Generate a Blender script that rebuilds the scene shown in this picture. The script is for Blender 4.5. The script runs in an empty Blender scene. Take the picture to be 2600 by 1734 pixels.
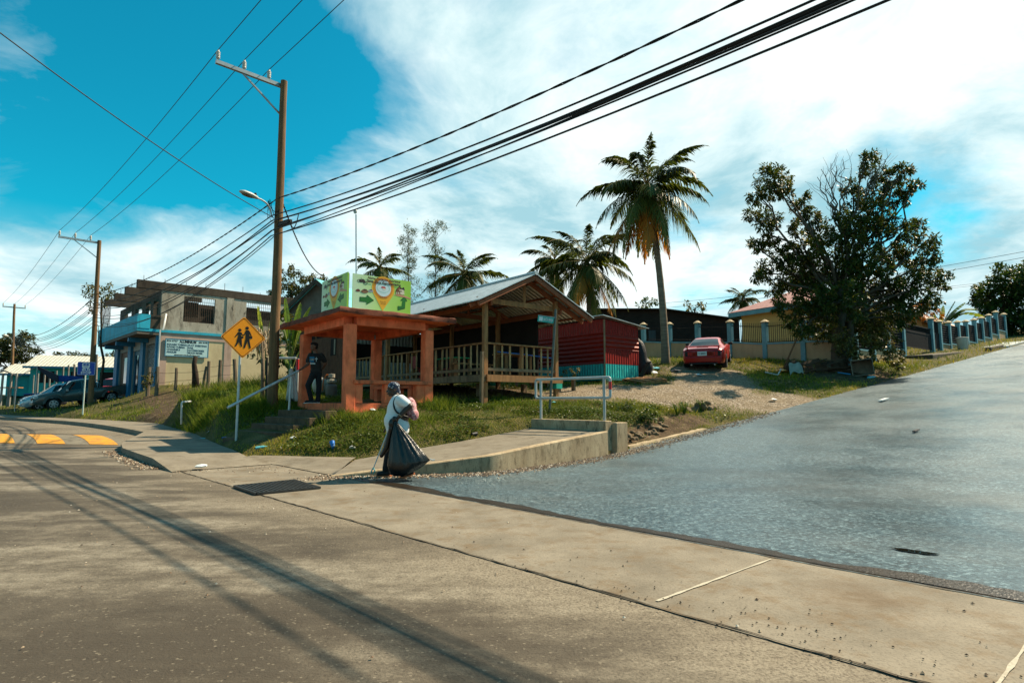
import bpy, bmesh, math, random
import numpy as np
from mathutils import Vector, Matrix, Euler
random.seed(7); rng = np.random.default_rng(7)
SC = bpy.context.scene
COL = SC.collection
R = math.radians
# ------------------------------------------------------------------ camera
F = 1500.0; CX = 1300.0; CY = 867.0; HC = 1.3; TH = math.atan(153 / F)
cam = bpy.data.cameras.new('camera'); co = bpy.data.objects.new('camera', cam); COL.objects.link(co)
co.location = (0, 0, HC); co.rotation_euler = (R(90) + TH, 0, 0)
cam.sensor_width = 36; cam.sensor_fit = 'HORIZONTAL'; cam.lens = F / 2600 * 36; cam.clip_end = 3000; cam.clip_start = .05
SC.camera = co
def ray(u, v):
    a = (u - CX) / F; b = (CY - v) / F
    return Vector((a, math.cos(TH) - b * math.sin(TH), math.sin(TH) + b * math.cos(TH)))
def P(u, v, Y):
    d = ray(u, v); t = Y / d.y
    return Vector((d.x * t, Y, HC + d.z * t))
def G(u, v, h):
    d = ray(u, v); t = (h - HC) / d.z
    return Vector((d.x * t, d.y * t, h))
# ------------------------------------------------------------------ frames
E = Vector((.697, -.717, 0)); N = Vector((.717, .697, 0))          # main road: E towards the near right, N across it
D2 = Vector((.78, .6258, 0)); N2 = Vector((-.6258, .78, 0)); O2 = Vector((2.2, 13.7, 0))   # side road
RR = Vector((.775, .632, 0)); LL = Vector((-.632, .775, 0)); Z = Vector((0, 0, 1))
def tn(t, n): return Vector((-E.x * t + N.x * n, -E.y * t + N.y * n, 0))
def sstep(x): x = np.clip(x, 0, 1); return x * x * (3 - 2 * x)
def base(x, y):
    t = -.697 * x + .717 * y
    p = (x - O2.x) * D2.x + (y - O2.y) * D2.y
    w = p + .3
    return .3 * sstep((t - 10) / 20) + .125 * (w + np.sqrt(w * w + 4)) / 2 - .012
# ------------------------------------------------------------------ land outline and heights
ramp_front = [Vector((-3.1, 10.3, 0)), Vector((-.40, 10.97, 0)), Vector((2.14, 13.4, 0))]
ramp_back = [Vector((-3.3, 12.6, 0)), Vector((-1.2, 13.7, 0)), Vector((.5, 15.2, 0))]
side_edge = [O2 + D2 * p for p in (0.6, 2.5, 5, 8, 12, 18, 25, 33, 42, 55, 75)]
kerb = [tn(12.2, 3.2), tn(12.9, 3.2), tn(17.2, 3.25), tn(22, 4.9), tn(33, 4.3), tn(52, 1.8), tn(95, -5)]
walk_back = [tn(13.2, 5.0), tn(15, 5.1), tn(20.9, 6.0), tn(27.3, 6.5), tn(33, 5.9), tn(42, 4.5), tn(55, 3.2), tn(95, -3)]
LAND = [v.copy() for v in reversed(walk_back)] + [Vector((-4.3, 12.75, 0))] + ramp_back + [Vector((1.1, 15.0, 0)), Vector((2.5, 14.0, 0))] + side_edge + \
       [Vector((90, 400, 0)), Vector((-400, 400, 0)), Vector((-400, 120, 0))]
LP = np.array([(v.x, v.y) for v in LAND])
def land_dist(x, y):
    x = np.asarray(x, float); y = np.asarray(y, float)
    d = np.full(x.shape, 1e9); ins = np.zeros(x.shape, bool)
    n = len(LP)
    for i in range(n):
        a = LP[i]; b = LP[(i + 1) % n]; ab = b - a
        t = np.clip(((x - a[0]) * ab[0] + (y - a[1]) * ab[1]) / (ab @ ab), 0, 1)
        d = np.minimum(d, np.hypot(x - a[0] - t * ab[0], y - a[1] - t * ab[1]))
        c = (a[1] > y) != (b[1] > y)
        with np.errstate(divide='ignore', invalid='ignore'):
            xi = a[0] + (y - a[1]) * ab[0] / (ab[1] if ab[1] else 1e-9)
        ins ^= c & (x < xi)
    return np.where(ins, d, -d)
CP = [(-6.3, 13.6, .2), (-3.4, 12.8, .2), (-1.2, 13.9, .42), (.4, 15.3, .66), (-5.0, 13.4, .25), (-4.4, 14.3, .75), (-3.2, 14.4, .8), (-1.9, 14.8, .85), (-.7, 15.6, .92),
      (-4.2, 15, 1.03), (-2.2, 16.6, 1.17), (-6.4, 17.6, 1.12), (-7.1, 17.5, 1.25), (-4.4, 17.8, 1.2), (-.81, 17.6, 1.22), (.8, 16.6, 1.08),
      (-3, 20.5, 1.6), (1.0, 19.5, 1.5), (1.8, 20.5, 1.65), (3.5, 22.3, 2.02), (5.1, 23.6, 2.15), (1.5, 25, 2.1), (2.9, 17.4, 1.12), (2.1, 16.0, .95), (4.1, 17.0, .98),
      (2.55, 14.55, .28), (3.4, 15.2, .36), (4.4, 16.1, .5),
      (6.2, 18.2, 1.0), (5.5, 20, 1.6), (7.5, 21.5, 1.85), (9.8, 25.9, 2.5), (8.5, 23.5, 2.15), (7.6, 29, 3.25), (9.8, 35.6, 4.0), (13, 30.4, 3.5), (15.2, 27.9, 3.35),
      (12.6, 28.2, 2.85), (11.8, 25.8, 2.5), (14.6, 26, 2.7), (17, 26.9, 2.8), (20, 29.5, 3.1), (26.2, 36.6, 4.4), (40, 47.6, 6.35), (33, 42, 5.4),
      (-21.3, 35.5, 2.35), (-17, 32.6, 2.1), (-16.6, 38, 2.6), (-13, 32, 2.35), (-8, 24, 1.8), (-6, 28, 2.2), (-2, 28, 2.3), (-12, 26, 1.9), (-10, 33, 2.5),
      (-11, 20.6, 1.45), (-9.3, 19.2, 1.3), (-8.4, 17, 1.0), (-12.6, 22.3, 1.5), (-7.6, 15.6, .62), (-8.0, 16.4, .75), (-9.6, 17.9, .75), (-12, 20.3, .95), (-14.6, 23.6, .6), (-15.6, 25.0, .62), (-17.2, 28.4, 1.0), (-14.9, 26.5, 1.1), (-15.5, 29, 1.6),
      (-21.0, 31, .72), (-19.6, 29.6, .72), (-24.0, 34.2, 1.2), (-28.5, 36.5, .78), (-25.3, 38.6, 1.3), (-21.5, 33.6, 1.45), (-30, 38.5, .75), (-27.5, 40.5, 1.25), (-22.5, 36.0, 1.6),
      (-53, 60, 1.9), (-45, 75, 2.6), (-36, 45, 1.1), (-30, 60, 2.4), (-16, 48, 3.2), (0, 45, 3.4), (12, 44, 4.6), (22, 42, 4.6), (0, 70, 4.5), (25, 70, 7), (60, 70, 9.5), (-100, 110, 3), (100, 180, 10), (0, 200, 5), (-200, 300, 4), (-80, 80, 2.0)]
for p in (2.5, 5, 8, 12, 18, 25, 33, 45, 60):
    q = O2 + D2 * p + N2 * .5; CP.append((q.x, q.y, float(base(q.x, q.y)) + .03))
for t, n in ((13, 5.3), (17, 5.8), (21, 6.4), (27, 6.9), (33, 6.3), (42, 4.9), (55, 3.6), (75, 1)):
    q = tn(t, n); CP.append((q.x, q.y, float(base(q.x, q.y)) + .17))
CA = np.array(CP)
_res = CA[:, 2] - base(CA[:, 0], CA[:, 1])
_A = np.hypot(CA[:, None, 0] - CA[None, :, 0], CA[:, None, 1] - CA[None, :, 1])
_n = len(CA); _M = np.zeros((_n + 1, _n + 1)); _M[:_n, :_n] = _A + np.eye(_n) * -.15; _M[:_n, _n] = 1; _M[_n, :_n] = 1
_w = np.linalg.solve(_M, np.append(_res, 0))
def hgt(x, y):
    x = np.asarray(x, float); y = np.asarray(y, float); sh = x.shape
    x = x.ravel(); y = y.ravel(); out = np.full(x.shape, _w[_n])
    for i in range(_n):
        out += _w[i] * np.hypot(x - CA[i, 0], y - CA[i, 1])
    d = land_dist(x, y)
    far = sstep((np.hypot(x, y) - 60) / 150)
    out = np.clip(out, -.05, 6)
    b = base(x, y); b = b + (np.minimum(b, 10) - b) * 1.0
    h = b + sstep((d + .12) / .5) * out
    h = np.where(d < -.12, b - .07, h)
    nz = np.sin(x * 2.3 + 1.3 * np.sin(y * 1.7)) * np.sin(y * 2.9 + x) * .025
    h = h + nz * sstep(d / .6)
    return h.reshape(sh)
def hz(x, y): return float(hgt(np.array([x]), np.array([y]))[0])
def at(u, Y, dz=0.0):
    x = P(u, 1000, Y).x
    return Vector((x, Y, hz(x, Y) + dz))
# ------------------------------------------------------------------ materials
def new_mat(name):
    m = bpy.data.materials.new(name); m.use_nodes = True
    nt = m.node_tree; return m, nt, nt.nodes['Principled BSDF']
def lnk(nt, a, b): nt.links.new(a, b)
def coords(nt, kind='Object', scale=(1, 1, 1)):
    tc = nt.nodes.new('ShaderNodeTexCoord'); mp = nt.nodes.new('ShaderNodeMapping'); mp.inputs['Scale'].default_value = scale
    if kind == 'World':
        g = nt.nodes.new('ShaderNodeNewGeometry'); lnk(nt, g.outputs['Position'], mp.inputs['Vector'])
    else: lnk(nt, tc.outputs[kind], mp.inputs['Vector'])
    return mp.outputs['Vector']
def noise(nt, vec, scale, detail=5, rough=.55):
    n = nt.nodes.new('ShaderNodeTexNoise'); n.inputs['Scale'].default_value = scale; n.inputs['Detail'].default_value = detail; n.inputs['Roughness'].default_value = rough
    if vec is not None: lnk(nt, vec, n.inputs['Vector'])
    return n.outputs['Fac']
def ramp(nt, fac, stops):
    r = nt.nodes.new('ShaderNodeValToRGB'); e = r.color_ramp.elements
    while len(e) < len(stops): e.new(.5)
    for k, (p, c) in enumerate(stops):
        e[k].position = p; e[k].color = (c if isinstance(c, tuple) else (c, c, c)) + (1,)
    lnk(nt, fac, r.inputs['Fac']); return r.outputs['Color']
def mix(nt, fac, a, b, mode='MIX'):
    m = nt.nodes.new('ShaderNodeMix'); m.data_type = 'RGBA'; m.blend_type = mode
    for sock, val in ((m.inputs[0], fac), (m.inputs[6], a), (m.inputs[7], b)):
        if isinstance(val, (int, float)): sock.default_value = val
        elif isinstance(val, tuple): sock.default_value = val + (1,)
        else: lnk(nt, val, sock)
    return m.outputs[2]
def math_(nt, op, a, b=None):
    m = nt.nodes.new('ShaderNodeMath'); m.operation = op
    for i, v in enumerate((a, b)):
        if v is None: continue
        if isinstance(v, (int, float)): m.inputs[i].default_value = v
        else: lnk(nt, v, m.inputs[i])
    return m.outputs[0]
def bump(nt, bs, h, strength=.3, dist=.02):
    b = nt.nodes.new('ShaderNodeBump'); b.inputs['Strength'].default_value = strength; b.inputs['Distance'].default_value = dist
    lnk(nt, h, b.inputs['Height']); lnk(nt, b.outputs[0], bs.inputs['Normal'])
MATS = {}
def M(name, col, rough=.6, var=.25, scale=4, bmp=.15, bd=.01, metal=0, stretch=(1, 1, 1), dirt=None, dirt_amt=.5, dscale=1.5, spec=.28, kind='Object', coat=0, trans=0):
    if name in MATS: return MATS[name]
    m, nt, b = new_mat(name); MATS[name] = m
    vec = coords(nt, kind, stretch)
    n1 = noise(nt, vec, scale, 6)
    lo = tuple(max(0, c * (1 - var)) for c in col); hi = tuple(min(1, c * (1 + var)) for c in col)
    c = ramp(nt, n1, [(.3, lo), (.7, hi)])
    if dirt is not None:
        n2 = noise(nt, coords(nt, kind, (1.6, 1.6, .55)), dscale, 8, .7)
        f = ramp(nt, n2, [(.47, 0.0), (.66, 1.0)])
        c = mix(nt, math_(nt, 'MULTIPLY', f, dirt_amt), c, dirt)
    lnk(nt, c, b.inputs['Base Color'])
    b.inputs['Roughness'].default_value = rough; b.inputs['Metallic'].default_value = metal; b.inputs['Specular IOR Level'].default_value = spec
    if coat: b.inputs['Coat Weight'].default_value = coat; b.inputs['Coat Roughness'].default_value = .06
    if bmp: bump(nt, b, noise(nt, vec, scale * 6, 4), bmp, bd)
    return m
def corrugated(name, col, period=.09, axis=0, rough=.45, metal=.0, depth=.02, dirt=None, dirt_amt=.6, dscale=2.0, var=.2):
    m, nt, b = new_mat(name); MATS[name] = m
    tc = nt.nodes.new('ShaderNodeTexCoord'); sp = nt.nodes.new('ShaderNodeSeparateXYZ'); lnk(nt, tc.outputs['UV'], sp.inputs[0])
    w = math_(nt, 'SINE', math_(nt, 'MULTIPLY', sp.outputs[axis], 2 * math.pi / period))
    n1 = noise(nt, coords(nt, 'Object'), dscale * 2.5, 6)
    c = ramp(nt, n1, [(.3, tuple(x * (1 - var) for x in col)), (.7, tuple(min(1, x * (1 + var)) for x in col))])
    if dirt is not None:
        f = ramp(nt, noise(nt, coords(nt, 'UV', (1, 3, 1) if axis else (3, 1, 1)), dscale, 7, .7), [(.48, 0.0), (.68, 1.0)])
        c = mix(nt, math_(nt, 'MULTIPLY', f, dirt_amt), c, dirt)
    lnk(nt, c, b.inputs['Base Color']); b.inputs['Roughness'].default_value = rough; b.inputs['Metallic'].default_value = metal; b.inputs['Specular IOR Level'].default_value = .22
    bump(nt, b, w, .8, depth)
    return m
def leafmat(name, c1, c2, c3, trans=.25, rough=.45):
    m, nt, b = new_mat(name); MATS[name] = m
    oi = nt.nodes.new('ShaderNodeAttribute'); oi.attribute_name = 'tone'
    c = ramp(nt, oi.outputs['Fac'], [(0.0, c1), (.55, c2), (1.0, c3)])
    lnk(nt, c, b.inputs['Base Color']); b.inputs['Roughness'].default_value = rough; b.inputs['Specular IOR Level'].default_value = .22
    tr = nt.nodes.new('ShaderNodeBsdfTranslucent'); lnk(nt, mix(nt, 1.0, c, (1.25, 1.15, .55), 'MULTIPLY'), tr.inputs['Color'])
    ms = nt.nodes.new('ShaderNodeMixShader'); ms.inputs[0].default_value = trans
    lnk(nt, b.outputs[0], ms.inputs[1]); lnk(nt, tr.outputs[0], ms.inputs[2]); lnk(nt, ms.outputs[0], nt.nodes['Material Output'].inputs['Surface'])
    return m
def glass(name, col=(.01, .015, .02), rough=.05):
    m, nt, b = new_mat(name); MATS[name] = m
    b.inputs['Base Color'].default_value = col + (1,); b.inputs['Roughness'].default_value = rough; b.inputs['Specular IOR Level'].default_value = .4
    return m
# ------------------------------------------------------------------ mesh builder
def children(o): return list(o.children)
def tag(o, label=None, cat=None, group=None, kind=None):
    if label: o['label'] = label
    if cat: o['category'] = cat
    if group: o['group'] = group
    if kind: o['kind'] = kind
    return o
def thing(name, label, cat, loc=(0, 0, 0), rz=0, group=None):
    o = bpy.data.objects.new(name, None); COL.objects.link(o); o.location = loc; o.rotation_euler = (0, 0, rz); o.empty_display_size = .2
    return tag(o, label, cat, group)
def rootless(o):
    while o.parent: o = o.parent
    return o
class MB:
    def __init__(s): s.v = []; s.f = []; s.m = []; s.uv = {}
    def add(s, vs, fs, mi=0):
        o = len(s.v); s.v += [tuple(p) for p in vs]; s.f += [tuple(i + o for i in f) for f in fs]; s.m += [mi] * len(fs); return o
    def box(s, c, sz, rz=0, mat=None, mi=0):
        x, y, z = sz[0] / 2, sz[1] / 2, sz[2] / 2
        vs = [Vector((a, b, d)) for d in (-z, z) for a, b in ((-x, -y), (x, -y), (x, y), (-x, y))]
        m = mat if mat is not None else Matrix.Rotation(rz, 4, 'Z')
        s.add([m @ p + Vector(c) for p in vs], [(3, 2, 1, 0), (4, 5, 6, 7), (0, 1, 5, 4), (1, 2, 6, 5), (2, 3, 7, 6), (3, 0, 4, 7)], mi); return s
    def obox(s, o, a, b, c, mi=0):
        "box from corner o with edge vectors a, b, c"
        o = Vector(o); vs = [o, o + a, o + a + b, o + b, o + c, o + a + c, o + a + b + c, o + b + c]
        fs = [(3, 2, 1, 0), (4, 5, 6, 7), (0, 1, 5, 4), (1, 2, 6, 5), (2, 3, 7, 6), (3, 0, 4, 7)]
        if a.cross(b).dot(c) < 0: fs = [f[::-1] for f in fs]
        s.add(vs, fs, mi); return s
    def bar(s, p, q, w, h=None, mi=0, up=(0, 0, 1)):
        p = Vector(p); q = Vector(q); h = h or w; d = (q - p); L = d.length
        if L < 1e-6: return s
        d /= L; up = Vector(up)
        if abs(d.dot(up)) > .98: up = Vector((1, 0, 0))
        sx = d.cross(up).normalized(); sz = sx.cross(d)
        s.obox(p - sx * w / 2 - sz * h / 2, sx * w, d * L, sz * h, mi); return s
    def tube(s, pts, r, n=8, cap=True, mi=0):
        pts = [Vector(p) for p in pts]; rs = r if isinstance(r, (list, tuple)) else [r] * len(pts)
        o = len(s.v); prev = None; k = len(pts)
        for i, p in enumerate(pts):
            d = (pts[min(i + 1, k - 1)] - pts[max(i - 1, 0)])
            d = d.normalized() if d.length > 1e-9 else Vector((0, 0, 1))
            if prev is None:
                a = d.cross(Vector((0, 0, 1)));  a = a if a.length > .05 else d.cross(Vector((1, 0, 0)))
            else: a = prev - d * prev.dot(d)
            a.normalize(); prev = a; b = d.cross(a)
            for j in range(n):
                t = 2 * math.pi * j / n; s.v.append(tuple(p + (a * math.cos(t) + b * math.sin(t)) * rs[i]))
        for i in range(k - 1):
            for j in range(n):
                s.f.append((o + i * n + j, o + i * n + (j + 1) % n, o + (i + 1) * n + (j + 1) % n, o + (i + 1) * n + j)); s.m.append(mi)
        if cap:
            s.f.append(tuple(o + j for j in reversed(range(n)))); s.f.append(tuple(o + (k - 1) * n + j for j in range(n))); s.m += [mi, mi]
        return s
    def lathe(s, prof, c=(0, 0, 0), n=16, axis=None, mi=0, cap=True):
        m = Matrix.Identity(3)
        if axis is not None: m = Vector((0, 0, 1)).rotation_difference(Vector(axis)).to_matrix()
        o = len(s.v); c = Vector(c)
        for r, z in prof:
            for j in range(n):
                t = 2 * math.pi * j / n; s.v.append(tuple(c + m @ Vector((r * math.cos(t), r * math.sin(t), z))))
        for i in range(len(prof) - 1):
            for j in range(n):
                s.f.append((o + i * n + j, o + i * n + (j + 1) % n, o + (i + 1) * n + (j + 1) % n, o + (i + 1) * n + j)); s.m.append(mi)
        if cap: s.f.append(tuple(o + j for j in reversed(range(n)))); s.f.append(tuple(o + (len(prof) - 1) * n + j for j in range(n))); s.m += [mi, mi]
        return s
    def prism(s, poly, vec, mi=0):
        n = len(poly); poly = [Vector(p) for p in poly]; vec = Vector(vec)
        nrm = sum(((poly[i] - poly[0]).cross(poly[(i + 1) % n] - poly[0]) for i in range(1, n)), Vector())
        if nrm.dot(vec) > 0: poly = poly[::-1]
        s.add(poly + [p + vec for p in poly], [tuple(range(n)), tuple(range(2 * n - 1, n - 1, -1))] + [(i, i + n, (i + 1) % n + n, (i + 1) % n) for i in range(n)], mi); return s
    def loft(s, rings, closed=True, cap=False, mi=0):
        o = len(s.v); n = len(rings[0])
        for r in rings: s.v += [tuple(p) for p in r]
        for i in range(len(rings) - 1):
            for j in range(n if closed else n - 1):
                s.f.append((o + i * n + j, o + i * n + (j + 1) % n, o + (i + 1) * n + (j + 1) % n, o + (i + 1) * n + j)); s.m.append(mi)
        if cap:
            s.f.append(tuple(o + j for j in reversed(range(n)))); s.f.append(tuple(o + (len(rings) - 1) * n + j for j in range(n))); s.m += [mi, mi]
        return s
    def ell(s, c, r, n=12, k=8, mat=None):
        rings = []
        for i in range(k + 1):
            a = -math.pi / 2 + math.pi * i / k; rr = max(math.cos(a), .02)
            ring = [Vector((r[0] * rr * math.cos(2 * math.pi * j / n), r[1] * rr * math.sin(2 * math.pi * j / n), r[2] * math.sin(a))) for j in range(n)]
            rings.append([(mat @ p if mat is not None else p) + Vector(c) for p in ring])
        return s.loft(rings, True, True)
    def sheet(s, o, a, b, t, uvscale=True, mi=0):
        "thin panel o + a,b with thickness vector t; UVs in metres on every face"
        s.obox(o, a, b, t, mi); return s
    def build(s, name, mats, parent=None, smooth=False, local=False, bev=0, uv=None, fix=True):
        me = bpy.data.meshes.new(name)
        off = Vector((0, 0, 0)); ob = bpy.data.objects.new(name, me)
        if not local:
            if parent is not None:
                par = parent; 
                while par is not None: off += Vector(par.location); par = par.parent
            else:
                a = np.array(s.v); off = Vector(((a[:, 0].min() + a[:, 0].max()) / 2, (a[:, 1].min() + a[:, 1].max()) / 2, a[:, 2].min())); ob.location = off
        me.from_pydata([(p[0] - off.x, p[1] - off.y, p[2] - off.z) for p in s.v], [], s.f)
        for m in (mats if isinstance(mats, (list, tuple)) else [mats]): me.materials.append(m)
        if any(s.m): me.polygons.foreach_set('material_index', s.m)
        me.validate()
        if bev > 0 or fix:
            bm = bmesh.new(); bm.from_mesh(me)
            if bev > 0:
                bmesh.ops.bevel(bm, geom=[e for e in bm.edges], offset=bev, segments=1, affect='EDGES', profile=.5)
            bmesh.ops.recalc_face_normals(bm, faces=bm.faces)
            bm.to_mesh(me); bm.free()
        if uv is not None:
            o, a, b = uv; l = me.uv_layers.new(name='UVMap')
            co_ = np.zeros(len(me.vertices) * 3); me.vertices.foreach_get('co', co_); co_ = co_.reshape(-1, 3) + np.array(off) - np.array(o)
            li = np.zeros(len(me.loops), int); me.loops.foreach_get('vertex_index', li)
            U = np.stack([co_ @ np.array(a), co_ @ np.array(b)], 1)[li]; l.data.foreach_set('uv', U.ravel())
        if smooth:
            me.polygons.foreach_set('use_smooth', [True] * len(me.polygons))
            if smooth != 2: me.set_sharp_from_angle(angle=R(40))
        COL.objects.link(ob)
        if parent is not None: ob.parent = parent
        return ob
def copy_tree(o, parent=None):
    c = o.copy(); COL.objects.link(c)
    if parent is not None: c.parent = parent
    for ch in children(o): copy_tree(ch, c)
    return c
def dup(o, loc, rz=None, label=None, group=None):
    c = copy_tree(o); c.location = loc
    if rz is not None: c.rotation_euler = (c.rotation_euler[0], c.rotation_euler[1], rz)
    return tag(c, label, None, group)
def np_mesh(name, verts, nface, size, mats, parent=None, tone=None, loc=None, midx=None, smooth=False):
    "mesh of independent faces: verts (nface*size,3)"
    me = bpy.data.meshes.new(name); nv = nface * size
    me.vertices.add(nv); off = np.array(loc if loc is not None else (0, 0, 0), float)
    me.vertices.foreach_set('co', (verts.reshape(-1, 3) - off).ravel())
    me.loops.add(nv); me.loops.foreach_set('vertex_index', np.arange(nv, dtype=np.int32))
    me.polygons.add(nface); me.polygons.foreach_set('loop_start', np.arange(0, nv, size, dtype=np.int32)); 
    for m in (mats if isinstance(mats, (list, tuple)) else [mats]): me.materials.append(m)
    if midx is not None: me.polygons.foreach_set('material_index', midx)
    if tone is not None:
        a = me.attributes.new('tone', 'FLOAT', 'FACE'); a.data.foreach_set('value', tone.astype(np.float32))
    me.update(calc_edges=True)
    ob = bpy.data.objects.new(name, me); COL.objects.link(ob)
    if parent is not None: ob.parent = parent
    elif loc is not None: ob.location = loc
    return ob
_fonts = {}
def lettering(txt, o, a, b, height, mat, parent, align='LEFT', name='lettering', width=None, shear=0, depth=.002, local=False, nrm=None, squeeze=None, bold=0):
    "flat raised lettering; o baseline origin, a reading direction, b up"
    cu = bpy.data.curves.new(name, 'FONT'); cu.body = txt; cu.size = 1; cu.align_x = align; cu.shear = shear; cu.resolution_u = 2; cu.offset = bold
    to = bpy.data.objects.new(name, cu); COL.objects.link(to)
    dg = bpy.context.evaluated_depsgraph_get(); dg.update()
    me = bpy.data.meshes.new_from_object(to.evaluated_get(dg)); bpy.data.objects.remove(to); bpy.data.curves.remove(cu)
    a = Vector(a).normalized(); b = Vector(b).normalized(); n = a.cross(b)
    k = height / .7; kx = k
    if width is not None and len(me.vertices):
        xs = [v.co.x for v in me.vertices]; kx = width / max(1e-6, (max(xs) - min(xs)))
    off = Vector((0, 0, 0))
    if not local:
        par = parent
        while par is not None: off += Vector(par.location); par = par.parent
    for v in me.vertices: v.co = Vector(o) + a * v.co.x * kx + b * v.co.y * k + n * depth - off
    me.name = name; me.materials.clear(); me.materials.append(mat)
    ob = bpy.data.objects.new(name, me); COL.objects.link(ob); ob.parent = parent
    return ob
def blob(name, parts, mat, parent, voxel=.02, smooth=4, local=True, rings=None):
    "one continuous skin round tapered limbs (p,r,q,s) and ellipsoids (c,(rx,ry,rz)[,matrix])"
    mb = MB()
    if rings: mb.loft(rings, True, True)
    for q in parts:
        if len(q) == 4 and not isinstance(q[1], (tuple, list)):
            p, r, e, s_ = q; p = Vector(p); e = Vector(e); d = (e - p); L = max(d.length, 1e-4); d /= L
            pts = []; rs = []
            for k in range(5):
                a = math.pi / 2 * (1 - k / 4); pts.append(p - d * r * math.sin(a)); rs.append(max(r * math.cos(a), r * .05))
            for k in range(1, 5):
                pts.append(p + d * L * k / 5); rs.append(r + (s_ - r) * k / 5)
            for k in range(5):
                a = math.pi / 2 * k / 4; pts.append(e + d * s_ * math.sin(a)); rs.append(max(s_ * math.cos(a), s_ * .05))
            mb.tube(pts, rs, 12)
        else:
            mb.ell(q[0], q[1], 16, 10, q[2] if len(q) > 2 else None)
    ob = mb.build(name, mat, parent, local=local)
    md = ob.modifiers.new('r', 'REMESH'); md.mode = 'VOXEL'; md.voxel_size = voxel; md.use_smooth_shade = True
    if smooth:
        ms = ob.modifiers.new('s', 'SMOOTH'); ms.iterations = smooth; ms.factor = .5
    dg = bpy.context.evaluated_depsgraph_get(); dg.update()
    me = bpy.data.meshes.new_from_object(ob.evaluated_get(dg)); ob.modifiers.clear(); old = ob.data; ob.data = me; me.name = name; bpy.data.meshes.remove(old)
    if not len(me.materials): me.materials.append(mat)
    return ob
# ------------------------------------------------------------------ sky and sun
SUN_AZ = 62.0; SUN_EL = 48.0
sv = Vector((math.sin(R(SUN_AZ)) * math.cos(R(SUN_EL)), math.cos(R(SUN_AZ)) * math.cos(R(SUN_EL)), math.sin(R(SUN_EL))))
w = bpy.data.worlds.new('World'); SC.world = w; w.use_nodes = True; nt = w.node_tree
bg = nt.nodes['Background']; bg.inputs['Strength'].default_value = .055
sky = nt.nodes.new('ShaderNodeTexSky'); sky.sky_type = 'NISHITA'; sky.sun_disc = False; sky.sun_elevation = R(SUN_EL); sky.sun_rotation = R(SUN_AZ)
sky.air_density = 1.0; sky.dust_density = .3; sky.ozone_density = 2.0
blue = mix(nt, 1.0, sky.outputs[0], (.05, 1.40, 1.30), 'MULTIPLY')
tc = nt.nodes.new('ShaderNodeTexCoord'); sp = nt.nodes.new('ShaderNodeSeparateXYZ'); lnk(nt, tc.outputs['Generated'], sp.inputs[0])
zz = math_(nt, 'ADD', math_(nt, 'MAXIMUM', sp.outputs[2], 0.0), .22)
cb = nt.nodes.new('ShaderNodeCombineXYZ'); lnk(nt, math_(nt, 'DIVIDE', sp.outputs[0], zz), cb.inputs[0]); lnk(nt, math_(nt, 'DIVIDE', sp.outputs[1], zz), cb.inputs[1])
mp = nt.nodes.new('ShaderNodeMapping'); mp.inputs['Location'].default_value = (3.1, 1.7, .4); lnk(nt, cb.outputs[0], mp.inputs[0])
wn = nt.nodes.new('ShaderNodeTexNoise'); wn.inputs['Scale'].default_value = 1.1; wn.inputs['Detail'].default_value = 3; lnk(nt, mp.outputs[0], wn.inputs['Vector'])
wv = nt.nodes.new('ShaderNodeVectorMath'); wv.operation = 'MULTIPLY_ADD'; lnk(nt, wn.outputs['Color'], wv.inputs[0]); wv.inputs[1].default_value = (.55, .55, .2); lnk(nt, mp.outputs[0], wv.inputs[2])
n1 = noise(nt, wv.outputs[0], 1.15, 10, .56)
n2 = noise(nt, wv.outputs[0], 2.6, 10, .62)
def blobdir(u, v, k, amp):
    "1 in the direction of a place in the sky, falling off with the angle"
    d = ray(u, v).normalized()
    dp = nt.nodes.new('ShaderNodeVectorMath'); dp.operation = 'DOT_PRODUCT'; nz_ = nt.nodes.new('ShaderNodeVectorMath'); nz_.operation = 'NORMALIZE'
    lnk(nt, tc.outputs['Generated'], nz_.inputs[0]); lnk(nt, nz_.outputs[0], dp.inputs[0]); dp.inputs[1].default_value = d
    return math_(nt, 'MULTIPLY', math_(nt, 'POWER', math_(nt, 'MAXIMUM', dp.outputs['Value'], 0.0), k), amp)
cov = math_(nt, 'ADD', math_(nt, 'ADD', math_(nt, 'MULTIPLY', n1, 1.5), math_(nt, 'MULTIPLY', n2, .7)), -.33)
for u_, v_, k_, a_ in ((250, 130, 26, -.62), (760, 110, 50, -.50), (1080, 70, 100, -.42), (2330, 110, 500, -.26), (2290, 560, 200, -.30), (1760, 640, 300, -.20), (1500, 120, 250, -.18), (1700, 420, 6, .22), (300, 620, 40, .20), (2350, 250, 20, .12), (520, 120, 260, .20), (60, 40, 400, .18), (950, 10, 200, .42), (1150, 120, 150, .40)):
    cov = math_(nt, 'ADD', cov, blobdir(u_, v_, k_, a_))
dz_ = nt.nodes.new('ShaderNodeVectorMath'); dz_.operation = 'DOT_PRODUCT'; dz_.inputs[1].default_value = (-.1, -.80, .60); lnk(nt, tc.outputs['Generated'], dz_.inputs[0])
cov = math_(nt, 'ADD', cov, math_(nt, 'MULTIPLY', ramp(nt, dz_.outputs['Value'], [(.02, 0.0), (.45, 1.0)]), -.36))  # unseen sky behind and overhead kept clear of cloud to darken the fill
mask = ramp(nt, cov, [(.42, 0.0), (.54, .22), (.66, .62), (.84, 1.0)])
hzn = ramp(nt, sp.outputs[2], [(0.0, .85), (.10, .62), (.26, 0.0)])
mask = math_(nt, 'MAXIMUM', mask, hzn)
shade = ramp(nt, noise(nt, wv.outputs[0], 1.5, 10, .62), [(.38, (3.6, 6.3, 7.1)), (.48, (6.6, 8.6, 8.9)), (.58, (9.3, 10.4, 10.3))])
lnk(nt, mix(nt, mask, blue, shade), bg.inputs['Color'])
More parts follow.
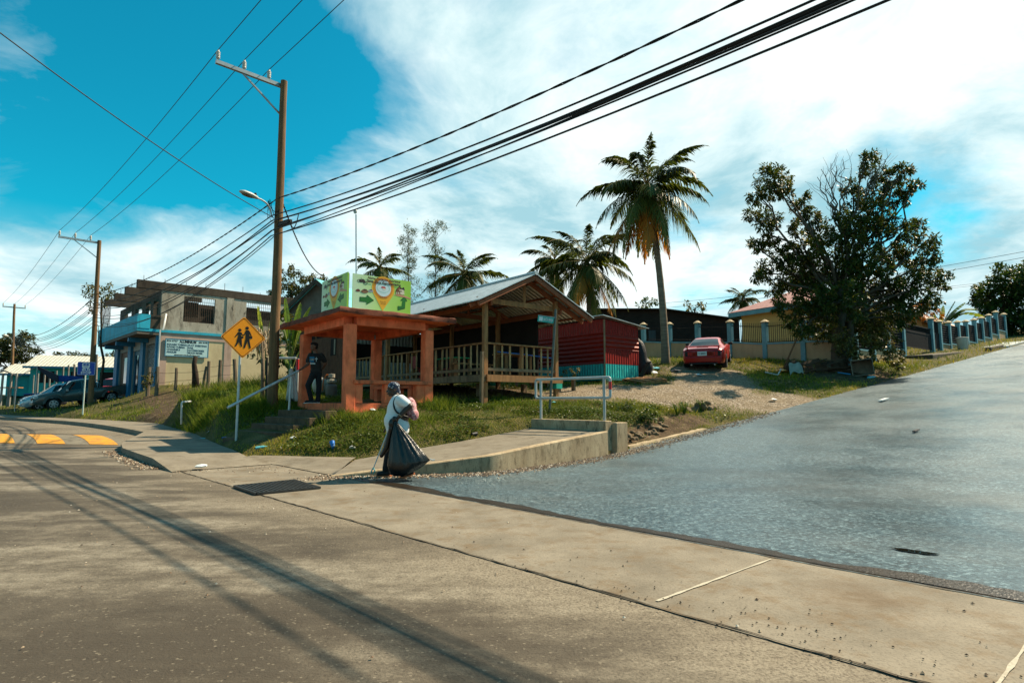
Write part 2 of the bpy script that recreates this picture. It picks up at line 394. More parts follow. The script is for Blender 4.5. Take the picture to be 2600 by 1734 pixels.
sun = bpy.data.lights.new('sun', 'SUN'); so = bpy.data.objects.new('sun', sun); COL.objects.link(so)
sun.energy = 5.0; sun.angle = R(.53); sun.color = (1, .835, .60); so.rotation_euler = (-sv).to_track_quat('-Z', 'Y').to_euler(); so.location = (30, 20, 40)
SC.view_settings.view_transform = 'Standard'; SC.view_settings.look = 'None'; SC.view_settings.exposure = 1.0; SC.view_settings.gamma = 1.0
SC.cycles.max_bounces = 6; SC.cycles.transparent_max_bounces = 8; SC.cycles.caustics_reflective = False; SC.cycles.caustics_refractive = False
SC.cycles.use_denoising = True
# ------------------------------------------------------------------ ground
def axis_(a, b, fine0, fine1, st, far):
    v = list(np.arange(fine0, fine1, st)); x = fine1; s_ = st
    while x < b: v.append(x); s_ *= 1.16; x += s_
    v.append(b); x = fine0; s_ = st; l = []
    while x > a: s_ *= 1.16; x -= s_; l.append(max(x, a))
    return np.array(sorted(set(l + v)))
gx = axis_(-500, 500, -24, 22, .2, 500); gy = axis_(-60, 600, 9, 37, .2, 600)
X, Y_ = np.meshgrid(gx, gy); H = hgt(X, Y_)
def poly_dist(x, y, pts):
    d = np.full(np.shape(x), 1e9)
    for a, b in zip(pts[:-1], pts[1:]):
        ab = np.array(b) - np.array(a); t = np.clip(((x - a[0]) * ab[0] + (y - a[1]) * ab[1]) / (ab @ ab), 0, 1)
        d = np.minimum(d, np.hypot(x - a[0] - t * ab[0], y - a[1] - t * ab[1]))
    return d
def gravel_mask(x, y):
    d = poly_dist(x, y, [(2.6, 20.2), (4.6, 19.9), (6.8, 20.5), (8.0, 22.8), (8.6, 26.5)]) - 1.35
    d2 = poly_dist(x, y, [(7.0, 20.3), (8.3, 19.2), (9.4, 20.0)]) - 1.0
    g = 1 - sstep((np.minimum(d, d2) + .25 * np.sin(x * 3.1 + y) * np.sin(y * 2.3)) / .9 + .2)
    return g
def dirt_mask(x, y):
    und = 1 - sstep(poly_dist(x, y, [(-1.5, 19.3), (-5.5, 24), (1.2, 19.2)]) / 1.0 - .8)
    path = 1 - sstep(poly_dist(x, y, [(-15.4, 23.4), (-15.2, 25.5), (-15.9, 28), (-20, 33)]) / .8 - .5)
    mound = (1 - sstep(poly_dist(x, y, [(-13.2, 23.2), (-14.6, 27.6)]) / .5 - .8)) * .9
    tree = 1 - sstep(np.hypot(x - 14.5, y - 25.6) / 1.2 - 1.2)
    bank = (1 - sstep(poly_dist(x, y, [(2.7, 14.9), (4.2, 16.2), (5.2, 17.2)]) / .35 - .9))
    ter = (1 - sstep(poly_dist(x, y, [(11, 27.6), (14, 27.1)]) / .4 - .8))
    rear = (1 - sstep(poly_dist(x, y, [(5.6, 24.5), (7, 27.5)]) / .8 - .4)) * .6
    return np.clip(und + path + mound + tree + bank + ter + rear, 0, 1)
vs = np.stack([X, Y_, H], -1).reshape(-1, 3); ny, nx = X.shape
idx = np.arange(nx * ny).reshape(ny, nx)
fc = np.stack([idx[:-1, :-1], idx[:-1, 1:], idx[1:, 1:], idx[1:, :-1]], -1).reshape(-1, 4)
me = bpy.data.meshes.new('ground'); me.vertices.add(len(vs)); me.vertices.foreach_set('co', vs.ravel()); me.loops.add(fc.size); me.loops.foreach_set('vertex_index', fc.ravel().astype(np.int32))
me.polygons.add(len(fc)); me.polygons.foreach_set('loop_start', np.arange(0, fc.size, 4, dtype=np.int32)); me.polygons.foreach_set('use_smooth', np.ones(len(fc), bool)); me.update(calc_edges=True)
for nm, fn in (('gravel', gravel_mask), ('dirt', dirt_mask)):
    a = me.attributes.new(nm, 'FLOAT', 'POINT'); a.data.foreach_set('value', fn(vs[:, 0], vs[:, 1]).astype(np.float32))
m, nt, b = new_mat('ground_soil'); vec = coords(nt, 'World')
ga = nt.nodes.new('ShaderNodeAttribute'); ga.attribute_name = 'gravel'; da = nt.nodes.new('ShaderNodeAttribute'); da.attribute_name = 'dirt'
soil = ramp(nt, noise(nt, vec, 2.2, 8, .65), [(.3, (.035, .045, .012)), (.5, (.085, .075, .024)), (.7, (.15, .11, .045))])
vo = nt.nodes.new('ShaderNodeTexVoronoi'); vo.inputs['Scale'].default_value = 26; lnk(nt, vec, vo.inputs['Vector'])
sep = nt.nodes.new('ShaderNodeSeparateColor'); lnk(nt, vo.outputs['Color'], sep.inputs[0])
grav = ramp(nt, sep.outputs[0], [(0, (.07, .052, .034)), (.5, (.17, .13, .085)), (.85, (.31, .25, .185)), (1, (.46, .41, .34))])
grav = mix(nt, ramp(nt, noise(nt, vec, 1.3, 6), [(.4, 0.0), (.65, .7)]), grav, (.21, .16, .10))
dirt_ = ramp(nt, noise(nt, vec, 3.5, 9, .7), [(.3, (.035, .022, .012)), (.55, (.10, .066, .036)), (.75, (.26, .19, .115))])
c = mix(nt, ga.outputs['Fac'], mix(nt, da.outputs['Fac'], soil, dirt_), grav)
lnk(nt, c, b.inputs['Base Color']); b.inputs['Roughness'].default_value = .95; b.inputs['Specular IOR Level'].default_value = .15
bump(nt, b, math_(nt, 'ADD', vo.outputs['Distance'], noise(nt, vec, 9, 8, .7)), .7, .05)
me.materials.append(m); go = bpy.data.objects.new('ground', me); COL.objects.link(go); tag(go, kind='structure')
# ------------------------------------------------------------------ roads
def sheet_grid(name, A, B, nu, nv, mat, dz=0.0, kind='structure', zf=None):
    "loft between polylines A and B (world xy), heights from base()"
    def samp(pl, k):
        pl = [np.array(p[:2]) for p in pl]; L = [0]
        for a, b_ in zip(pl[:-1], pl[1:]): L.append(L[-1] + np.linalg.norm(b_ - a))
        return np.array([[np.interp(t, L, [q[i] for q in pl]) for i in (0, 1)] for t in np.linspace(0, L[-1], k)])
    a = samp(A, nu); b_ = samp(B, nu); t = np.linspace(0, 1, nv)[None, :, None]
    g = a[:, None] * (1 - t) + b_[:, None] * t
    z = base(g[..., 0], g[..., 1]) + dz if zf is None else zf(g[..., 0], g[..., 1])
    mb = MB(); mb.v = [tuple(p) for p in np.concatenate([g, z[..., None]], -1).reshape(-1, 3)]
    mb.f = [(i * nv + j, (i + 1) * nv + j, (i + 1) * nv + j + 1, i * nv + j + 1) for i in range(nu - 1) for j in range(nv - 1)]; mb.m = [0] * len(mb.f)
    o = mb.build(name, mat, None, smooth=2)
    if kind: tag(o, kind=kind)
    return o
# worn main road: pale patches and long streaks across the view
m, nt, b = new_mat('worn_road'); g = nt.nodes.new('ShaderNodeNewGeometry')
def rot_coords(nt, ang, sc, loc=(0, 0, 0)):
    g_ = nt.nodes.new('ShaderNodeNewGeometry'); mp_ = nt.nodes.new('ShaderNodeMapping'); mp_.inputs['Rotation'].default_value = (0, 0, ang); mp_.inputs['Scale'].default_value = sc; mp_.inputs['Location'].default_value = loc
    lnk(nt, g_.outputs['Position'], mp_.inputs[0]); return mp_.outputs[0]
big = noise(nt, rot_coords(nt, R(-12), (.30, .75, 1), (2.3, .7, 0)), 1.1, 9, .66)
st = noise(nt, rot_coords(nt, R(-8), (.35, 4.5, 1)), 1.5, 6, .6)
fine = noise(nt, rot_coords(nt, 0, (1, 1, 1)), 60, 3, .7)
c = ramp(nt, big, [(.40, (.052, .042, .030)), (.48, (.088, .073, .053)), (.535, (.155, .132, .098)), (.60, (.25, .22, .168))])
c = mix(nt, ramp(nt, st, [(.42, .0), (.72, .42)]), c, (.085, .068, .047))
c = mix(nt, ramp(nt, fine, [(.35, .5), (.55, .0)]), c, (.05, .042, .03))
c = mix(nt, ramp(nt, noise(nt, rot_coords(nt, 0, (1, 1, 1)), 7, 6, .75), [(.40, .45), (.55, .0)]), c, (.045, .035, .024))
gp = nt.nodes.new('ShaderNodeNewGeometry'); dn_ = nt.nodes.new('ShaderNodeVectorMath'); dn_.operation = 'DOT_PRODUCT'; dn_.inputs[1].default_value = (.717, .697, 0); lnk(nt, gp.outputs['Position'], dn_.inputs[0])
wear = ramp(nt, math_(nt, 'ADD', math_(nt, 'MULTIPLY', dn_.outputs['Value'], .2), math_(nt, 'MULTIPLY', big, .5)), [(.72, 0.0), (1.08, .8)])
c = mix(nt, wear, c, mix(nt, ramp(nt, fine, [(.35, 1.0), (.55, 0.0)]), (.21, .175, .125), (.08, .06, .04)))
vs_ = nt.nodes.new('ShaderNodeTexVoronoi'); vs_.inputs['Scale'].default_value = 75; lnk(nt, rot_coords(nt, 0, (1, 1, 1)), vs_.inputs['Vector'])
ss_ = nt.nodes.new('ShaderNodeSeparateColor'); lnk(nt, vs_.outputs['Color'], ss_.inputs[0])
c = mix(nt, ramp(nt, ss_.outputs[0], [(.0, .55), (.08, .0), (.95, .0), (1.0, .30)]), c, mix(nt, ramp(nt, ss_.outputs[0], [(.45, 0.0), (.55, 1.0)]), (.03, .022, .016), (.36, .31, .23)))
lnk(nt, c, b.inputs['Base Color']); b.inputs['Roughness'].default_value = .82; b.inputs['Specular IOR Level'].default_value = .25
bump(nt, b, math_(nt, 'ADD', fine, ss_.outputs[1]), .5, .012); worn = m
pts_hi = [tn(t, 5.15) for t in (-60, 12)] + [tn(t, 6.2) for t in (20, 40)] + [tn(95, 2)]
sheet_grid('main_road', [tn(-60, -40), tn(12, -40), tn(20, -40), tn(40, -40), tn(95, -40)], pts_hi, 160, 60, worn)
def concrete(name, c0, c1, stain, scale=1.0, kind='World', rough=.85, streak=False, moss=None):
    m, nt, b = new_mat(name); MATS[name] = m
    vec = coords(nt, kind, (1, 1, .35) if streak else (1, 1, 1))
    a = noise(nt, vec, 1.4 * scale, 8, .65); f = noise(nt, coords(nt, kind), 55, 3, .7)
    c = ramp(nt, a, [(.32, c0), (.66, c1)])
    c = mix(nt, ramp(nt, noise(nt, vec, 3.1 * scale, 9, .7), [(.5, 0.0), (.68, .75)]), c, stain)
    if moss is not None: c = mix(nt, ramp(nt, noise(nt, vec, 5.3 * scale, 9, .75), [(.56, 0.0), (.66, .9)]), c, moss)
    c = mix(nt, ramp(nt, f, [(.3, .45), (.5, 0.0)]), c, tuple(x * .35 for x in c0))
    lnk(nt, c, b.inputs['Base Color']); b.inputs['Roughness'].default_value = rough; b.inputs['Specular IOR Level'].default_value = .25
    bump(nt, b, math_(nt, 'ADD', f, math_(nt, 'MULTIPLY', a, 2.0)), .35, .012); return m
apron_m = concrete('apron_concrete', (.135, .115, .085), (.225, .195, .148), (.13, .085, .042), 1.1)
nt = apron_m.node_tree; b = nt.nodes['Principled BSDF']; src = b.inputs['Base Color'].links[0].from_socket; sp_ = G(2170, 1515, 0); gp = nt.nodes.new('ShaderNodeNewGeometry')
ds = nt.nodes.new('ShaderNodeVectorMath'); ds.operation = 'DISTANCE'; lnk(nt, gp.outputs['Position'], ds.inputs[0]); ds.inputs[1].default_value = sp_
sf = ramp(nt, math_(nt, 'ADD', ds.outputs['Value'], math_(nt, 'MULTIPLY', noise(nt, coords(nt, 'World'), 3, 8, .7), 1.1)), [(.45, .85), (1.15, 0.0)])
lnk(nt, mix(nt, sf, src, (.085, .048, .018)), b.inputs['Base Color'])
walk_m = concrete('walk_concrete', (.15, .127, .094), (.225, .195, .148), (.105, .082, .052), 1.1)
wall_m = concrete('stained_concrete', (.32, .235, .14), (.47, .37, .24), (.085, .058, .032), 2.2, streak=True, moss=(.10, .07, .04))
sheet_grid('road_apron', [tn(12.6, 3.35), tn(0, 3.35), tn(-60, 3.35)], [tn(12.6, 5.085), tn(0, 5.085), tn(-60, 5.085)], 160, 14, apron_m, .006)
# wet chip-seal side road
m, nt, b = new_mat('wet_asphalt'); vec = coords(nt, 'World')
vo = nt.nodes.new('ShaderNodeTexVoronoi'); vo.inputs['Scale'].default_value = 30; lnk(nt, vec, vo.inputs['Vector'])
vf = nt.nodes.new('ShaderNodeTexVoronoi'); vf.inputs['Scale'].default_value = 60; lnk(nt, vec, vf.inputs['Vector'])
sep = nt.nodes.new('ShaderNodeSeparateColor'); lnk(nt, vo.outputs['Color'], sep.inputs[0]); sef = nt.nodes.new('ShaderNodeSeparateColor'); lnk(nt, vf.outputs['Color'], sef.inputs[0])
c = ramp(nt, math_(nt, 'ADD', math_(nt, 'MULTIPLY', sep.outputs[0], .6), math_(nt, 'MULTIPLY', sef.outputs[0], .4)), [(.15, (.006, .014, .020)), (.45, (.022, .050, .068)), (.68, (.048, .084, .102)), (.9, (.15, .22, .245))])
pat = noise(nt, rot_coords(nt, R(35), (.6, 1.0, 1)), .55, 7, .62)
c = mix(nt, ramp(nt, pat, [(.38, .55), (.54, 0.0)]), c, (.016, .018, .018))
lnk(nt, c, b.inputs['Base Color'])
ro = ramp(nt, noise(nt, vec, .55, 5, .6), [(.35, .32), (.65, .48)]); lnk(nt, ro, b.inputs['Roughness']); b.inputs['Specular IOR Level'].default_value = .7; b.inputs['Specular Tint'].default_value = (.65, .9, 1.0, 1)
bump(nt, b, math_(nt, 'ADD', math_(nt, 'MULTIPLY', sep.outputs[1], 1.0), math_(nt, 'MULTIPLY', sef.outputs[1], .5)), .55, .02); wet = m
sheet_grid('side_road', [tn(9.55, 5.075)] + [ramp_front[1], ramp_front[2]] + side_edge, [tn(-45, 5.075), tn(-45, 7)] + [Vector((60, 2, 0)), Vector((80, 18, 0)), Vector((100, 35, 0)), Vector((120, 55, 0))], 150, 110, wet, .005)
# ------------------------------------------------------------------ sidewalk, corner and kerb
def walk_z(x, y): return base(x, y) + .14
mb = MB(); n_ = 60
def samp2(pl, k):
    L = [0]
    for a, b_ in zip(pl[:-1], pl[1:]): L.append(L[-1] + (b_ - a).length)
    out = []
    for t in np.linspace(0, L[-1], k):
        i = min(max(np.searchsorted(L, t) - 1, 0), len(pl) - 2); f = (t - L[i]) / (L[i + 1] - L[i]); out.append(pl[i].lerp(pl[i + 1], f))
    return out
fr = samp2(kerb, n_); bk = samp2(walk_back, n_)
rings = []
for i, (a, b_) in enumerate(zip(fr, bk)):
    t_ = -a.dot(E); k = float(sstep((t_ - 12.2) / .9))
    za = float(base(a.x, a.y)); zb = float(base(b_.x, b_.y)) + .14
    if t_ < 13.2: zb = float(base(b_.x, b_.y)) + .05 + .09 * k
    ring = [Vector((a.x, a.y, za - .05)), Vector((a.x, a.y, za + .012 + .135 * k))]
    for j in range(1, 9):
        q = a.lerp(b_, j / 8); ring.append(Vector((q.x, q.y, (za + .012 + .135 * k) * (1 - j / 8) + zb * j / 8)))
    ring.append(Vector((b_.x, b_.y, zb - .25))); rings.append(ring)
mb.loft(rings, closed=False, cap=False)
tag(mb.build('sidewalk', walk_m, None, smooth=True), kind='structure')
# flush corner between the kerb, the gutter strip and the ramp
mb = MB(); A_ = samp2([tn(12.25, 3.2), tn(12.2, 5.07), tn(9.55, 5.075), ramp_front[0]], 24); B_ = samp2([walk_back[0] + Vector((0, .03, 0)), Vector((-5.2, 13.0, 0)), Vector((-4.3, 12.8, 0)), ramp_back[0] + Vector((0, .05, 0))], 24)
rings = []
for a, b_ in zip(A_, B_):
    rings.append([Vector((*(a.lerp(b_, j / 8)).xy, float(base(*(a.lerp(b_, j / 8)).xy)) + .018 + .10 * float(sstep(np.array(j / 8))))) for j in range(9)])
mb.loft(rings, closed=False); tag(mb.build('pavement_corner', walk_m, None, smooth=2), kind='structure')
# raised ramp beside the side road
t = thing('concrete_ramp', 'raised concrete footway ramp with a stained retaining wall ending at a white guard rail', 'ramp', (-.4, 12, 0))
mb = MB(); rings = []; nseg = 26
fz = lambda k: np.interp(k, [0, .46, 1], [.03, .335, .64])
F_ = samp2(ramp_front, nseg); Bk = samp2(ramp_back, nseg)
for i in range(nseg):
    k = i / (nseg - 1); a = F_[i]; b_ = Bk[i]; z = float(fz(k))
    rings.append([Vector((*a.lerp(b_, j / 6).xy, z + (.09 if False else 0) + .02 * (1 - k) * j / 6 * 3)) for j in range(7)])
mb.loft(rings, closed=False); deck = mb.build('deck', walk_m, t, smooth=2)
mb = MB(); rings = []
for i in range(nseg):
    k = i / (nseg - 1); a = F_[i]; z = float(fz(k)); d = (F_[min(i + 1, nseg - 1)] - F_[max(i - 1, 0)]).normalized(); nn = Vector((d.y, -d.x, 0))
    zb = float(base(a.x, a.y)) - .1
    rings.append([a + nn * .02 + Z * zb, a + nn * .012 + Z * (z - .012), a - nn * .005 + Z * (z + .006), a - nn * .14 + Z * (z + .006), a - nn * .14 + Z * zb])
mb.loft(rings, closed=True, cap=True); mb.build('retaining_wall', wall_m, t, smooth=True)
cA = Vector((.55, 15.12, 0)); cB = Vector((2.14, 13.42, 0)); cd = (cB - cA).normalized(); cn = Vector((-cd.y, cd.x, 0))
cn = cn if cn.x > 0 else -cn
mb = MB(); mb.obox(cA - cd * .1 + Z * .2, cd * ((cB - cA).length + .05), cn * .24, Z * .67); mb.build('end_kerb', wall_m, t, bev=.012)
mb = MB(); mb.obox(cB + cd * -.12 + cn * .245 + Z * .05, cd * .2, cn * .42, Z * .78); mb.build('wing_wall', wall_m, t, bev=.012)
# guard rail on the end kerb
rA = Vector((.66, 15.0, .872)); rB = Vector((2.06, 13.66, .872)); rd = (rB - rA).normalized(); off = cn * .1
rA += off; rB += off
t = thing('guard_rail', 'white tubular guard rail on the concrete kerb with a red and white end', 'guard rail', rA)
white = M('white_paint', (.40, .43, .43), .35, .10, 3, .05, dirt=(.25, .22, .17), dirt_amt=.5)
redp = M('red_paint', (.50, .025, .03), .4, .12, 4, .03)
for q in (rA, rB):
    mb = MB(); mb.tube([q, q + Z * .98], .035, 10); mb.build('post', white, t, smooth=True)
mb = MB()
a0 = rA - rd * .17; b0 = rB + rd * .17
def rnd(p, q, r_, k=5):
    return [p.lerp(q, i / k) for i in range(k + 1)]
loop = []
zt, zb = .99, .52; cr = .06
for cx_, cz, a1 in ((0, 1, 90), (1, 1, 0), (1, 0, -90), (0, 0, -180)):
    px = (b0 if cx_ else a0); cc = px + Z * ((zt - cr) if cz else (zb + cr)) + rd * (-cr if cx_ else cr)
    for k in range(5):
        an = R(a1 + 90 - 90 * k / 4); loop.append(cc + rd * math.cos(an) * cr + Z * math.sin(an) * cr)
loop.append(loop[0]); mb.tube(loop, .034, 10, cap=False); mb.build('rail_loop', white, t, smooth=True)
mb = MB(); mb.tube([b0 + Z * (zt - .1), b0 + Z * (zt - .28)], .0365, 10); mb.build('red_band', redp, t, smooth=True)
# road cracks and the drain grate
crk = M('tar_crack', (.035, .027, .018), .95, .3, 6, .2)
def crack(name, pts, wd, dz):
    mb = MB(); ps = samp2(pts, 160); l = []
    for i, p in enumerate(ps):
        d = (ps[min(i + 1, 159)] - ps[max(i - 1, 0)]).normalized(); nn = Vector((-d.y, d.x, 0)); o = random.uniform(-.012, .012); w_ = wd * random.uniform(.35, 1.25)
        l.append([Vector((*(p + nn * (o + s_ * w_)).xy, float(base(p.x, p.y)) + dz)) for s_ in (-.5, .5)])
    mb.loft(l, closed=False); return tag(mb.build(name, crk, None), kind='structure')
crack('road_joint', [tn(12.4, 3.36), tn(-6, 3.36)], .014, .011)
crack('road_joint', [tn(9.6, 5.08), tn(-9, 5.08)], .022, .013)
wetd = M('wet_dirt', (.022, .015, .009), .35, .4, 6, .5, .02)
def ragged(name, pts, wd, dz, mt):
    mb = MB(); ps = samp2(pts, 220); l = []; ph = random.uniform(0, 6)
    for i, p in enumerate(ps):
        d = (ps[min(i + 1, 219)] - ps[max(i - 1, 0)]).normalized(); nn = Vector((-d.y, d.x, 0)); w_ = wd * (.35 + .65 * abs(math.sin(i * .11 + ph) * math.sin(i * .037 + 1)) + random.uniform(0, .25))
        l.append([Vector((*(p + nn * o).xy, float(base(*(p + nn * o).xy)) + dz)) for o in (.0, -w_ * .5, -w_)])
    mb.loft(l, closed=False); return tag(mb.build(name, mt, None), kind='structure')
ragged('road_edge_dirt', [tn(8.6, 5.12), tn(-9, 5.12)], -.22, .0115, wetd)
ptch = concrete('pale_joint', (.36, .33, .26), (.46, .42, .33), (.28, .24, .18), 2)
for t0 in (2.2, .5):
    mb = MB(); l = []
    for k in range(20):
        f = k / 19; q = tn(t0 - .10 * f, 3.45 + 1.55 * f); w_ = .032 * random.uniform(.3, 1.0); l.append([Vector((*(q + E * (s_ * w_)).xy, float(base(q.x, q.y)) + .0125)) for s_ in (-.5, .5)])
    mb.loft(l, closed=False); tag(mb.build('road_joint_pale', ptch, None), kind='structure')
g0 = G(600, 1233, .02); g1 = G(797, 1218, .02)   # grate corners: (596,1234) (652,1253) (810,1238) (745,1219)
q = [G(596, 1234, .03), G(652, 1253, .03), G(811, 1238, .03), G(746, 1219, .03)]
t = thing('drain_grate', 'dark steel drain grate set flush in the concrete gutter', 'drain grate', sum(q, Vector()) / 4)
steel = M('grate_steel', (.05, .05, .048), .45, .3, 8, .2, metal=.6)
mb = MB(); cc = sum(q, Vector()) / 4; cc.z = .018
mb.add([p - Z * .004 for p in q], [(0, 1, 2, 3)]); mb.build('pit', M('pit_black', (.006, .006, .006), .9, 0, 1, 0), t)
mb = MB()
for i in range(4): mb.bar(q[i], q[(i + 1) % 4], .045, .03)
mb.build('rim', steel, t)
mb = MB()
for k in range(1, 15):
    f = k / 15; mb.bar(q[0].lerp(q[3], f) + Z * .004, q[1].lerp(q[2], f) + Z * .004, .035, .025)
mb.build('bars', steel, t)
# speed hump
hp = thing('speed_hump', 'concrete speed hump with yellow painted blocks across the road', 'speed hump', (-13.5, 18.8, 0))
mb = MB(); c_ = Vector((-1, .02, 0)); o_ = Vector((-10.3, 16.2, 0)); rings = []
prof = [(0, .003), (.35, .05), (.8, .085), (1.4, .10), (2.2, .10), (2.9, .08), (3.4, .045), (3.75, .003)]
for k in range(40):
    rings.append([Vector((*(o_ + c_ * (k * .5 + (.9 if j > 9 else 0)) - E * s_).xy, float(base(*(o_ + c_ * k * .5 - E * s_).xy)) + h_)) for j, (s_, h_) in enumerate(prof)])
mb.loft(rings, closed=False); mb.build('hump', concrete('hump_concrete', (.12, .105, .08), (.20, .175, .13), (.07, .058, .04), 2), hp, smooth=2)
yel = M('yellow_road_paint', (.56, .245, .018), .7, .2, 3, .15, dirt=(.18, .12, .06), dirt_amt=.75, dscale=3, kind='Object')
for k, (a, dd) in enumerate(((.25, 1), (1.7, .8), (3.1, .8), (4.6, .8), (6.1, .8))):
    mb = MB(); rings = []
    for i in range(8):
        e0 = a + .12 + .78 * i / 7
        rings.append([Vector((*(o_ + c_ * e0 - E * s_).xy, float(base(*(o_ + c_ * e0 - E * s_).xy)) + h_ + .008)) for s_, h_ in prof[0:7]])
    mb.loft(rings, closed=False); mb.build('yellow_block', yel, hp, smooth=2)
# ------------------------------------------------------------------ utility poles
wood = M('pole_wood', (.155, .088, .040), .9, .35, 3, .5, .02, stretch=(6, 6, .35), dirt=(.07, .045, .025), dirt_amt=.7, dscale=1.2)
galv = M('galvanised', (.30, .32, .32), .42, .15, 5, .05, metal=.7)
galvp = M('grey_metal', (.40, .43, .43), .4, .15, 5, .05, metal=.35)
pors = M('porcelain', (.42, .40, .35), .3, .1, 5, .0)
rubber = M('cable_black', (.010, .010, .010), .6, .1, 3, 0)
def insulator(p, t, k=1.0):
    mb = MB(); prof = [(.012, -.06)]
    for i in range(4): z = i * .055; prof += [(.045, z), (.062, z + .018), (.045, z + .04)]
    prof += [(.03, .235), (.028, .26)]
    mb.lathe([(r_ * k, z * k) for r_, z in prof], p + Z * .06 * k, 12); return mb.build('insulator', pors, t, smooth=2)
def pole(b_, top, label, arm, ins, brace, armz=-.12, sz=1.0, r=(.155, .10), grp='wooden utility poles along the road', double=False):
    t = thing('utility_pole', label, 'utility pole', b_, 0, grp)
    mb = MB(); k = 14
    mb.tube([(b_ - Z * .4).lerp(top, i / k) + Vector((random.uniform(-.008, .008), random.uniform(-.008, .008), 0)) for i in range(k + 1)], [r[0] + (r[1] - r[0]) * i / k for i in range(k + 1)], 14)
    mb.build('shaft', wood, t, smooth=True)
    ac = top + Z * armz; out = []
    a0 = ac + N * (.12 if not double else arm) ; a1 = ac - N * arm
    mb = MB(); mb.bar(a0 - E * .02 - E * r[1], a1 - E * .02 - E * r[1], .10 * sz, .11 * sz); mb.build('crossarm', galv, t)
    if brace:
        mb = MB(); mb.bar(ac - N * arm * .62 - E * (r[1] + .03) - Z * .03, ac - Z * brace - E * (r[1] + .01), .05, .04); mb.build('brace', galv, t)
    for q in ins:
        p = ac - N * q - E * (r[1] + .02) + Z * .055 * sz; insulator(p, t, sz); out.append(p + Z * .33 * sz)
    return t, out
pb1 = at(692, 17.5); pt1 = P(721, 207, 17.5)
pole1, ins1 = pole(pb1, pt1, 'tall wooden utility pole behind the pink shelter carrying a street lamp', 1.95, (1.9, 1.16, .42), .95)
pb2 = at(231.5, 34.5); pt2 = P(252.5, 611, 34.5)
pole2, ins2 = pole(pb2, pt2, 'wooden utility pole standing in front of the grey pickup', 1.95, (1.9, 1.16, .42), .95)
pb3 = at(28.7, 62); pt3 = P(37, 772, 62)
pole3, ins3 = pole(pb3, pt3, 'distant utility pole with a two sided crossarm by the teal houses', .95, (.9, -.9, 0), 0, armz=-.35, double=True)
# lamp on the first pole
def street_lamp(p0, ctrl, head0, head1, label, k=1.0):
    t = thing('street_lamp', label, 'street lamp', p0)
    mb = MB(); pts = []
    for i in range(13):
        s_ = i / 12; pts.append(p0 * (1 - s_) ** 2 + ctrl * 2 * s_ * (1 - s_) + head0 * s_ ** 2)
    mb.tube(pts, .024 * k, 8); mb.build('arm', galv, t, smooth=True)
    d = (head1 - head0); L = d.length; d.normalize(); sx = d.cross(Z).normalized(); up = sx.cross(d)
    mb = MB(); rings = []
    for s_, w_, hu, hd in ((-.05, .03, .03, .03), (.0, .05, .05, .04), (.15, .085, .06, .05), (.45, .125, .075, .045), (.8, .12, .065, .035), (.97, .07, .035, .02), (1.0, .03, .015, .01)):
        c_ = head0 + d * (s_ * L); ring = []
        for j in range(14):
            a = 2 * math.pi * j / 14; z_ = math.sin(a); ring.append(c_ + sx * math.cos(a) * w_ * k + up * (z_ * (hu if z_ > 0 else hd)) * k)
        rings.append(ring)
    mb.loft(rings, True, True); mb.build('lamp_head', M('lamp_shell', (.42, .43, .40), .45, .1, 4, 0), t, smooth=True)
    mb = MB(); c_ = head0 + d * L * .55 - up * .04 * k; ring = [c_ + d * math.cos(a) * L * .33 + sx * math.sin(a) * .09 * k - up * .006 for a in [2 * math.pi * j / 16 for j in range(16)]]
    mb.prism(ring, -up * .012 * k); mb.build('lens', M('lamp_lens', (.16, .13, .09), .15, .1, 4, 0), t)
    mb = MB(); mb.lathe([(.03 * k, 0), (.036 * k, .02 * k), (.034 * k, .07 * k), (.01 * k, .085 * k)], head0 + d * L * .12 + up * .05 * k, 10, up); mb.build('photocell', M('black_plastic', (.012, .012, .013), .4, .1, 3, 0), t, smooth=True)
    return t
street_lamp(P(689, 547, 17.35), P(688, 515, 17.3), P(653, 503, 16.9), P(609, 485, 16.4), 'cobra head street lamp bracketed to the tall pole')
street_lamp(P(32, 868, 61.8), P(27, 855, 61.5), P(20, 854, 61), P(6, 851, 60.5), 'small street lamp on the distant pole', 2.0)
# ------------------------------------------------------------------ wires
def sagpts(p, q, sag, n=26):
    return [p.lerp(q, i / n) - Z * sag * 4 * (i / n) * (1 - i / n) for i in range(n + 1)]
def wire(name, label, runs, r, grp, cat='cable', twist=0, n=26):
    pts = []
    for p, q, sg in runs:
        l = sagpts(Vector(p), Vector(q), sg, n); pts += l if not pts else l[1:]
    mb = MB()
    if twist:
        P2 = []
        for a, b_ in zip(pts[:-1], pts[1:]):
            for k in range(8): P2.append(a.lerp(b_, k / 8))
        P2.append(pts[-1])
        for ph in (0, math.pi):
            mb.tube([p + Vector((0, 0, 1)) * math.sin(i * .9 + ph) * twist + N * math.cos(i * .9 + ph) * twist for i, p in enumerate(P2)], r, 5)
    else: mb.tube(pts, r, 6)
    return tag(mb.build(name, rubber, None, smooth=2), label, cat, grp)
def right_end(z0, u, L1=36.0, noff=0.0):
    "end point + sag of a span that leaves the first pole at height z0 and leaves the frame at (u, 0)"
    d = ray(u, 0); k = d.x / d.y; o = pb1 + N * noff
    L = (k * o.y - o.x) / (E.x + .717 * k); y = o.y + E.y * L; z = HC + d.z / d.y * y
    f = L / L1; end_z = z0 + .2
    sag = (z0 + (end_z - z0) * f - z) / (4 * f * (1 - f))
    e = o + E * L1; e.z = end_z; s_ = o.copy(); s_.z = z0
    return s_, e, max(sag, .05)
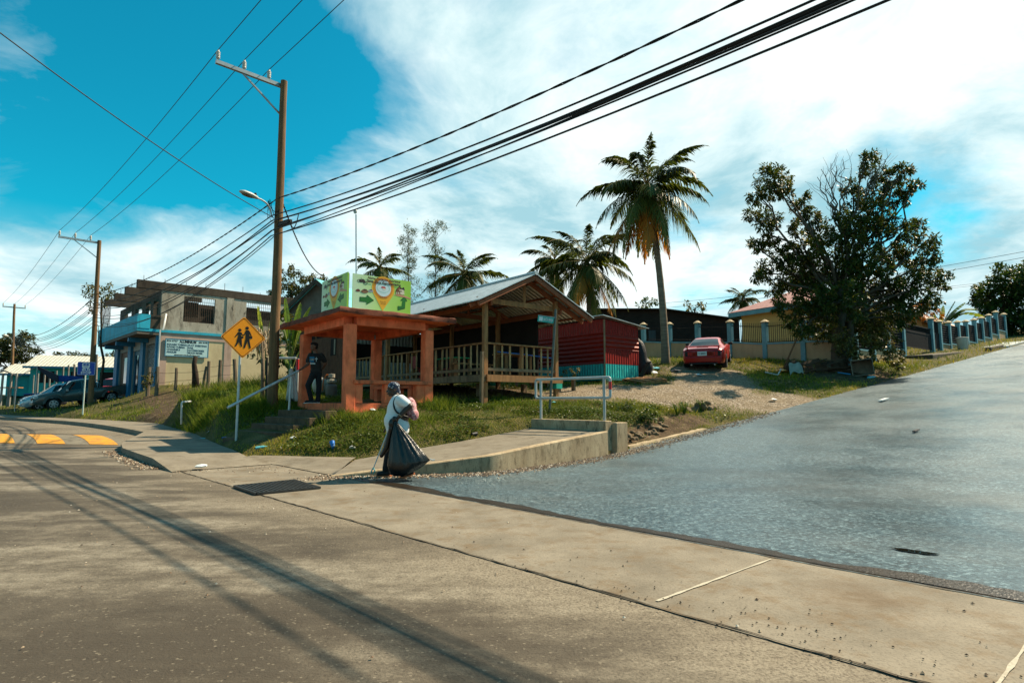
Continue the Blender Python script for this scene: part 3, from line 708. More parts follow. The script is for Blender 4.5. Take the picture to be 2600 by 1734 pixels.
for k, (a, b_, c_) in enumerate(zip(ins1, ins2, (ins3[0], ins3[2], ins3[1]))):
    e = a + E * 42 + Z * .1
    wire('power_line', ('high voltage wire on the outermost insulator far from the pole', 'high voltage wire on the middle insulator of the crossarm', 'high voltage wire on the insulator closest to the pole')[k], [(e, a, .35), (a, b_, .35), (b_, c_, .4)], .011, 'high voltage wires on the crossarms', 'power line')
zat = lambda v: P(700, v, 17.5).z
z2at = lambda v: P(242, v, 34.5).z
p2 = lambda v, o=0.0: Vector((pb2.x + N.x * o + .1, pb2.y + N.y * o, z2at(v)))
p3 = lambda v: Vector((pt3.x, pt3.y, P(34, v, 62).z))
G_ = 'telephone and power cables bundled on the poles'
S = [  # v on pole 1, exit u, radius, v on pole 2, sag, twist, label
    (505, 1885, .012, 748, .55, .012, 'twisted service cable topmost of the low bundle'),
    (552, 2068, .016, 770, .6, 0, 'black cable just under the twisted service cable'),
    (560, 2128, .018, 776, .75, 0, 'thickest black cable of the bundle passing the splice box'),
    (565, 2150, .017, 782, .85, 0, 'thick black cable hugging the thickest one'),
    (578, 2170, .014, 800, .9, 0, 'thin cable sagging under the thick pair'),
    (590, 2112, .017, 806, .95, 0, 'cable crossing up into the thick pair'),
    (597, 2140, .012, 816, 1.1, 0, 'thin cable second from the bottom of the bundle'),
    (603, 2258, .016, 826, 1.0, 0, 'lowest heavy cable running clear below the bundle')]
for k, (v1, ue, r_, v2, sg, tw, lb) in enumerate(S):
    no = -.14 if k % 2 else .02
    s_, e, sr = right_end(zat(v1), ue, 36, no - .1)
    mid = p2(v2, -.15)
    wire('telephone_cable', lb + (' from pole to pole'), [(e, s_, sr), (s_, mid, sg), (mid, p3(842 + 3 * k), 1.3)], r_, G_, 'cable', tw)
wire('service_wire', 'single wire rising from the tall pole across the road to the upper edge', [(P(694, 553, 17.4), P(-420, -240, 7.5), .25)], .011, None, 'cable')
wire('service_drop', 'loose twisted service wire dropping from the pole to the roof behind the shelter', [(P(717, 512, 17.5), P(824, 702, 26), .5)], .014, None, 'cable', .014)
for k, (v0, v1, u1, Y1) in enumerate(((652, 640, 2700, 40), (668, 655, 2700, 40), (715, 690, 2700, 60), (722, 694, 2700, 60))):
    wire('far_cable', ('upper of the near pair of wires beyond the mango tree', 'lower of the near pair of wires beyond the mango tree', 'upper of the far pair of wires behind the right tree', 'lower of the far pair of wires behind the right tree')[k], [(P(1680 if k < 2 else 2100, 770 + 12 * k if k < 2 else 745 + 6 * (k - 2), 62 if k < 2 else 75), P(u1, v1 - 20 if k < 2 else v1, Y1), .5)], .016, 'wires over the houses on the hill', 'cable')
t = thing('splice_box', 'black cable splice box hanging beside the tall pole', 'splice box', P(722, 566, 17.3))
mb = MB(); mb.bar(P(711, 570, 17.4), P(737, 562, 16.9), .13, .13); mb.build('case', rubber, t, bev=.015)
mb = MB(); mb.tube(sagpts(P(737, 560, 16.9), P(758, 545, 16.4), .3, 12), .014, 6); mb.build('lead', rubber, t, smooth=2)
mb = MB()
for k in range(9):
    a = P(684 + random.uniform(-4, 4), 505 + random.uniform(0, 8), 17.4); b_ = P(684 + random.uniform(-6, 28), 540 + random.uniform(-10, 15), 17.35); mb.tube(sagpts(a, b_, random.uniform(.1, .35), 8), .006, 4)
tag(mb.build('wire_tangle', rubber, None), 'tangle of thin loose wires around the tall pole below the lamp', 'wires')
# ------------------------------------------------------------------ signs
orange = M('sign_orange', (.95, .31, .006), .45, .06, 40, .02)
black = M('sign_black', (.008, .007, .006), .5, .05, 3, 0)
def frame2(c, a, b): return lambda x, y, d=0.0: c + a * x + b * y + a.cross(b).normalized() * d
def rounded(w_, h_, r_, k=5):
    out = []
    for cx_, cy_, a0 in ((w_ / 2 - r_, h_ / 2 - r_, 0), (-w_ / 2 + r_, h_ / 2 - r_, 90), (-w_ / 2 + r_, -h_ / 2 + r_, 180), (w_ / 2 - r_, -h_ / 2 + r_, 270)):
        for i in range(k + 1): a = R(a0 + 90 * i / k); out.append((cx_ + r_ * math.cos(a), cy_ + r_ * math.sin(a)))
    return out
def flat(mb, fr, poly, d, mi=0): mb.add([fr(x, y, d) for x, y in poly], [tuple(range(len(poly)))], mi)
def strip_loop(mb, fr, outer, inner, d, mi=0):
    n = len(outer); mb.add([fr(x, y, d) for x, y in outer] + [fr(x, y, d) for x, y in inner], [(i, (i + 1) % n, (i + 1) % n + n, i + n) for i in range(n)], mi)
sb = at(605, 14.7); sb.z = G(605, 1112, .4).z
t = thing('school_crossing_sign', 'orange diamond school crossing sign on a steel post beside the steps', 'road sign', sb)
mb = MB(); mb.tube([sb - Z * .3, sb + Z * 2.75], .031, 10); mb.build('post', galvp, t, smooth=True)
sc = P(618, 857, 14.62); a_ = N.copy(); a_ = (a_ + E * .12).normalized(); fr = frame2(sc, a_, Z); hd = .505
dia = [(x * math.cos(R(45)) - y * math.sin(R(45)), x * math.sin(R(45)) + y * math.cos(R(45))) for x, y in rounded(hd * 1.47, hd * 1.47, .05)]
sn = a_.cross(Z).normalized()
mb = MB(); mb.prism([fr(x, y) for x, y in dia], -sn * .006); pnl = mb.build('sign_panel', orange, t)
mb = MB(); strip_loop(mb, fr, [(x * .95, y * .95) for x, y in dia], [(x * .915, y * .915) for x, y in dia], .002); mb.build('border', black, t, fix=False)
U = lambda X_, Y__: ((X_ - 1166) / 241 * hd, (185 - Y__) / 250 * hd)
def circ(x, y, r_, k=18): return [(x + r_ * math.cos(2 * math.pi * i / k), y + r_ * math.sin(2 * math.pi * i / k)) for i in range(k)]
figs = [[circ(1203, 66, 20), [(1188, 94), (1222, 90), (1238, 112), (1254, 148), (1258, 166), (1248, 166), (1232, 135), (1233, 205), (1188, 205), (1189, 135), (1178, 158), (1160, 165), (1158, 156), (1172, 146)],
         [(1188, 203), (1233, 203), (1255, 314), (1238, 318), (1212, 232), (1188, 318), (1170, 314)], [(1232, 165), (1265, 163), (1266, 196), (1234, 197)]],
        [circ(1123, 96, 19), [(1104, 121), (1142, 121), (1152, 145), (1168, 150), (1168, 160), (1146, 158), (1138, 146), (1140, 170), (1153, 236), (1091, 232), (1108, 168), (1106, 150), (1078, 190), (1070, 184)],
         [(1098, 230), (1150, 232), (1157, 300), (1145, 303), (1118, 244), (1090, 300), (1076, 297)], [(1140, 172), (1166, 170), (1168, 198), (1142, 199)]]]
for fg in figs:
    mb = MB()
    for k, pl in enumerate(fg): flat(mb, fr, [U(*p) for p in pl], .0025 + .0006 * k)
    mb.build('pedestrian_symbol', black, t, fix=False)
# bus stop
bb = at(213.5, 31); bb.z = G(213.5, 1045, .7).z if False else P(213.5, 1046, 31).z
t = thing('bus_stop_sign', 'blue bus stop sign on a thin post in front of the pickup', 'road sign', bb)
mb = MB(); mb.tube([bb - Z * .3, P(218, 935, 31)], .035, 8); mb.build('post', M('sign_post_pale', (.42, .50, .46), .5, .1, 3, 0), t, smooth=True)
bc = P(219, 935.5, 30.9); fa = (N * .55 + Vector((1, 0, 0)) * .45).normalized(); fr = frame2(bc, fa, Z); bn = fa.cross(Z).normalized(); W_, H_ = .78, .69
blue_s = M('sign_blue', (.012, .05, .32), .4, .05, 3, 0); sw = M('sign_white', (.62, .66, .66), .5, .05, 3, 0)
mb = MB(); mb.prism([fr(x, y) for x, y in rounded(W_, H_, .05)], -bn * .008); mb.build('sign_panel', blue_s, t)
mb = MB(); strip_loop(mb, fr, rounded(W_ * .96, H_ * .955, .04), rounded(W_ * .93, H_ * .92, .035), .004); mb.build('border', sw, t, fix=False)
mb = MB(); flat(mb, fr, [(x - .02, y + .155) for x, y in rounded(.33, .27, .06)], .004)
for xx in (-.10, .06): mb.add([fr(xx + dx, y, .004) for dx, y in ((-.03, -.005), (.05, -.005), (.05, .03), (-.03, .03))], [(0, 1, 2, 3)])
for x0 in (-.135, -.005): flat(mb, fr, [(x0 + dx, y) for dx, y in ((0, .15), (.105, .15), (.105, .25), (0, .25))], .008, 1)
flat(mb, fr, [(x - .02, y + .095) for x, y in rounded(.2, .03, .01)], .008, 1)
mb.build('bus_symbol', [sw, blue_s], t, fix=False)
lettering('BUS', fr(-.0, -.13, .004), fa, Z, .12, sw, t, 'CENTER', bold=.03, width=.36); lettering('STOP', fr(-.0, -.285, .004), fa, Z, .12, sw, t, 'CENTER', bold=.03, width=.46)
# street name sign
pb = at(1393, 16.4); tp = P(1411, 786, 16.4)
t = thing('street_name_sign', 'leaning street name post with a small teal plate', 'street sign', pb)
mb = MB(); mb.tube([pb - Z * .3, tp], .034, 8); mb.build('post', M('dark_steel', (.10, .11, .10), .5, .2, 5, .05, metal=.4), t, smooth=True)
teal_s = M('sign_teal', (.02, .33, .28), .45, .08, 5, 0)
tl = P(1366.5, 801, 16.3); tr = P(1407, 806.5, 16.3); bl = P(1364.5, 816, 16.3)
fa = (tr - tl).normalized(); fb = (tl - bl).normalized(); Wd = (tr - tl).length; Hd = (tl - bl).length; fr = frame2(bl, fa, fb); nn = fa.cross(fb).normalized()
mb = MB(); mb.prism([fr(0, 0), fr(Wd, 0), fr(Wd, Hd), fr(0, Hd)], -nn * .006); mb.build('name_plate', teal_s, t)
mb = MB(); flat(mb, fr, [(.035, .03), (.14, .03), (.14, Hd - .025), (.035, Hd - .025)], .003); mb.build('emblem', sw, t, fix=False)
lettering('SANTA MARIA', fr(.155, .04, .003), fa, fb, Hd * .55, sw, t, width=Wd - .175, bold=.02)
mb = MB(); mb.bar(fr(.0, Hd + .006), fr(Wd + .03, Hd + .006), .018); mb.build('bracket', galv, t)
# ------------------------------------------------------------------ the pink shelter
C0 = Vector((-4.21, 15.0, 0)); FZ = 1.26; SA, SB = 3.43, 2.58
def Sh(a, b, z): return C0 + LL * a + RR * b + Z * z
salmon = M('salmon_plaster', (.80, .185, .078), .9, .26, 2.6, .35, .012, dirt=(.40, .07, .03), dirt_amt=.55, dscale=2.2, spec=.2)
salmon_d = M('salmon_stained', (.76, .165, .068), .9, .28, 2.0, .35, .012, dirt=(.10, .05, .03), dirt_amt=.8, dscale=2.6, spec=.2)
t = thing('bus_shelter', 'salmon pink concrete bus shelter with a flat mossy roof', 'bus shelter', Sh(SA / 2, SB / 2, .8))
cw = .27
def sbox(mb, a0, a1, b0, b1, z0, z1): mb.obox(Sh(a0, b0, z0), LL * (a1 - a0), RR * (b1 - b0), Z * (z1 - z0)); return mb
for a0, b0, zg in ((0, 0, .75), (SA - cw, 0, .9), (0, SB - cw, .9), (SA - cw, SB - cw, 1.0)):
    mb = MB(); sbox(mb, a0, a0 + cw, b0, b0 + cw, zg, 3.30); mb.build('column', salmon, t, bev=.018)
mb = MB(); sbox(mb, .03, SA - .03, .03, SB - .03, .6, FZ); sbox(mb, .004, SA - .004, -.004, .1, .8, FZ + .006); mb.build('plinth', salmon_d, t, bev=.01)
mb = MB(); sbox(mb, cw + .002, SA - cw - .002, .02, .24, 3.28, 3.5); mb.build('beam', salmon, t)
mb = MB(); sbox(mb, cw + .002, SA - cw - .002, SB - .24, SB - .02, 3.28, 3.5); mb.build('beam', salmon, t)
for a0 in (.02, SA - .24):
    mb = MB(); sbox(mb, a0, a0 + .22, cw + .002, SB - cw - .002, 3.28, 3.5); mb.build('beam', salmon, t)
# roof slab with a ragged edge
mb = MB(); cs = [(-.36, -.38), (-.36, SB + .5), (SA + .45, SB + .5), (SA + .68, -.38)]
edge = []
for i in range(4):
    a, b_ = cs[i], cs[(i + 1) % 4]
    for k in range(14): edge.append((a[0] + (b_[0] - a[0]) * k / 14, a[1] + (b_[1] - a[1]) * k / 14))
ctr = (SA / 2, SB / 2); rings = []
for sc_, z in ((.0, 3.502), (.5, 3.502), (.93, 3.502), (1.0, 3.512), (1.006, 3.57), (1.0, 3.645), (.985, 3.66), (.88, 3.685), (.5, 3.72), (.0, 3.74)):
    rings.append([Sh(ctr[0] + (a - ctr[0]) * max(sc_, .01) + (random.uniform(-.02, .02) if sc_ > .9 else 0), ctr[1] + (b_ - ctr[1]) * max(sc_, .01) + (random.uniform(-.02, .02) if sc_ > .9 else 0), z + (random.uniform(-.014, .014) if .6 < sc_ else 0)) for a, b_ in edge])
roofm = concrete('mossy_roof', (.10, .028, .016), (.24, .065, .034), (.02, .013, .009), 2.4, kind='Object', moss=(.06, .05, .022))
topm = concrete('roof_top_cement', (.16, .13, .085), (.26, .21, .14), (.05, .045, .025), 2.0, kind='Object', moss=(.05, .045, .02))
mb.loft(rings[:4], True, False, 2); mb.loft(rings[3:7], True, False, 0); mb.loft(rings[6:], True, False, 1)
mb.build('roof_slab', [roofm, topm, salmon], t, smooth=True)
# open front to the side road: ledge on low piers; bench at the back
mb = MB(); sbox(mb, -.05, .30, .20, SB - .05, FZ + .50, FZ + .60); mb.build('ledge', salmon_d, t, bev=.012)
for b0, b1 in ((cw, cw + .20), (1.10, 1.34), (SB - cw - .26, SB - cw)):
    mb = MB(); sbox(mb, .012, .22, b0 + .001, b1 - .001, FZ + .006, FZ + .5); mb.build('low_pier', salmon, t, bev=.008)
mb = MB(); sbox(mb, .5, SA - .5, SB - .42, SB - .04, FZ + .42, FZ + .5); mb.build('bench', salmon_d, t, bev=.01)
for a0 in (.55, 1.5, SA - .75):
    mb = MB(); sbox(mb, a0, a0 + .22, SB - .38, SB - .1, FZ, FZ + .42); mb.build('bench_leg', salmon, t, bev=.008)
# steps and hand rail
ed = Vector((.752, -.659, 0)); dn = Vector((-.659, -.752, 0)); A5 = Vector((-6.12, 16.35, 0))
t = thing('concrete_steps', 'worn concrete steps climbing from the footway to the pink shelter', 'steps', A5 + dn * .8)
stepm = concrete('step_concrete', (.055, .036, .019), (.11, .076, .045), (.032, .026, .010), 2.5, kind='Object', moss=(.035, .035, .014))
for k in range(5):
    zt = 1.08 - .17 * k; mb = MB(); a = A5 + dn * (.33 * k) - ed * (.06 * k)
    mb.obox(Vector((a.x, a.y, zt - .8)), ed * (2.35 - .1 * k), dn * .33 if k else (dn * .33), Z * .8)
    if k == 0: mb.obox(Vector((a.x, a.y, zt - .8)) - dn * 1.1, ed * 2.2, dn * 1.098, Z * .8)
    mb.build('step', stepm, t, bev=.012)
t = thing('hand_rail', 'sloping grey pipe hand rail up the shelter steps', 'hand rail', P(735, 1048, 15.9))
mb = MB(); mb.tube([P(578, 1035, 14.2), P(757, 942, 16.15)], .032, 10); mb.build('rail', galvp, t, smooth=True)
mb = MB(); mb.tube([P(733, 1050, 16.05), P(740, 951, 16.05)], .028, 10); mb.build('post', galvp, t, smooth=True)
# ------------------------------------------------------------------ billboards on the shelter roof
m, nt, b = new_mat('billboard_print'); tc = nt.nodes.new('ShaderNodeTexCoord'); sp = nt.nodes.new('ShaderNodeSeparateXYZ'); lnk(nt, tc.outputs['UV'], sp.inputs[0])
c = ramp(nt, math_(nt, 'ADD', math_(nt, 'MULTIPLY', sp.outputs[0], .55), math_(nt, 'MULTIPLY', math_(nt, 'ADD', noise(nt, tc.outputs['UV'], 1.5, 2), -.5), .25)), [(.05, (.50, .66, .44)), (.45, (.40, .64, .16)), (.9, (.26, .50, .03))])
lnk(nt, c, b.inputs['Base Color']); b.inputs['Roughness'].default_value = .45; bill_m = m
pin_y = M('pin_yellow', (.72, .36, .02), .5, .05, 3, 0); pin_o = M('pin_orange', (.60, .22, .02), .5, .05, 3, 0); pin_w = M('pin_white', (.55, .68, .70), .5, .06, 3, 0)
grn = M('arrow_green', (.012, .15, .02), .5, .1, 3, 0); brn = M('print_brown', (.28, .11, .04), .5, .3, 20, 0); skin_p = M('print_skin', (.55, .25, .15), .5, .1, 9, 0); dk = M('print_dark', (.03, .022, .02), .5, .3, 30, 0); mint = M('print_mint', (.18, .50, .42), .5, .1, 3, 0); lite = M('print_cream', (.62, .55, .42), .5, .2, 25, 0)
def billboard(o, a, label, flip=False, arrows=None):
    t = thing('billboard', label, 'billboard', o, 0, 'billboards on the shelter roof')
    n_ = a.cross(Z).normalized(); W_, H_ = 1.72, .95; fr = frame2(o, a, Z)
    mb = MB(); mb.prism([fr(0, 0), fr(W_, 0), fr(W_, H_), fr(0, H_)], -n_ * .03); mb.build('panel', bill_m, t, uv=(o, a, Z))
    mb = MB()
    for x in (.05, W_ - .05): mb.bar(fr(x, -.05, -.05), fr(x, H_ - .02, -.05), .04)
    mb.bar(fr(.05, .06, -.06), fr(.4, .0, -.5), .03); mb.build('stand', galv, t)
    q = lambda X_, Y__: ((X_ - 790) / 1045 * W_, (885 - Y__) / 695 * H_ + (X_ - 790) / 1045 * .0)
    sk = lambda X_, Y__: q(X_, Y__ - (X_ - 790) * .083)
    mb = MB(); cx_, cy_ = sk(1321, 470); r_ = .335; pin = []
    for i in range(25): an = R(-28 + 236 * i / 24); pin.append((cx_ + r_ * math.cos(an), cy_ + .02 + r_ * .98 * math.sin(an)))
    pin.append((cx_ - .01, .035)); flat(mb, fr, pin, .003)
    flat(mb, fr, circ(cx_, cy_ + .03, .285, 28), .005, 1); flat(mb, fr, circ(cx_, cy_ + .03, .228, 28), .007, 2)
    strip_loop(mb, fr, [(cx_ + .19 * math.cos(an), cy_ + .03 + .125 * math.sin(an)) for an in [2 * math.pi * i / 28 for i in range(28)]], [(cx_ + .18 * math.cos(an), cy_ + .03 + .115 * math.sin(an)) for an in [2 * math.pi * i / 28 for i in range(28)]], .009, 4)
    flat(mb, fr, [(cx_ - .075, cy_ + .03), (cx_ - .05, cy_ + .075), (cx_ + .045, cy_ + .075), (cx_ + .075, cy_ + .03)], .009, 3); flat(mb, fr, [(cx_ - .02, cy_ - .015), (cx_ + .065, cy_ - .015), (cx_ + .065, cy_ + .03), (cx_ - .02, cy_ + .03)], .0095, 5)
    mb.build('map_pin', [pin_y, pin_o, pin_w, M('print_red', (.45, .03, .03), .5, .1, 3, 0), mint, lite], t, fix=False)
    lettering('HOME PROTECTOR', fr(cx_, cy_ + .125, .0095), a, Z, .035, mint, t, 'CENTER', bold=.01)
    lettering('Santa Elena', fr(cx_, cy_ - .235, .006), a, Z, .035, dk, t, 'CENTER', shear=.3)
    lettering('Phone No.', fr(cx_, cy_ - .36, .0055), a, Z, .03, dk, t, 'CENTER', shear=.3); lettering('660 2708', fr(cx_, cy_ - .41, .0055), a, Z, .028, dk, t, 'CENTER', shear=.3)
    lettering('Home Protector Insurance', fr(.40, H_ - .095, .0105), a, Z, .075, dk, t, shear=.45, width=.98, bold=.03)
    lettering('Santa Elena Representative', fr(.37, H_ - .185, .0105), a, Z, .075, dk, t, shear=.45, width=1.02, bold=.03)
    def arrow(kind):
        A1 = [(918, 645), (1030, 648), (1032, 603), (1150, 700), (1030, 780), (1027, 735), (918, 728)]
        A2 = [(1596, 790), (1665, 795), (1680, 680), (1642, 678), (1716, 605), (1762, 695), (1728, 690), (1724, 830), (1600, 868)]
        A3 = [(1700, 665), (1596, 668), (1594, 623), (1476, 720), (1596, 800), (1599, 755), (1700, 748)]
        pl = {'r': A1, 'u': A2, 'l': A3}[kind]; pl = [sk(*p) for p in pl]; mb = MB()
        c_ = (sum(p[0] for p in pl) / len(pl), sum(p[1] for p in pl) / len(pl))
        flat(mb, fr, [(c_[0] + (x - c_[0]) * 1.09, c_[1] + (y - c_[1]) * 1.12) for x, y in pl], .003, 1); flat(mb, fr, pl, .0045, 0)
        mb.build('arrow_sign', [grn, black], t, fix=False)
    for k in arrows: arrow(k)
    mb = MB(); hq = lambda pl: [sk(*p) for p in pl]
    flat(mb, fr, hq([(1548, 470), (1690, 455), (1690, 560), (1552, 560)]), .003, 0); flat(mb, fr, hq([(1600, 440), (1700, 430), (1712, 555), (1660, 560)]), .0035, 3)
    flat(mb, fr, hq([(1545, 475), (1615, 382), (1660, 425), (1700, 400), (1720, 470), (1660, 450)]), .004, 1); flat(mb, fr, hq([(1570, 455), (1612, 410), (1645, 455)]), .0046, 0)
    flat(mb, fr, hq([(1548, 490), (1660, 482), (1666, 498), (1545, 505)]), .0048, 1)
    for x in (1560, 1595, 1632): flat(mb, fr, hq([(x, 508), (x + 16, 508), (x + 16, 552), (x, 552)]), .005, 3)
    flat(mb, fr, hq([(1500, 572), (1600, 560), (1700, 572), (1840, 625), (1836, 648), (1720, 615), (1620, 598), (1560, 582)]), .0032, 2)
    mb.build('house_picture', [brn, dk, skin_p, lite], t, fix=False)
    mb = MB()
    for x0, y0, k, mi in ((835, 520, .8, 0), (1050, 515, .9, 1), (925, 530, 1.25, 2)):
        flat(mb, fr, hq([(x0, y0), (x0 + 20 * k, y0 - 22 * k), (x0 + 45 * k, y0 - 38 * k), (x0 + 75 * k, y0 - 36 * k), (x0 + 100 * k, y0 - 10 * k), (x0 + 105 * k, y0 + 15 * k), (x0 + 60 * k, y0 + 32 * k), (x0 + 15 * k, y0 + 22 * k)]), .003 + .001 * mi, mi)
        flat(mb, fr, hq([(x0 + 30 * k, y0 - 16 * k), (x0 + 48 * k, y0 - 32 * k), (x0 + 72 * k, y0 - 30 * k), (x0 + 84 * k, y0 - 14 * k)]), .0035 + .001 * mi, 3)
    mb.build('car_picture', [M('print_maroon', (.14, .04, .03), .5, .2, 9, 0), M('print_silver', (.30, .33, .36), .5, .2, 9, 0), M('print_bronze', (.20, .10, .05), .5, .3, 9, 0), dk], t, fix=False)
    mb = MB()
    for x, y, r0 in ((893, 330, 32), (1002, 368, 36)):
        ri = [sk(x + (r0 - 9) * math.cos(an), y + (r0 - 9) * math.sin(an)) for an in [2 * math.pi * i / 16 for i in range(16)]]; ro_ = [sk(x + r0 * math.cos(an), y + r0 * math.sin(an)) for an in [2 * math.pi * i / 16 for i in range(16)]]
        strip_loop(mb, fr, ro_, ri, .003)
    flat(mb, fr, hq([(890, 325), (905, 295), (930, 300), (955, 290), (985, 300), (1010, 365), (985, 370), (955, 355), (925, 360), (900, 345)]), .0035); flat(mb, fr, hq([(920, 262), (926, 262), (945, 300), (936, 303)]), .0038)
    mb.build('motorcycle_picture', dk, t, fix=False)
    return t
billboard(Sh(.15, .18, 3.70), RR, 'green billboard facing the side road with the wider full view of its pin and arrows', arrows='ru')
billboard(Sh(1.80, .0, 3.70), -LL, 'green billboard seen at an angle above the shelter entrance', arrows='rl')
# ------------------------------------------------------------------ open timber pavilion
C1 = Vector((-.81, 17.6, 0))
def Pv(a, b, z): return C1 + LL * a + RR * b + Z * z
timber = M('rough_timber', (.33, .155, .06), .85, .3, 2.5, .35, .01, stretch=(5, 5, .6), dirt=(.10, .055, .03), dirt_amt=.6, dscale=2)
timber_g = M('grey_timber', (.23, .155, .09), .9, .3, 2.5, .4, .01, stretch=(4, 4, 1), dirt=(.06, .045, .03), dirt_amt=.6, dscale=2)
raft = M('rafter_timber', (.24, .075, .032), .8, .25, 3, .3)
bamboo = M('bamboo', (.42, .27, .12), .6, .3, 4, .15, dirt=(.20, .09, .04), dirt_amt=.6, dscale=3)
zinc = corrugated('zinc_roof', (.50, .53, .53), .19, 0, .38, .55, .03, dirt=(.30, .27, .22), dirt_amt=.5)
zinc_w = corrugated('zinc_wall', (.30, .36, .37), .16, 0, .5, .2, .02, dirt=(.10, .09, .07), dirt_amt=.5)
t = thing('timber_pavilion', 'open timber pavilion on stilts with bamboo railings and a zinc gable roof', 'pavilion', Pv(4.5, 1.5, 1.5))
AL, BW, DZ, RZ = 9.2, 2.9, 2.1, 3.05
ez0, ezr, ez1 = 4.22, 5.29, 4.11; b0, br, b1_ = -.6, 1.62, 4.24
mb = MB()
mb.obox(Pv(-.1, -.06, DZ - .05), LL * (AL + .1), RR * (BW + .2), Z * .05); mb.build('deck', timber_g, t)
mb = MB(); mb.obox(Pv(-.15, -.02, DZ - .2), RR * (BW + .2), LL * .05, Z * .205); mb.build('fascia_board', timber, t)
mb = MB(); mb.obox(Pv(-.1, -.11, DZ - .2), LL * AL, RR * .05, Z * .205); mb.build('fascia_board', timber_g, t)
posts = [(0, 0)] + [(a, 0) for a in (3.1, 6.2, 9.2)] + [(a, BW) for a in (0, 3.1, 6.2, 9.2)]
for a, b in posts:
    zt = ez0 + (ezr - ez0) * ((b - b0) / (br - b0)) if b < br else ez1 + (ezr - ez1) * ((b1_ - b) / (b1_ - br)); g = Pv(a, b, 0)
    mb = MB(); mb.bar(g + Z * (hz(g.x, g.y) - .3), g + Z * (zt - .1), .13, .13, up=RR); mb.build('post', timber, t)
for a, b in ((1.5, .9), (4.6, .1), (4.6, 2.6), (7.6, .1), (1.5, 2.8)):
    g = Pv(a, b, 0); mb = MB(); mb.bar(g + Z * (hz(g.x, g.y) - .3), g + Z * (DZ - .2), .16, .16, up=RR); mb.build('stilt', timber_g, t)
tealp = M('teal_pier_paint', (.02, .36, .25), .7, .2, 3, .1)
for a, b in ((-.02, BW + .02), (3.0, BW - .4)):
    g = Pv(a, b, 0); mb = MB(); z0 = hz(g.x, g.y); mb.obox(g + Z * (z0 + .25) - LL * .13 - RR * .13, LL * .26, RR * .26, Z * (DZ - .21 - z0 - .25)); mb.build('pier', tealp, t)
# roof sheets
mb = MB(); mb.obox(Pv(-.5, b0, ez0), LL * 10.2, RR * (br - b0) + Z * (ezr - ez0), Vector((0, 0, .03))); mb.build('roof_sheet', zinc, t, uv=(Pv(0, 0, 0), LL, RR))
mb = MB(); mb.obox(Pv(-.5, br, ezr), LL * 10.2, RR * (b1_ - br) + Z * (ez1 - ezr), Vector((0, 0, .03))); mb.build('roof_sheet', zinc, t, uv=(Pv(0, 0, 0), LL, RR))
mb = MB(); mb.tube([Pv(-.52, br, ezr + .03), Pv(9.7, br, ezr + .03)], .07, 8); mb.build('ridge_cap', galvp, t, smooth=True)
zl = lambda b: (ez0 + (ezr - ez0) * (b - b0) / (br - b0) if b < br else ezr + (ez1 - ezr) * (b - br) / (b1_ - br))
for a in (-.42, .0, 3.1, 6.2, 9.2):
    for s0, s1 in ((b0 + .05, br), (br, b1_ - .05)):
        mb = MB(); mb.bar(Pv(a, s0, zl(s0) - .11), Pv(a, s1, zl(s1) - .11), .07, .13); mb.build('rafter', raft, t)
    if a >= 0:
        mb = MB(); mb.bar(Pv(a + .075, -.25, 4.36), Pv(a + .075, BW + .25, 4.36), .06, .16); mb.build('tie_beam', timber if a == 0 else raft, t)
        mb = MB(); mb.bar(Pv(a + .075, br, 4.44), Pv(a + .075, br, ezr - .12), .07, .09); mb.build('king_post', timber if a == 0 else raft, t)
for b in (b0 + .25, .45, 1.3, 1.95, 2.75, 3.45, b1_ - .2):
    mb = MB(); mb.bar(Pv(-.48, b, zl(b) - .03), Pv(9.6, b, zl(b) - .03), .05, .055); mb.build('purlin', raft, t)
for b in (0.0, BW):
    mb = MB(); mb.bar(Pv(-.2, b + .1, 4.25), Pv(9.3, b + .1, 4.25), .06, .14); mb.build('wall_plate', raft, t)
# railings
def railing(o, d, L, n, posts_at, inset):
    mb = MB(); mb.bar(o + Z * RZ - d * .12, o + d * L + Z * RZ, .12, .045); mb.build('hand_rail', timber, t)
    mb = MB(); mb.bar(o + Z * (DZ + .17), o + d * L + Z * (DZ + .17), .045, .09); mb.build('bottom_rail', timber_g, t)
    for k in range(1, n):
        x = L * k / n + random.uniform(-.04, .04)
        if any(abs(x - q) < .13 for q in posts_at): continue
        p = o + d * x + inset * .06; lean = d * random.uniform(-.02, .02); r_ = random.uniform(.026, .038)
        mb = MB(); pts = []; rs = []
        for i in range(9):
            f = i / 8; pts.append(p + lean * f + Z * (DZ + .03 + (RZ - DZ - .05) * f)); rs.append(r_ * (1.12 if i % 3 == 0 else 1))
        mb.tube(pts, rs, 7); mb.build('baluster', bamboo, t, smooth=True)
    for q in posts_at:
        p = o + d * q + inset * .05; mb = MB(); mb.bar(p + Z * (DZ - .02), p + Z * (RZ - .02), .10, .08, up=d); mb.build('rail_post', timber, t)
railing(Pv(-.02, .08, 0), RR, BW - .05, 9, (1.38,), LL)
railing(Pv(.1, -.02, 0), LL, 9.0, 27, (1.75, 4.6, 6.6), RR)
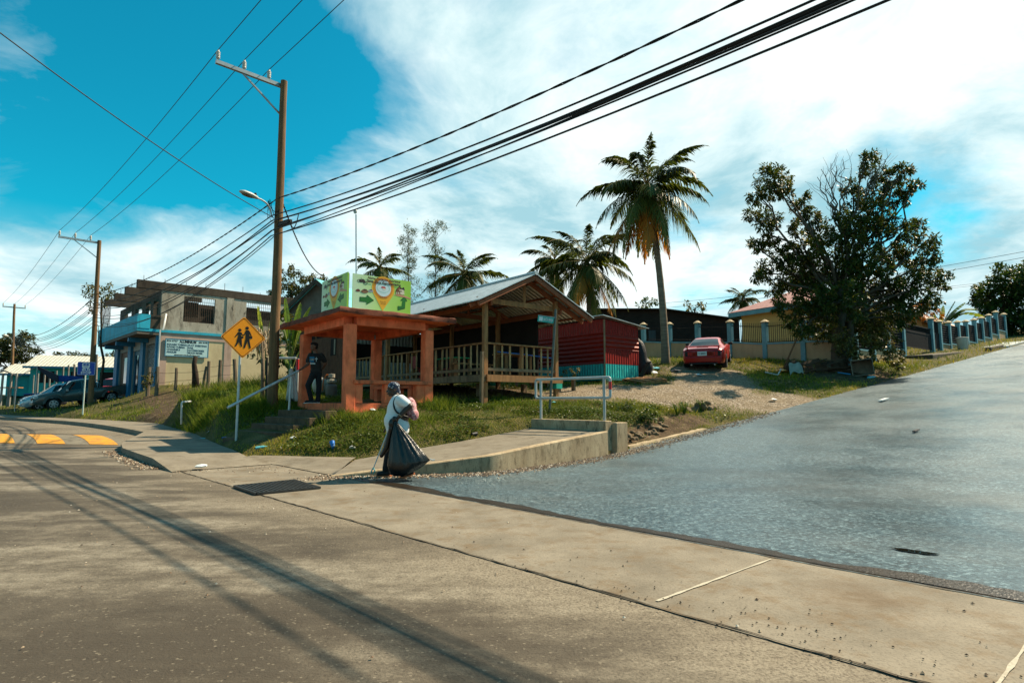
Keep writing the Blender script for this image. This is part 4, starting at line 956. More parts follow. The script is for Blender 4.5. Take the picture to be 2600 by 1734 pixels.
# kitchen front inside, with a counter opening
kw = 9.28
for b_0, b_1, z0, z1 in ((-.1, 3.1, DZ, 3.02), (-.1, 3.1, 3.75, 4.6), (-.1, .12, 3.02, 3.75), (1.35, 1.6, 3.02, 3.75), (2.9, 3.1, 3.02, 3.75)):
    mb = MB(); mb.obox(Pv(kw, b_0, z0), RR * (b_1 - b_0), LL * .04, Z * (z1 - z0)); mb.build('kitchen_wall', zinc_w, t, uv=(Pv(kw, 0, 0), RR, Z))
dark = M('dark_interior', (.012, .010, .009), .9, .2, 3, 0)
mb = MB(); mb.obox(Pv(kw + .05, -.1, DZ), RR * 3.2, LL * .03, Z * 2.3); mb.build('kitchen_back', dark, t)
# back wall of the dining room: dark boards on the far long side
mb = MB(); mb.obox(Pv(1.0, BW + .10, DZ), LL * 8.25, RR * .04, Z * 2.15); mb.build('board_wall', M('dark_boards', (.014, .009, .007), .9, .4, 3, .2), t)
# furniture
redpl = M('red_plastic', (.33, .02, .02), .4, .15, 3, 0)
def chair(p, rz, lb):
    c = thing('dining_chair', lb, 'chair', p, rz, 'red chairs in the pavilion')
    mb = MB(); mb.box((0, 0, .44), (.42, .42, .04)); mb.build('seat', redpl, c, local=True, bev=.01)
    mb = MB(); mb.box((0, .2, .68), (.40, .035, .42)); mb.build('backrest', redpl, c, local=True, bev=.01)
    for x in (-.18, .18):
        for y in (-.18, .18): mb = MB(); mb.bar((x, y, 0), (x * .95, y * .95, .43), .035); mb.build('leg', redpl, c, local=True)
    return c
c0_ = chair(Pv(5.2, .75, DZ), 2.3, 'red chair behind the railing by the shelter column')
dup(c0_, Pv(4.4, .8, DZ), 2.6, 'red chair between the shelter column and the green table'); dup(c0_, Pv(4.8, 1.9, DZ), -.6, 'red chair on the far side of the green table')
def table(p, rz, lb, mt, L=1.2):
    c = thing('dining_table', lb, 'table', p, rz, 'tables in the pavilion')
    mb = MB(); mb.box((0, 0, .74), (L, .7, .04)); mb.build('tabletop', mt, c, local=True)
    for x in (-L / 2 + .08, L / 2 - .08):
        for y in (-.28, .28): mb = MB(); mb.bar((x, y, 0), (x, y, .72), .07); mb.build('leg', timber, c, local=True)
    return c
table(Pv(3.6, 1.3, DZ), 2.25, 'table with a green top in the shaded pavilion', M('green_top', (.02, .30, .10), .5, .1, 3, 0))
table(Pv(1.0, 1.9, DZ), .7, 'rough wooden table behind the front railing', timber)
def bench(p, rz, lb, L=.75, mt=None, hgt_=.42):
    c = thing('wooden_bench', lb, 'bench', p, rz, 'small rough benches beside the pavilion')
    mb = MB(); mb.box((0, 0, hgt_), (L, .24, .05)); mb.build('seat', mt or timber_g, c, local=True)
    for x in (-L / 2 + .1, L / 2 - .1): mb = MB(); mb.box((x, 0, hgt_ / 2 - .02), (.07, .2, hgt_ - .02)); mb.build('leg', mt or timber_g, c, local=True)
    return c
b0_ = bench(at(1438, 20.4), .35, 'grey bench on the gravel beside the teal pier')
dup(b0_, at(1372, 21.6), .5, 'bench under the pavilion beside the teal pier'); dup(b0_, at(1330, 22.3), .2, 'bench deep under the pavilion deck')
b3 = bench(Pv(1.6, .7, DZ), .7, 'bench on the deck behind the front railing', 1.5, timber); 
g = at(1222, 17.3); mb = MB(); mb.bar(g - Z * .2, P(1224, 892, 17.25), .11, .07, up=RR); tag(mb.build('wooden_stake', timber_g, None), 'weathered grey stake standing against the pavilion corner post', 'stake')
mb = MB(); mb.tube([P(1263, 893, 18.4), P(1330, 900, 18.9), P(1405, 910, 19.5)], .018, 6); tag(mb.build('blue_rope', M('blue_rope', (.02, .14, .45), .6, .1, 5, 0), None), 'blue rope strung across the pavilion behind the front railing', 'rope')
# ------------------------------------------------------------------ plank hut behind the shelter
plank = corrugated('brown_planks', (.115, .050, .026), .16, 0, .8, 0, .012, dirt=(.04, .02, .012), dirt_amt=.6)
t = thing('plank_hut', 'brown plank kitchen hut joined to the pavilion behind the shelter', 'hut', Pv(12.3, 1.5, 2))
for nm, o, a, L in (('side_wall', Pv(9.34, -.08, 1.7), LL, 6.0), ('end_wall', Pv(15.34, -.08, 1.7), RR, 3.2), ('back_wall', Pv(9.34, 3.1, 1.7), LL, 6.0)):
    mb = MB(); mb.obox(o, a * L, (RR if a is LL else LL) * .05, Z * 2.55); mb.build(nm, plank, t, uv=(o, a, Z))
mb = MB(); mb.obox(Pv(9.3, -.45, 4.85), LL * 6.4, RR * 4.0, Z * .04); mb.build('roof', zinc, t, uv=(Pv(9, 0, 0), LL, RR))
mb = MB(); mb.obox(Pv(9.34, .3, 4.2), LL * 5.9, RR * .05, Z * .7); mb.build('gap_shade_panel', dark, t)  # near-black upright sheet stands in for the shade under the roof
for a in (9.6, 10.5, 11.4, 12.4, 13.4, 14.6): mb = MB(); mb.bar(Pv(a, -.05, 4.25), Pv(a + .12, -.05, 4.85), .05); mb.build('strut', timber, t)
mb = MB(); mb.bar(Pv(9.4, -.1, 4.8), Pv(15.4, -.1, 4.8), .06, .1); mb.build('beam', timber, t)
for a0, a1 in ((10.9, 11.5), (13.35, 13.9)):
    mb = MB(); mb.obox(Pv(a0, -.1, 3.35), LL * (a1 - a0), RR * .02, Z * .75); wd = mb.build('window', dark, t)
    mb = MB(); mb.obox(Pv(a0 + .05, -.12, 3.38), LL * .14, RR * .015, Z * .68); mb.build('shutter', M('pale_shutter', (.25, .22, .16), .7, .1, 3, 0), wd)
# gas tank and cylinder in front of the hut
gw = M('tank_white', (.38, .36, .30), .5, .15, 3, .05, dirt=(.16, .12, .07), dirt_amt=.6)
g = at(812, 21.0); t = thing('gas_tank', 'white round gas tank on the ground behind the shelter', 'gas tank', g)
mb = MB(); mb.lathe([(.02, .0), (.13, .01), (.22, .1), (.27, .25), (.27, .38), (.21, .52), (.1, .6), (.02, .61)], g, 20); mb.build('vessel', gw, t, smooth=2)
mb = MB(); mb.lathe([(.06, .59), (.06, .65), (.03, .66), (.03, .70), (.01, .70)], g, 10); mb.build('valve', galv, t)
g = at(841, 20.0); t = thing('gas_cylinder', 'small grey gas cylinder with an orange hose beside the white tank', 'gas cylinder', g)
mb = MB(); mb.lathe([(.02, 0), (.15, .0), (.19, .06), (.19, .36), (.12, .44), (.05, .46)], g, 16); mb.build('vessel', M('cyl_grey', (.14, .13, .12), .5, .2, 3, .05), t, smooth=True)
mb = MB(); mb.lathe([(.13, .46), (.16, .48), (.16, .56), (.13, .58), (.10, .58), (.10, .48)], g, 16); mb.lathe([(.03, .45), (.03, .63), (.11, .64), (.11, .76), (.02, .77)], g, 12); mb.build('valve_guard', gw, t)
mb = MB(); mb.tube([g + Z * .7, g + Vector((-.14, -.1, .74)), g + Vector((-.25, -.1, .55)), g + Vector((-.28, -.05, .2))], .018, 6); mb.build('hose', M('hose_orange', (.5, .13, .02), .5, .1, 3, 0), t, smooth=2)
# ------------------------------------------------------------------ red corrugated shack
K = Vector((3.54, 22.5, 0)); t = thing('red_shack', 'red corrugated iron shack with a teal painted base', 'shack', K + LL * 1.9 + RR + Z * 2.2)
rd_h = corrugated('red_iron_h', (.22, .010, .004), .17, 1, .5, .1, .03, dirt=(.24, .05, .03), dirt_amt=.35, dscale=3); rd_v = corrugated('red_iron_v', (.24, .009, .004), .14, 0, .5, .1, .03, dirt=(.07, .006, .005), dirt_amt=.35, dscale=3)
tl_v = corrugated('teal_iron_v', (.02, .37, .35), .14, 0, .5, .1, .03, dirt=(.03, .12, .11), dirt_amt=.6, dscale=3)
def panel(nm, o, a, L, n_, z0, z1a, z1b, mt, off=0.0):
    mb = MB(); p = o + n_ * off; mb.add([p + Z * z0, p + a * L + Z * z0, p + a * L + Z * z1b, p + Z * z1a], [(0, 1, 2, 3)])
    mb.add([q - n_ * .03 for q in mb.v and [Vector(v) for v in mb.v[:4]]], [(3, 2, 1, 0)]); mb.f += [(0, 4, 5, 1), (1, 5, 6, 2), (2, 6, 7, 3), (3, 7, 4, 0)]; mb.m += [0] * 4
    return mb.build(nm, mt, t, uv=(o, a, Z))
for nm, z0, z1, mt, of in (('teal_panel', 2.22, 2.75, tl_v, .0), ('red_panel', 2.752, 3.98, rd_h, .012), ('red_panel', 3.95, 4.47, rd_v, .0)): panel(nm, K, LL, 3.8, -RR, z0, z1, z1, mt, of)
for nm, z0, z1a, z1b, mt, of in (('teal_panel', 2.22, 2.75, 2.75, tl_v, 0), ('red_panel', 2.752, 3.36, 3.36, rd_v, .003), ('red_panel', 3.33, 3.9, 3.9, rd_h, .02), ('red_panel', 3.88, 4.47, 4.30, rd_v, .0)): panel(nm, K, RR, 2.02, -LL, z0, z1a, z1b, mt, of)
panel('back_panel', K + RR * 2.02, LL, 3.8, RR, 2.2, 4.3, 4.3, rd_v); panel('back_panel', K + LL * 3.8, RR, 2.02, LL, 2.2, 4.47, 4.3, rd_v)
mb = MB(); mb.bar(K + Z * 2.1 - (RR + LL) * .01, K + Z * 4.45 - (RR + LL) * .01, .06); mb.build('corner_post', timber_g, t)
mb = MB(); mb.obox(K - LL * .22 - RR * .3 + Z * 4.56, LL * 4.3, RR * 2.75 - Z * .30, Z * .025); mb.build('roof', zinc, t, uv=(K, LL, RR))
mb = MB(); mb.obox(K - LL * .03 - RR * .02 + Z * 2.12, LL * 3.8, RR * .08, Z * .1); mb.obox(K - LL * .032 + RR * .062 + Z * 2.12, RR * 1.9, LL * .08, Z * .1); mb.build('sill_beam', M('teal_sill', (.02, .22, .2), .7, .2, 3, .1), t)
for a, b in ((.1, .1), (3.5, .1), (.1, 1.7), (1.9, .1)): mb = MB(); p = K + LL * a + RR * b; zg = hz(p.x, p.y); mb.obox(p + Z * (zg - .1) - LL * .1 - RR * .1, LL * .2, RR * .3, Z * (2.13 - zg + .1)); mb.build('footing_block', wall_m, t)
# pallet
g = at(1637, 22.6); t = thing('wooden_pallet', 'broken wooden pallet lying on the gravel by the red shack', 'pallet', g, .55)
t.rotation_euler = (R(7), R(-5), .5)
for y in (-.5, 0, .5): mb = MB(); mb.box((0, y, .06), (1.3, .08, .1)); mb.build('stringer', timber, t, local=True)
for k in range(6):
    mb = MB(); mb.box((-.56 + k * .22 + random.uniform(-.04, .04), random.uniform(-.06, .06), .125 + .01 * (k % 2)), (.13, 1.15, .022), random.uniform(-.12, .12)); mb.build('board', timber, t, local=True)
# ------------------------------------------------------------------ concrete building with the aluminium sign
K2 = Vector((-21.3, 35.5, 0)); FLd = -E
def Bd(a, c, z): return K2 + N * a + FLd * c + Z * z      # a along the side wall, c along the front
t = thing('concrete_building', 'unfinished two storey concrete building with a turquoise balcony and yellow ground floor', 'building', Bd(4, 5, 2))
cream = M('cream_wall', (.56, .46, .28), .9, .07, 1.2, .08, dirt=(.30, .22, .12), dirt_amt=.35, dscale=1.0); pinkish = M('pinkish_wall', (.44, .31, .25), .9, .07, 1.2, .08, dirt=(.22, .15, .11), dirt_amt=.4)
ruin = concrete('weathered_wall', (.27, .235, .18), (.47, .42, .34), (.06, .045, .032), .75, kind='Object', streak=True, moss=(.035, .026, .018))
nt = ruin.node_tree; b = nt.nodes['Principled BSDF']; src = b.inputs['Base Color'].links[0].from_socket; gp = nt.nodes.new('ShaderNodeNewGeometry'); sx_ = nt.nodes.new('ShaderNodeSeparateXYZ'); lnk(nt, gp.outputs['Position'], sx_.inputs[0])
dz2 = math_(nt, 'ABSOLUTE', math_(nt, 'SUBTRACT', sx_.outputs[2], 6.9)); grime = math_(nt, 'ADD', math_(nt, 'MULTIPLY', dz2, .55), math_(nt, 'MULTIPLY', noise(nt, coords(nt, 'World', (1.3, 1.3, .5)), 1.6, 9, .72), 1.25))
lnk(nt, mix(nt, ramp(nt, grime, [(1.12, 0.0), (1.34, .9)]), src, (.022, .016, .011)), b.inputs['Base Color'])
ruin_d = concrete('blackened_concrete', (.038, .028, .02), (.09, .07, .05), (.02, .015, .012), .9, kind='Object', streak=True)
cyan = M('turquoise_paint', (.02, .36, .50), .7, .15, 1.5, .08, dirt=(.05, .16, .18), dirt_amt=.5, dscale=1.6); bluep = M('blue_paint', (.02, .16, .30), .6, .15, 2, .05, dirt=(.10, .16, .18), dirt_amt=.4)
W2 = 13.0
def wall_open(nm, o, a, L, n_, z0, z1, openings, th, mt):
    "wall with rectangular openings, built as one mesh of butted pieces (o at inner floor line)"
    xs = sorted({0, L} | {x for q in openings for x in q[:2]}); mb = MB()
    for x0, x1 in zip(xs[:-1], xs[1:]):
        ops = sorted([(q[2], q[3]) for q in openings if q[0] <= x0 + 1e-6 and q[1] >= x1 - 1e-6]); z = z0
        for p0, p1 in ops:
            if p0 > z: mb.obox(o + a * x0 + Z * z, a * (x1 - x0), n_ * th, Z * (p0 - z))
            z = p1
        if z < z1: mb.obox(o + a * x0 + Z * z, a * (x1 - x0), n_ * th, Z * (z1 - z))
    return mb.build(nm, mt, t)
low = 1.6
wall_open('lower_wall', Bd(.42, .0, 0), N, W2 - .42, FLd, low, 5.48, [], .2, cream)
mb = MB(); mb.obox(Bd(-.02, -.03, low), N * .44, FLd * .3, Z * (5.48 - low)); mb.build('corner_pier', pinkish, t)
mb = MB(); mb.obox(Bd(.42, -.03, 5.12), N * (W2 - .42), FLd * .03, Z * .36); mb.build('wall_border', pinkish, t)
mb = MB(); mb.obox(Bd(3.72, -.032, low), N * .45, FLd * .032, Z * (5.11 - low)); mb.build('wall_border', pinkish, t)
mb = MB(); mb.obox(Bd(-1.22, -.08, 5.48), N * (W2 + 1.2), FLd * 11.9, Z * .16); mb.build('floor_band', cyan, t)
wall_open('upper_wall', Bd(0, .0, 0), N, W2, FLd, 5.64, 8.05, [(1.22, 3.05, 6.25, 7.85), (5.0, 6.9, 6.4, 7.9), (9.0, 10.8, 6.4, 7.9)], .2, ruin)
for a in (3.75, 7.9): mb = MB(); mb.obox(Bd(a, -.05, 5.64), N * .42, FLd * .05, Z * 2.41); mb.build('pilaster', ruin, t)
for c in (0, 3.1, 6.2, 9.3):
    mb = MB(); mb.obox(Bd(-1.35, c - .04, 8.05), N * ((W2 + 1.35) if c == 0 else 4.5), FLd * .24, Z * .5); mb.build('roof_beam', ruin_d, t, bev=.02)
wall_open('front_wall', Bd(.0, .21, 0), FLd, 11.2, N, 5.64, 8.05, [(.5, 1.7, 6.4, 7.6), (2.4, 3.6, 5.64, 7.7), (4.6, 6.4, 6.3, 7.6), (7.6, 9.6, 5.7, 7.7)], .2, ruin_d)
mb = MB(); mb.obox(Bd(.2, 11.2, low), N * (W2 - .2), FLd * .2, Z * (7.4 - low)); mb.build('far_wall', ruin_d, t)
mb = MB(); mb.obox(Bd(4.2, .3, 5.66), N * .2, FLd * 3.1, Z * 2.2); mb.build('inner_wall', ruin_d, t)
mb = MB(); mb.obox(Bd(.5, 3.5, 5.66), N * 12.2, FLd * .2, Z * 2.3); mb.build('inner_wall', ruin_d, t)
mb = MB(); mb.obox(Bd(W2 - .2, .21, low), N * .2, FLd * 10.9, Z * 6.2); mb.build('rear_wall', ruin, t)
# front of the ground floor
wall_open('lower_front', Bd(-.0, .27, 0), FLd, 11.3, N, low, 5.48, [(.3, 2.85, 1.7, 4.9), (3.7, 6.2, 1.7, 4.7), (7.7, 10.1, 1.7, 4.8)], .2, M('grey_plaster', (.30, .29, .27), .9, .1, 2, .1))
shut = corrugated('roller_shutter', (.16, .17, .17), .13, 1, .5, .3, .02); mb = MB(); o = Bd(.1, .57, 1.7); mb.obox(o, FLd * 2.55, N * .04, Z * 3.2); mb.build('roller_shutter', shut, t, uv=(o, FLd, Z))
mb = MB(); mb.obox(Bd(.08, 3.97, 1.7), FLd * 2.5, N * .05, Z * 3.0); dr = mb.build('door', M('door_blue', (.02, .10, .15), .5, .1, 3, .05), t)
mb = MB(); mb.obox(Bd(.05, 5.1, 1.8), FLd * .9, N * .02, Z * 2.6); mb.build('pane', glass('dark_pane'), dr)
mb = MB(); mb.obox(Bd(.08, 7.97, 1.7), FLd * 2.4, N * .05, Z * 3.1); dr = mb.build('door', M('door_wood', (.12, .05, .025), .6, .2, 3, .05), t)
mb = MB(); mb.obox(Bd(.05, 8.4, 2.6), FLd * .8, N * .02, Z * 1.8); mb.build('pane', MATS['dark_pane'], dr)
for c0, c1 in ((.02, .25), (3.15, 3.9), (6.5, 7.3), (10.5, 11.6)):
    mb = MB(); mb.obox(Bd(-.16, c0, low), FLd * (c1 - c0), N * .155, Z * 3.88); mb.build('pillar', bluep, t)
# balcony
mb = MB(); mb.obox(Bd(-1.2, -.06, 5.30), N * 1.19, FLd * 11.7, Z * .178); mb.build('balcony_slab', M('slab_soffit', (.13, .11, .09), .9, .2, 2, .1), t)
mb = MB(); mb.obox(Bd(-1.24, -.1, 5.642), FLd * 11.8, N * .12, Z * .85); mb.build('balcony_parapet', cyan, t)
mb = MB(); mb.obox(Bd(-1.11, -.1, 5.642), N * .55, FLd * .12, Z * .85); mb.build('balcony_parapet', cyan, t)
mb = MB(); mb.obox(Bd(-.55, -.06, 6.4), N * .55, FLd * .1, Z * .09); mb.obox(Bd(-.55, -.02, 5.66), N * .54, FLd * .05, Z * .72); mb.build('balcony_return', ruin_d, t)  # rail, and a dark panel standing in for the shaded opening below it
for c in (2.5, 6, 9.5): mb = MB(); mb.obox(Bd(-1.1, c, 5.02), N * 1.08, FLd * .3, Z * .27); mb.build('balcony_bracket', bluep, t)
mb = MB()
for k in range(14): mb.tube([Bd(-1.15, 8.3 + k * .22, 6.45), Bd(-1.15, 8.3 + k * .22, 8.0)], .014, 4)
for z in (6.9, 7.4): mb.tube([Bd(-1.15, 8.3, z), Bd(-1.15, 11.3, z)], .014, 4)
mb.build('balcony_grille', rubber, t)
rust = M('rusty_bar', (.05, .03, .02), .8, .3, 5, 0)
for a0, a1, z0, z1 in ((1.22, 3.05, 6.25, 7.85), (5.0, 6.9, 6.4, 7.9)):
    mb = MB(); n_ = 15
    for k in range(n_ + 1): x = a0 + (a1 - a0) * k / n_; mb.bar(Bd(x, .06, z0), Bd(x, .06, z1), .022)
    for k in range(7): z = z0 + (z1 - z0) * k / 6; mb.bar(Bd(a0, .075, z), Bd(a1, .075, z), .02)
    gr = mb.build('window_grille', rust, t)
    mb = MB(); mb.obox(Bd(a0 + .05, .19, z0 + .35), N * (a1 - a0) * .45, FLd * .03, Z * (z1 - z0 - .65)); mb.obox(Bd(a0 + (a1 - a0) * .55, .19, z0 + .45), N * (a1 - a0) * .42, FLd * .03, Z * .5); mb.build('window_board', M('window_board', (.06, .045, .03), .9, .4, 4, .1), gr)
mb = MB()
for k in range(12): a = -1.0 + k * 1.15; mb.tube([Bd(a, .08, 8.5), Bd(a + random.uniform(-.03, .03), .08, 8.5 + random.uniform(.15, .5))], .016, 4)
for c in (3.1, 6.2, 9.3): mb.tube([Bd(-1.0, c, 8.5), Bd(-1.0, c + .02, 8.8)], .016, 4)
mb.build('rebar_stubs', rust, t)
pvc = M('pvc_white', (.55, .56, .54), .4, .08, 3, .0)
mb = MB(); mb.tube([P(422, 797, 35.6), P(415, 838, 35.3), P(407, 838, 35.2), P(402, 916, 35.2), P(400, 974, 35.2)], .055, 8); mb.build('drain_pipe', pvc, t, smooth=2)
# aluminium sign
o = Bd(.3, -.06, 4.05); t = thing('shop_sign', 'pale blue painted ALUMINIUM shop sign on the yellow wall', 'shop sign', o)
sgp = M('sign_pale', (.42, .60, .62), .6, .06, 2, .02); sgb = M('sign_border', (.02, .16, .26), .6, .1, 3, 0); sgt = M('sign_text_blue', (.015, .06, .10), .6, .1, 3, 0)
a = N; W_, H_ = 2.46, 1.09; nn = a.cross(Z)
mb = MB(); mb.obox(o, a * W_, Z * H_, nn * .03); mb.build('board', sgp, t)
mb = MB()
for p, q in (((0, 0), (W_, .045)), ((0, H_ - .045), (W_, H_)), ((0, .0455), (.045, H_ - .0455)), ((W_ - .045, .0455), (W_, H_ - .0455))): mb.obox(o + nn * .031 + a * p[0] + Z * p[1], a * (q[0] - p[0]), Z * (q[1] - p[1]), nn * .006)
mb.build('border', sgb, t)
L_ = lambda s_, x, z, h_, w_, m_=sgt: lettering(s_, o + nn * .031 + a * x + Z * z, a, Z, h_, m_, t, width=w_, bold=.045)
L_('824 0727', .08, .90, .10, .60, black); L_('ALUMINIUM', .78, .86, .17, .95, black); L_('604 8198', 1.86, .90, .10, .52, black)
for k, (s1, w1, s2, w2) in enumerate((('SQUARE TUBING', 1.1, 'FLAT SHEETING', 1.05), ('ROUND TUBING', .98, 'RAIL', .30), ('CHANNELS', .74, 'ACCESSORIES', .93), ('ANGLES', .56, 'MUCH MORE', .82))):
    L_(s1, .09, .68 - .155 * k, .11, w1); L_(s2, 1.28, .68 - .155 * k, .11, w2)
L_('alumicentroofbelize@yahoo.com', .52, .075, .075, 1.45, black)
mb = MB(); mb.obox(o + nn * .031 + a * 1.235 + Z * .2, a * .02, Z * .58, nn * .004); mb.build('divider', sgt, t)
# ------------------------------------------------------------------ houses
def gable_house(nm, lb, o, a, L, b, D, z0, ze, zr, wm, rm, fm, parts=(), over=.45):
    h = thing(nm, lb, 'house', o + a * L / 2 + b * D / 2 + Z * z0)
    mb = MB(); mb.obox(o + Z * z0, a * L, b * D, Z * (ze - z0))
    for s_ in (0, L): q = o + a * s_ + Z * ze; mb.add([q, q + b * D, q + b * D / 2 + Z * (zr - ze)], [(0, 1, 2)])
    mb.build('wall', wm, h)
    k = (zr - ze) / (D / 2)
    for s_, q0 in ((1, o), (-1, o + b * D)):
        mb = MB(); p = q0 - b * s_ * over - Z * k * over - a * over + Z * (ze + .03); mb.obox(p, a * (L + 2 * over), b * s_ * (D / 2 + over) + Z * k * (D / 2 + over), Z * .05); mb.build('roof', rm, h, uv=(o, a, b))
        mb = MB(); mb.bar(p - Z * .06, p + a * (L + 2 * over) - Z * .06, .05, .2); mb.build('fascia', fm, h)
    for s_ in (-over, L + over):
        for d_ in (0, 1):
            e0 = o + b * (D * d_) + a * s_ + b * (over if d_ else -over) + Z * (ze - k * over - .05); mb = MB(); mb.bar(e0, o + a * s_ + b * D / 2 + Z * (zr - .05), .05, .2); mb.build('barge_board', fm, h)
    return h
tealh = M('teal_house', (.02, .30, .30), .8, .12, 1.5, .05, dirt=(.02, .16, .17), dirt_amt=.5); whiter = corrugated('pale_tin', (.52, .50, .42), .3, 0, .55, .1, .02, dirt=(.36, .32, .25)); fasc = M('blue_fascia', (.02, .15, .24), .7, .1, 2, 0)
hd_ = Vector((.93, .37, 0)).normalized(); hb = Vector((-hd_.y, hd_.x, 0))
p = P(75, 960, 56); h = gable_house('teal_house', 'long teal house with a pale tin roof behind the stalls', Vector((p.x, p.y, 0)), hd_, 11.5, hb, 6, 1.8, 4.75, 5.85, tealh, whiter, fasc)
for x in (.8, 3.2, 5.6): mb = MB(); q = Vector((p.x, p.y, 3.1)) + hd_ * x - hb * .05; mb.obox(q, hd_ * 1.1, hb * .04, Z * 1.1); mb.build('window', dark, h)
p = P(17, 960, 60); h = gable_house('teal_house', 'small teal house with a pale tin roof left of the long one', Vector((p.x, p.y, 0)), hd_, 4.2, hb, 5, 1.9, 4.25, 5.2, tealh, whiter, fasc)
p = P(752, 760, 30); gh = M('grey_block', (.12, .105, .085), .95, .25, 2, .2); cyr = corrugated('cyan_tin', (.16, .52, .55), .25, 0, .5, .1, .02)
gable_house('grey_house', 'grey block house with a turquoise tin roof behind the shelter', Vector((p.x - .3, p.y, 0)), LL * -1 if False else Vector((.35, .94, 0)).normalized(), 6, Vector((.94, -.35, 0)).normalized(), 3.6, 2, 6.0, 7.35, gh, cyr, ruin_d, over=.35)
# yellow house behind the fence
dF = Vector((.53, -.848, 0)).normalized(); W0 = Vector((14.9, 38.0, 0)); Lw = 6.6; Dw = 8.5
t = thing('yellow_house', 'yellow house with a pink tin hip roof behind the grey blue fence', 'house', W0 + dF * 3 + D2 * 4 + Z * 4.2)
yw = M('yellow_wall', (.55, .37, .14), .85, .06, 1.2, .04); zb_, ze_ = 3.6, 6.95
mb = MB(); mb.obox(W0 + Z * zb_, dF * Lw, D2 * Dw, Z * (ze_ - zb_)); mb.build('wall', yw, t)
pkr = corrugated('pink_tin', (.42, .20, .17), .3, 0, .5, .1, .03, dirt=(.30, .10, .08)); ov = .6
c_ = [W0 - dF * ov - D2 * ov, W0 + dF * (Lw + ov) - D2 * ov, W0 + dF * (Lw + ov) + D2 * (Dw + ov), W0 - dF * ov + D2 * (Dw + ov)]
r0 = W0 + dF * Lw / 2 + D2 * (Lw / 2) + Z * 8.75; r1 = W0 + dF * Lw / 2 + D2 * (Dw - Lw / 2) + Z * 8.75; zz_ = Z * (ze_ + .06)
for k, (pl, ax) in enumerate((([c_[0] + zz_, c_[1] + zz_, r0], dF), ([c_[1] + zz_, c_[2] + zz_, r1, r0], D2), ([c_[2] + zz_, c_[3] + zz_, r1], dF), ([c_[3] + zz_, c_[0] + zz_, r0, r1], D2))):
    mb = MB(); mb.prism(pl, Z * .04); mb.build('roof', pkr, t, uv=(W0, ax, Z))
bgf = M('greyblue_trim', (.13, .30, .35), .6, .12, 2, .03, dirt=(.07, .12, .13), dirt_amt=.4)
for k in range(4): mb = MB(); mb.bar(c_[k] + Z * (ze_ - .08), c_[(k + 1) % 4] + Z * (ze_ - .08), .05, .26); mb.build('fascia', bgf, t)
for x in (4.2,):
    o = W0 + dF * x - D2 * .05 + Z * 5.0; mb = MB()
    for q in ((0, 0, 1.5, .1), (0, 1.3, 1.5, .1), (0, .1, .1, 1.2), (1.4, .1, .1, 1.2)): mb.obox(o + dF * q[0] + Z * q[1], dF * q[2], D2 * .05, Z * q[3])
    wf = mb.build('window', bgf, t)
    mb = MB(); mb.obox(o + dF * .1 + Z * .1 + D2 * .02, dF * 1.3, D2 * .02, Z * 1.2); mb.build('pane', MATS['dark_pane'], wf)
    mb = MB()
    for k in range(1, 3): mb.bar(o + dF * (.1 + 1.3 * k / 3) + Z * .1, o + dF * (.1 + 1.3 * k / 3) + Z * 1.3, .03)
    for k in range(1, 4): mb.bar(o + dF * .1 + Z * (.1 + .3 * k), o + dF * 1.4 + Z * (.1 + .3 * k), .03)
    mb.build('muntin', white, wf)
# dark open shed
t = thing('dark_shed', 'long dark timber shed with a low sagging tin roof behind the fence', 'shed', P(1690, 850, 44))
blk = M('dark_shed_boards', (.022, .016, .012), .9, .4, 2, .2, stretch=(1, 1, 4)); bl2 = M('dark_tin', (.045, .04, .036), .7, .3, 3, .1)
q = lambda u, z, Y: Vector((P(u, 900, Y).x, Y, z))
mb = MB(); mb.prism([q(1500, 3.5, 43), q(1880, 3.5, 43), q(1880, 7.25, 43), q(1690, 7.95, 43), q(1500, 7.95, 43)], Vector((0, 4, 0))); mb.build('wall', blk, t)
mb = MB(); mb.prism([q(1495, 8.0, 42.6), q(1692, 8.0, 42.6), q(1885, 7.25, 42.6), q(1885, 7.32, 42.6), q(1692, 8.08, 42.6), q(1495, 8.08, 42.6)], Vector((0, 5, 0))); mb.build('roof', bl2, t)
mb = MB(); mb.obox(q(1648, 5.6, 42.95), Vector((.5, 0, 0)), Vector((0, .04, 0)), Z * .9); mb.build('window', M('shed_window', (.05, .07, .08), .3, .1, 3, 0), t)
p = at(2310, 52); h = gable_house('brown_roof_house', 'house with a brown roof beyond the banana plants', Vector((p.x + 1.5, p.y, 0)), Vector((.8, .6, 0)), 9, Vector((-.6, .8, 0)), 6, 5.5, 8.6, 10.2, M('ochre_wall', (.35, .15, .05), .9, .1, 2, 0), corrugated('brown_tin', (.22, .07, .035), .3, 0, .6, 0, .02), ruin_d)
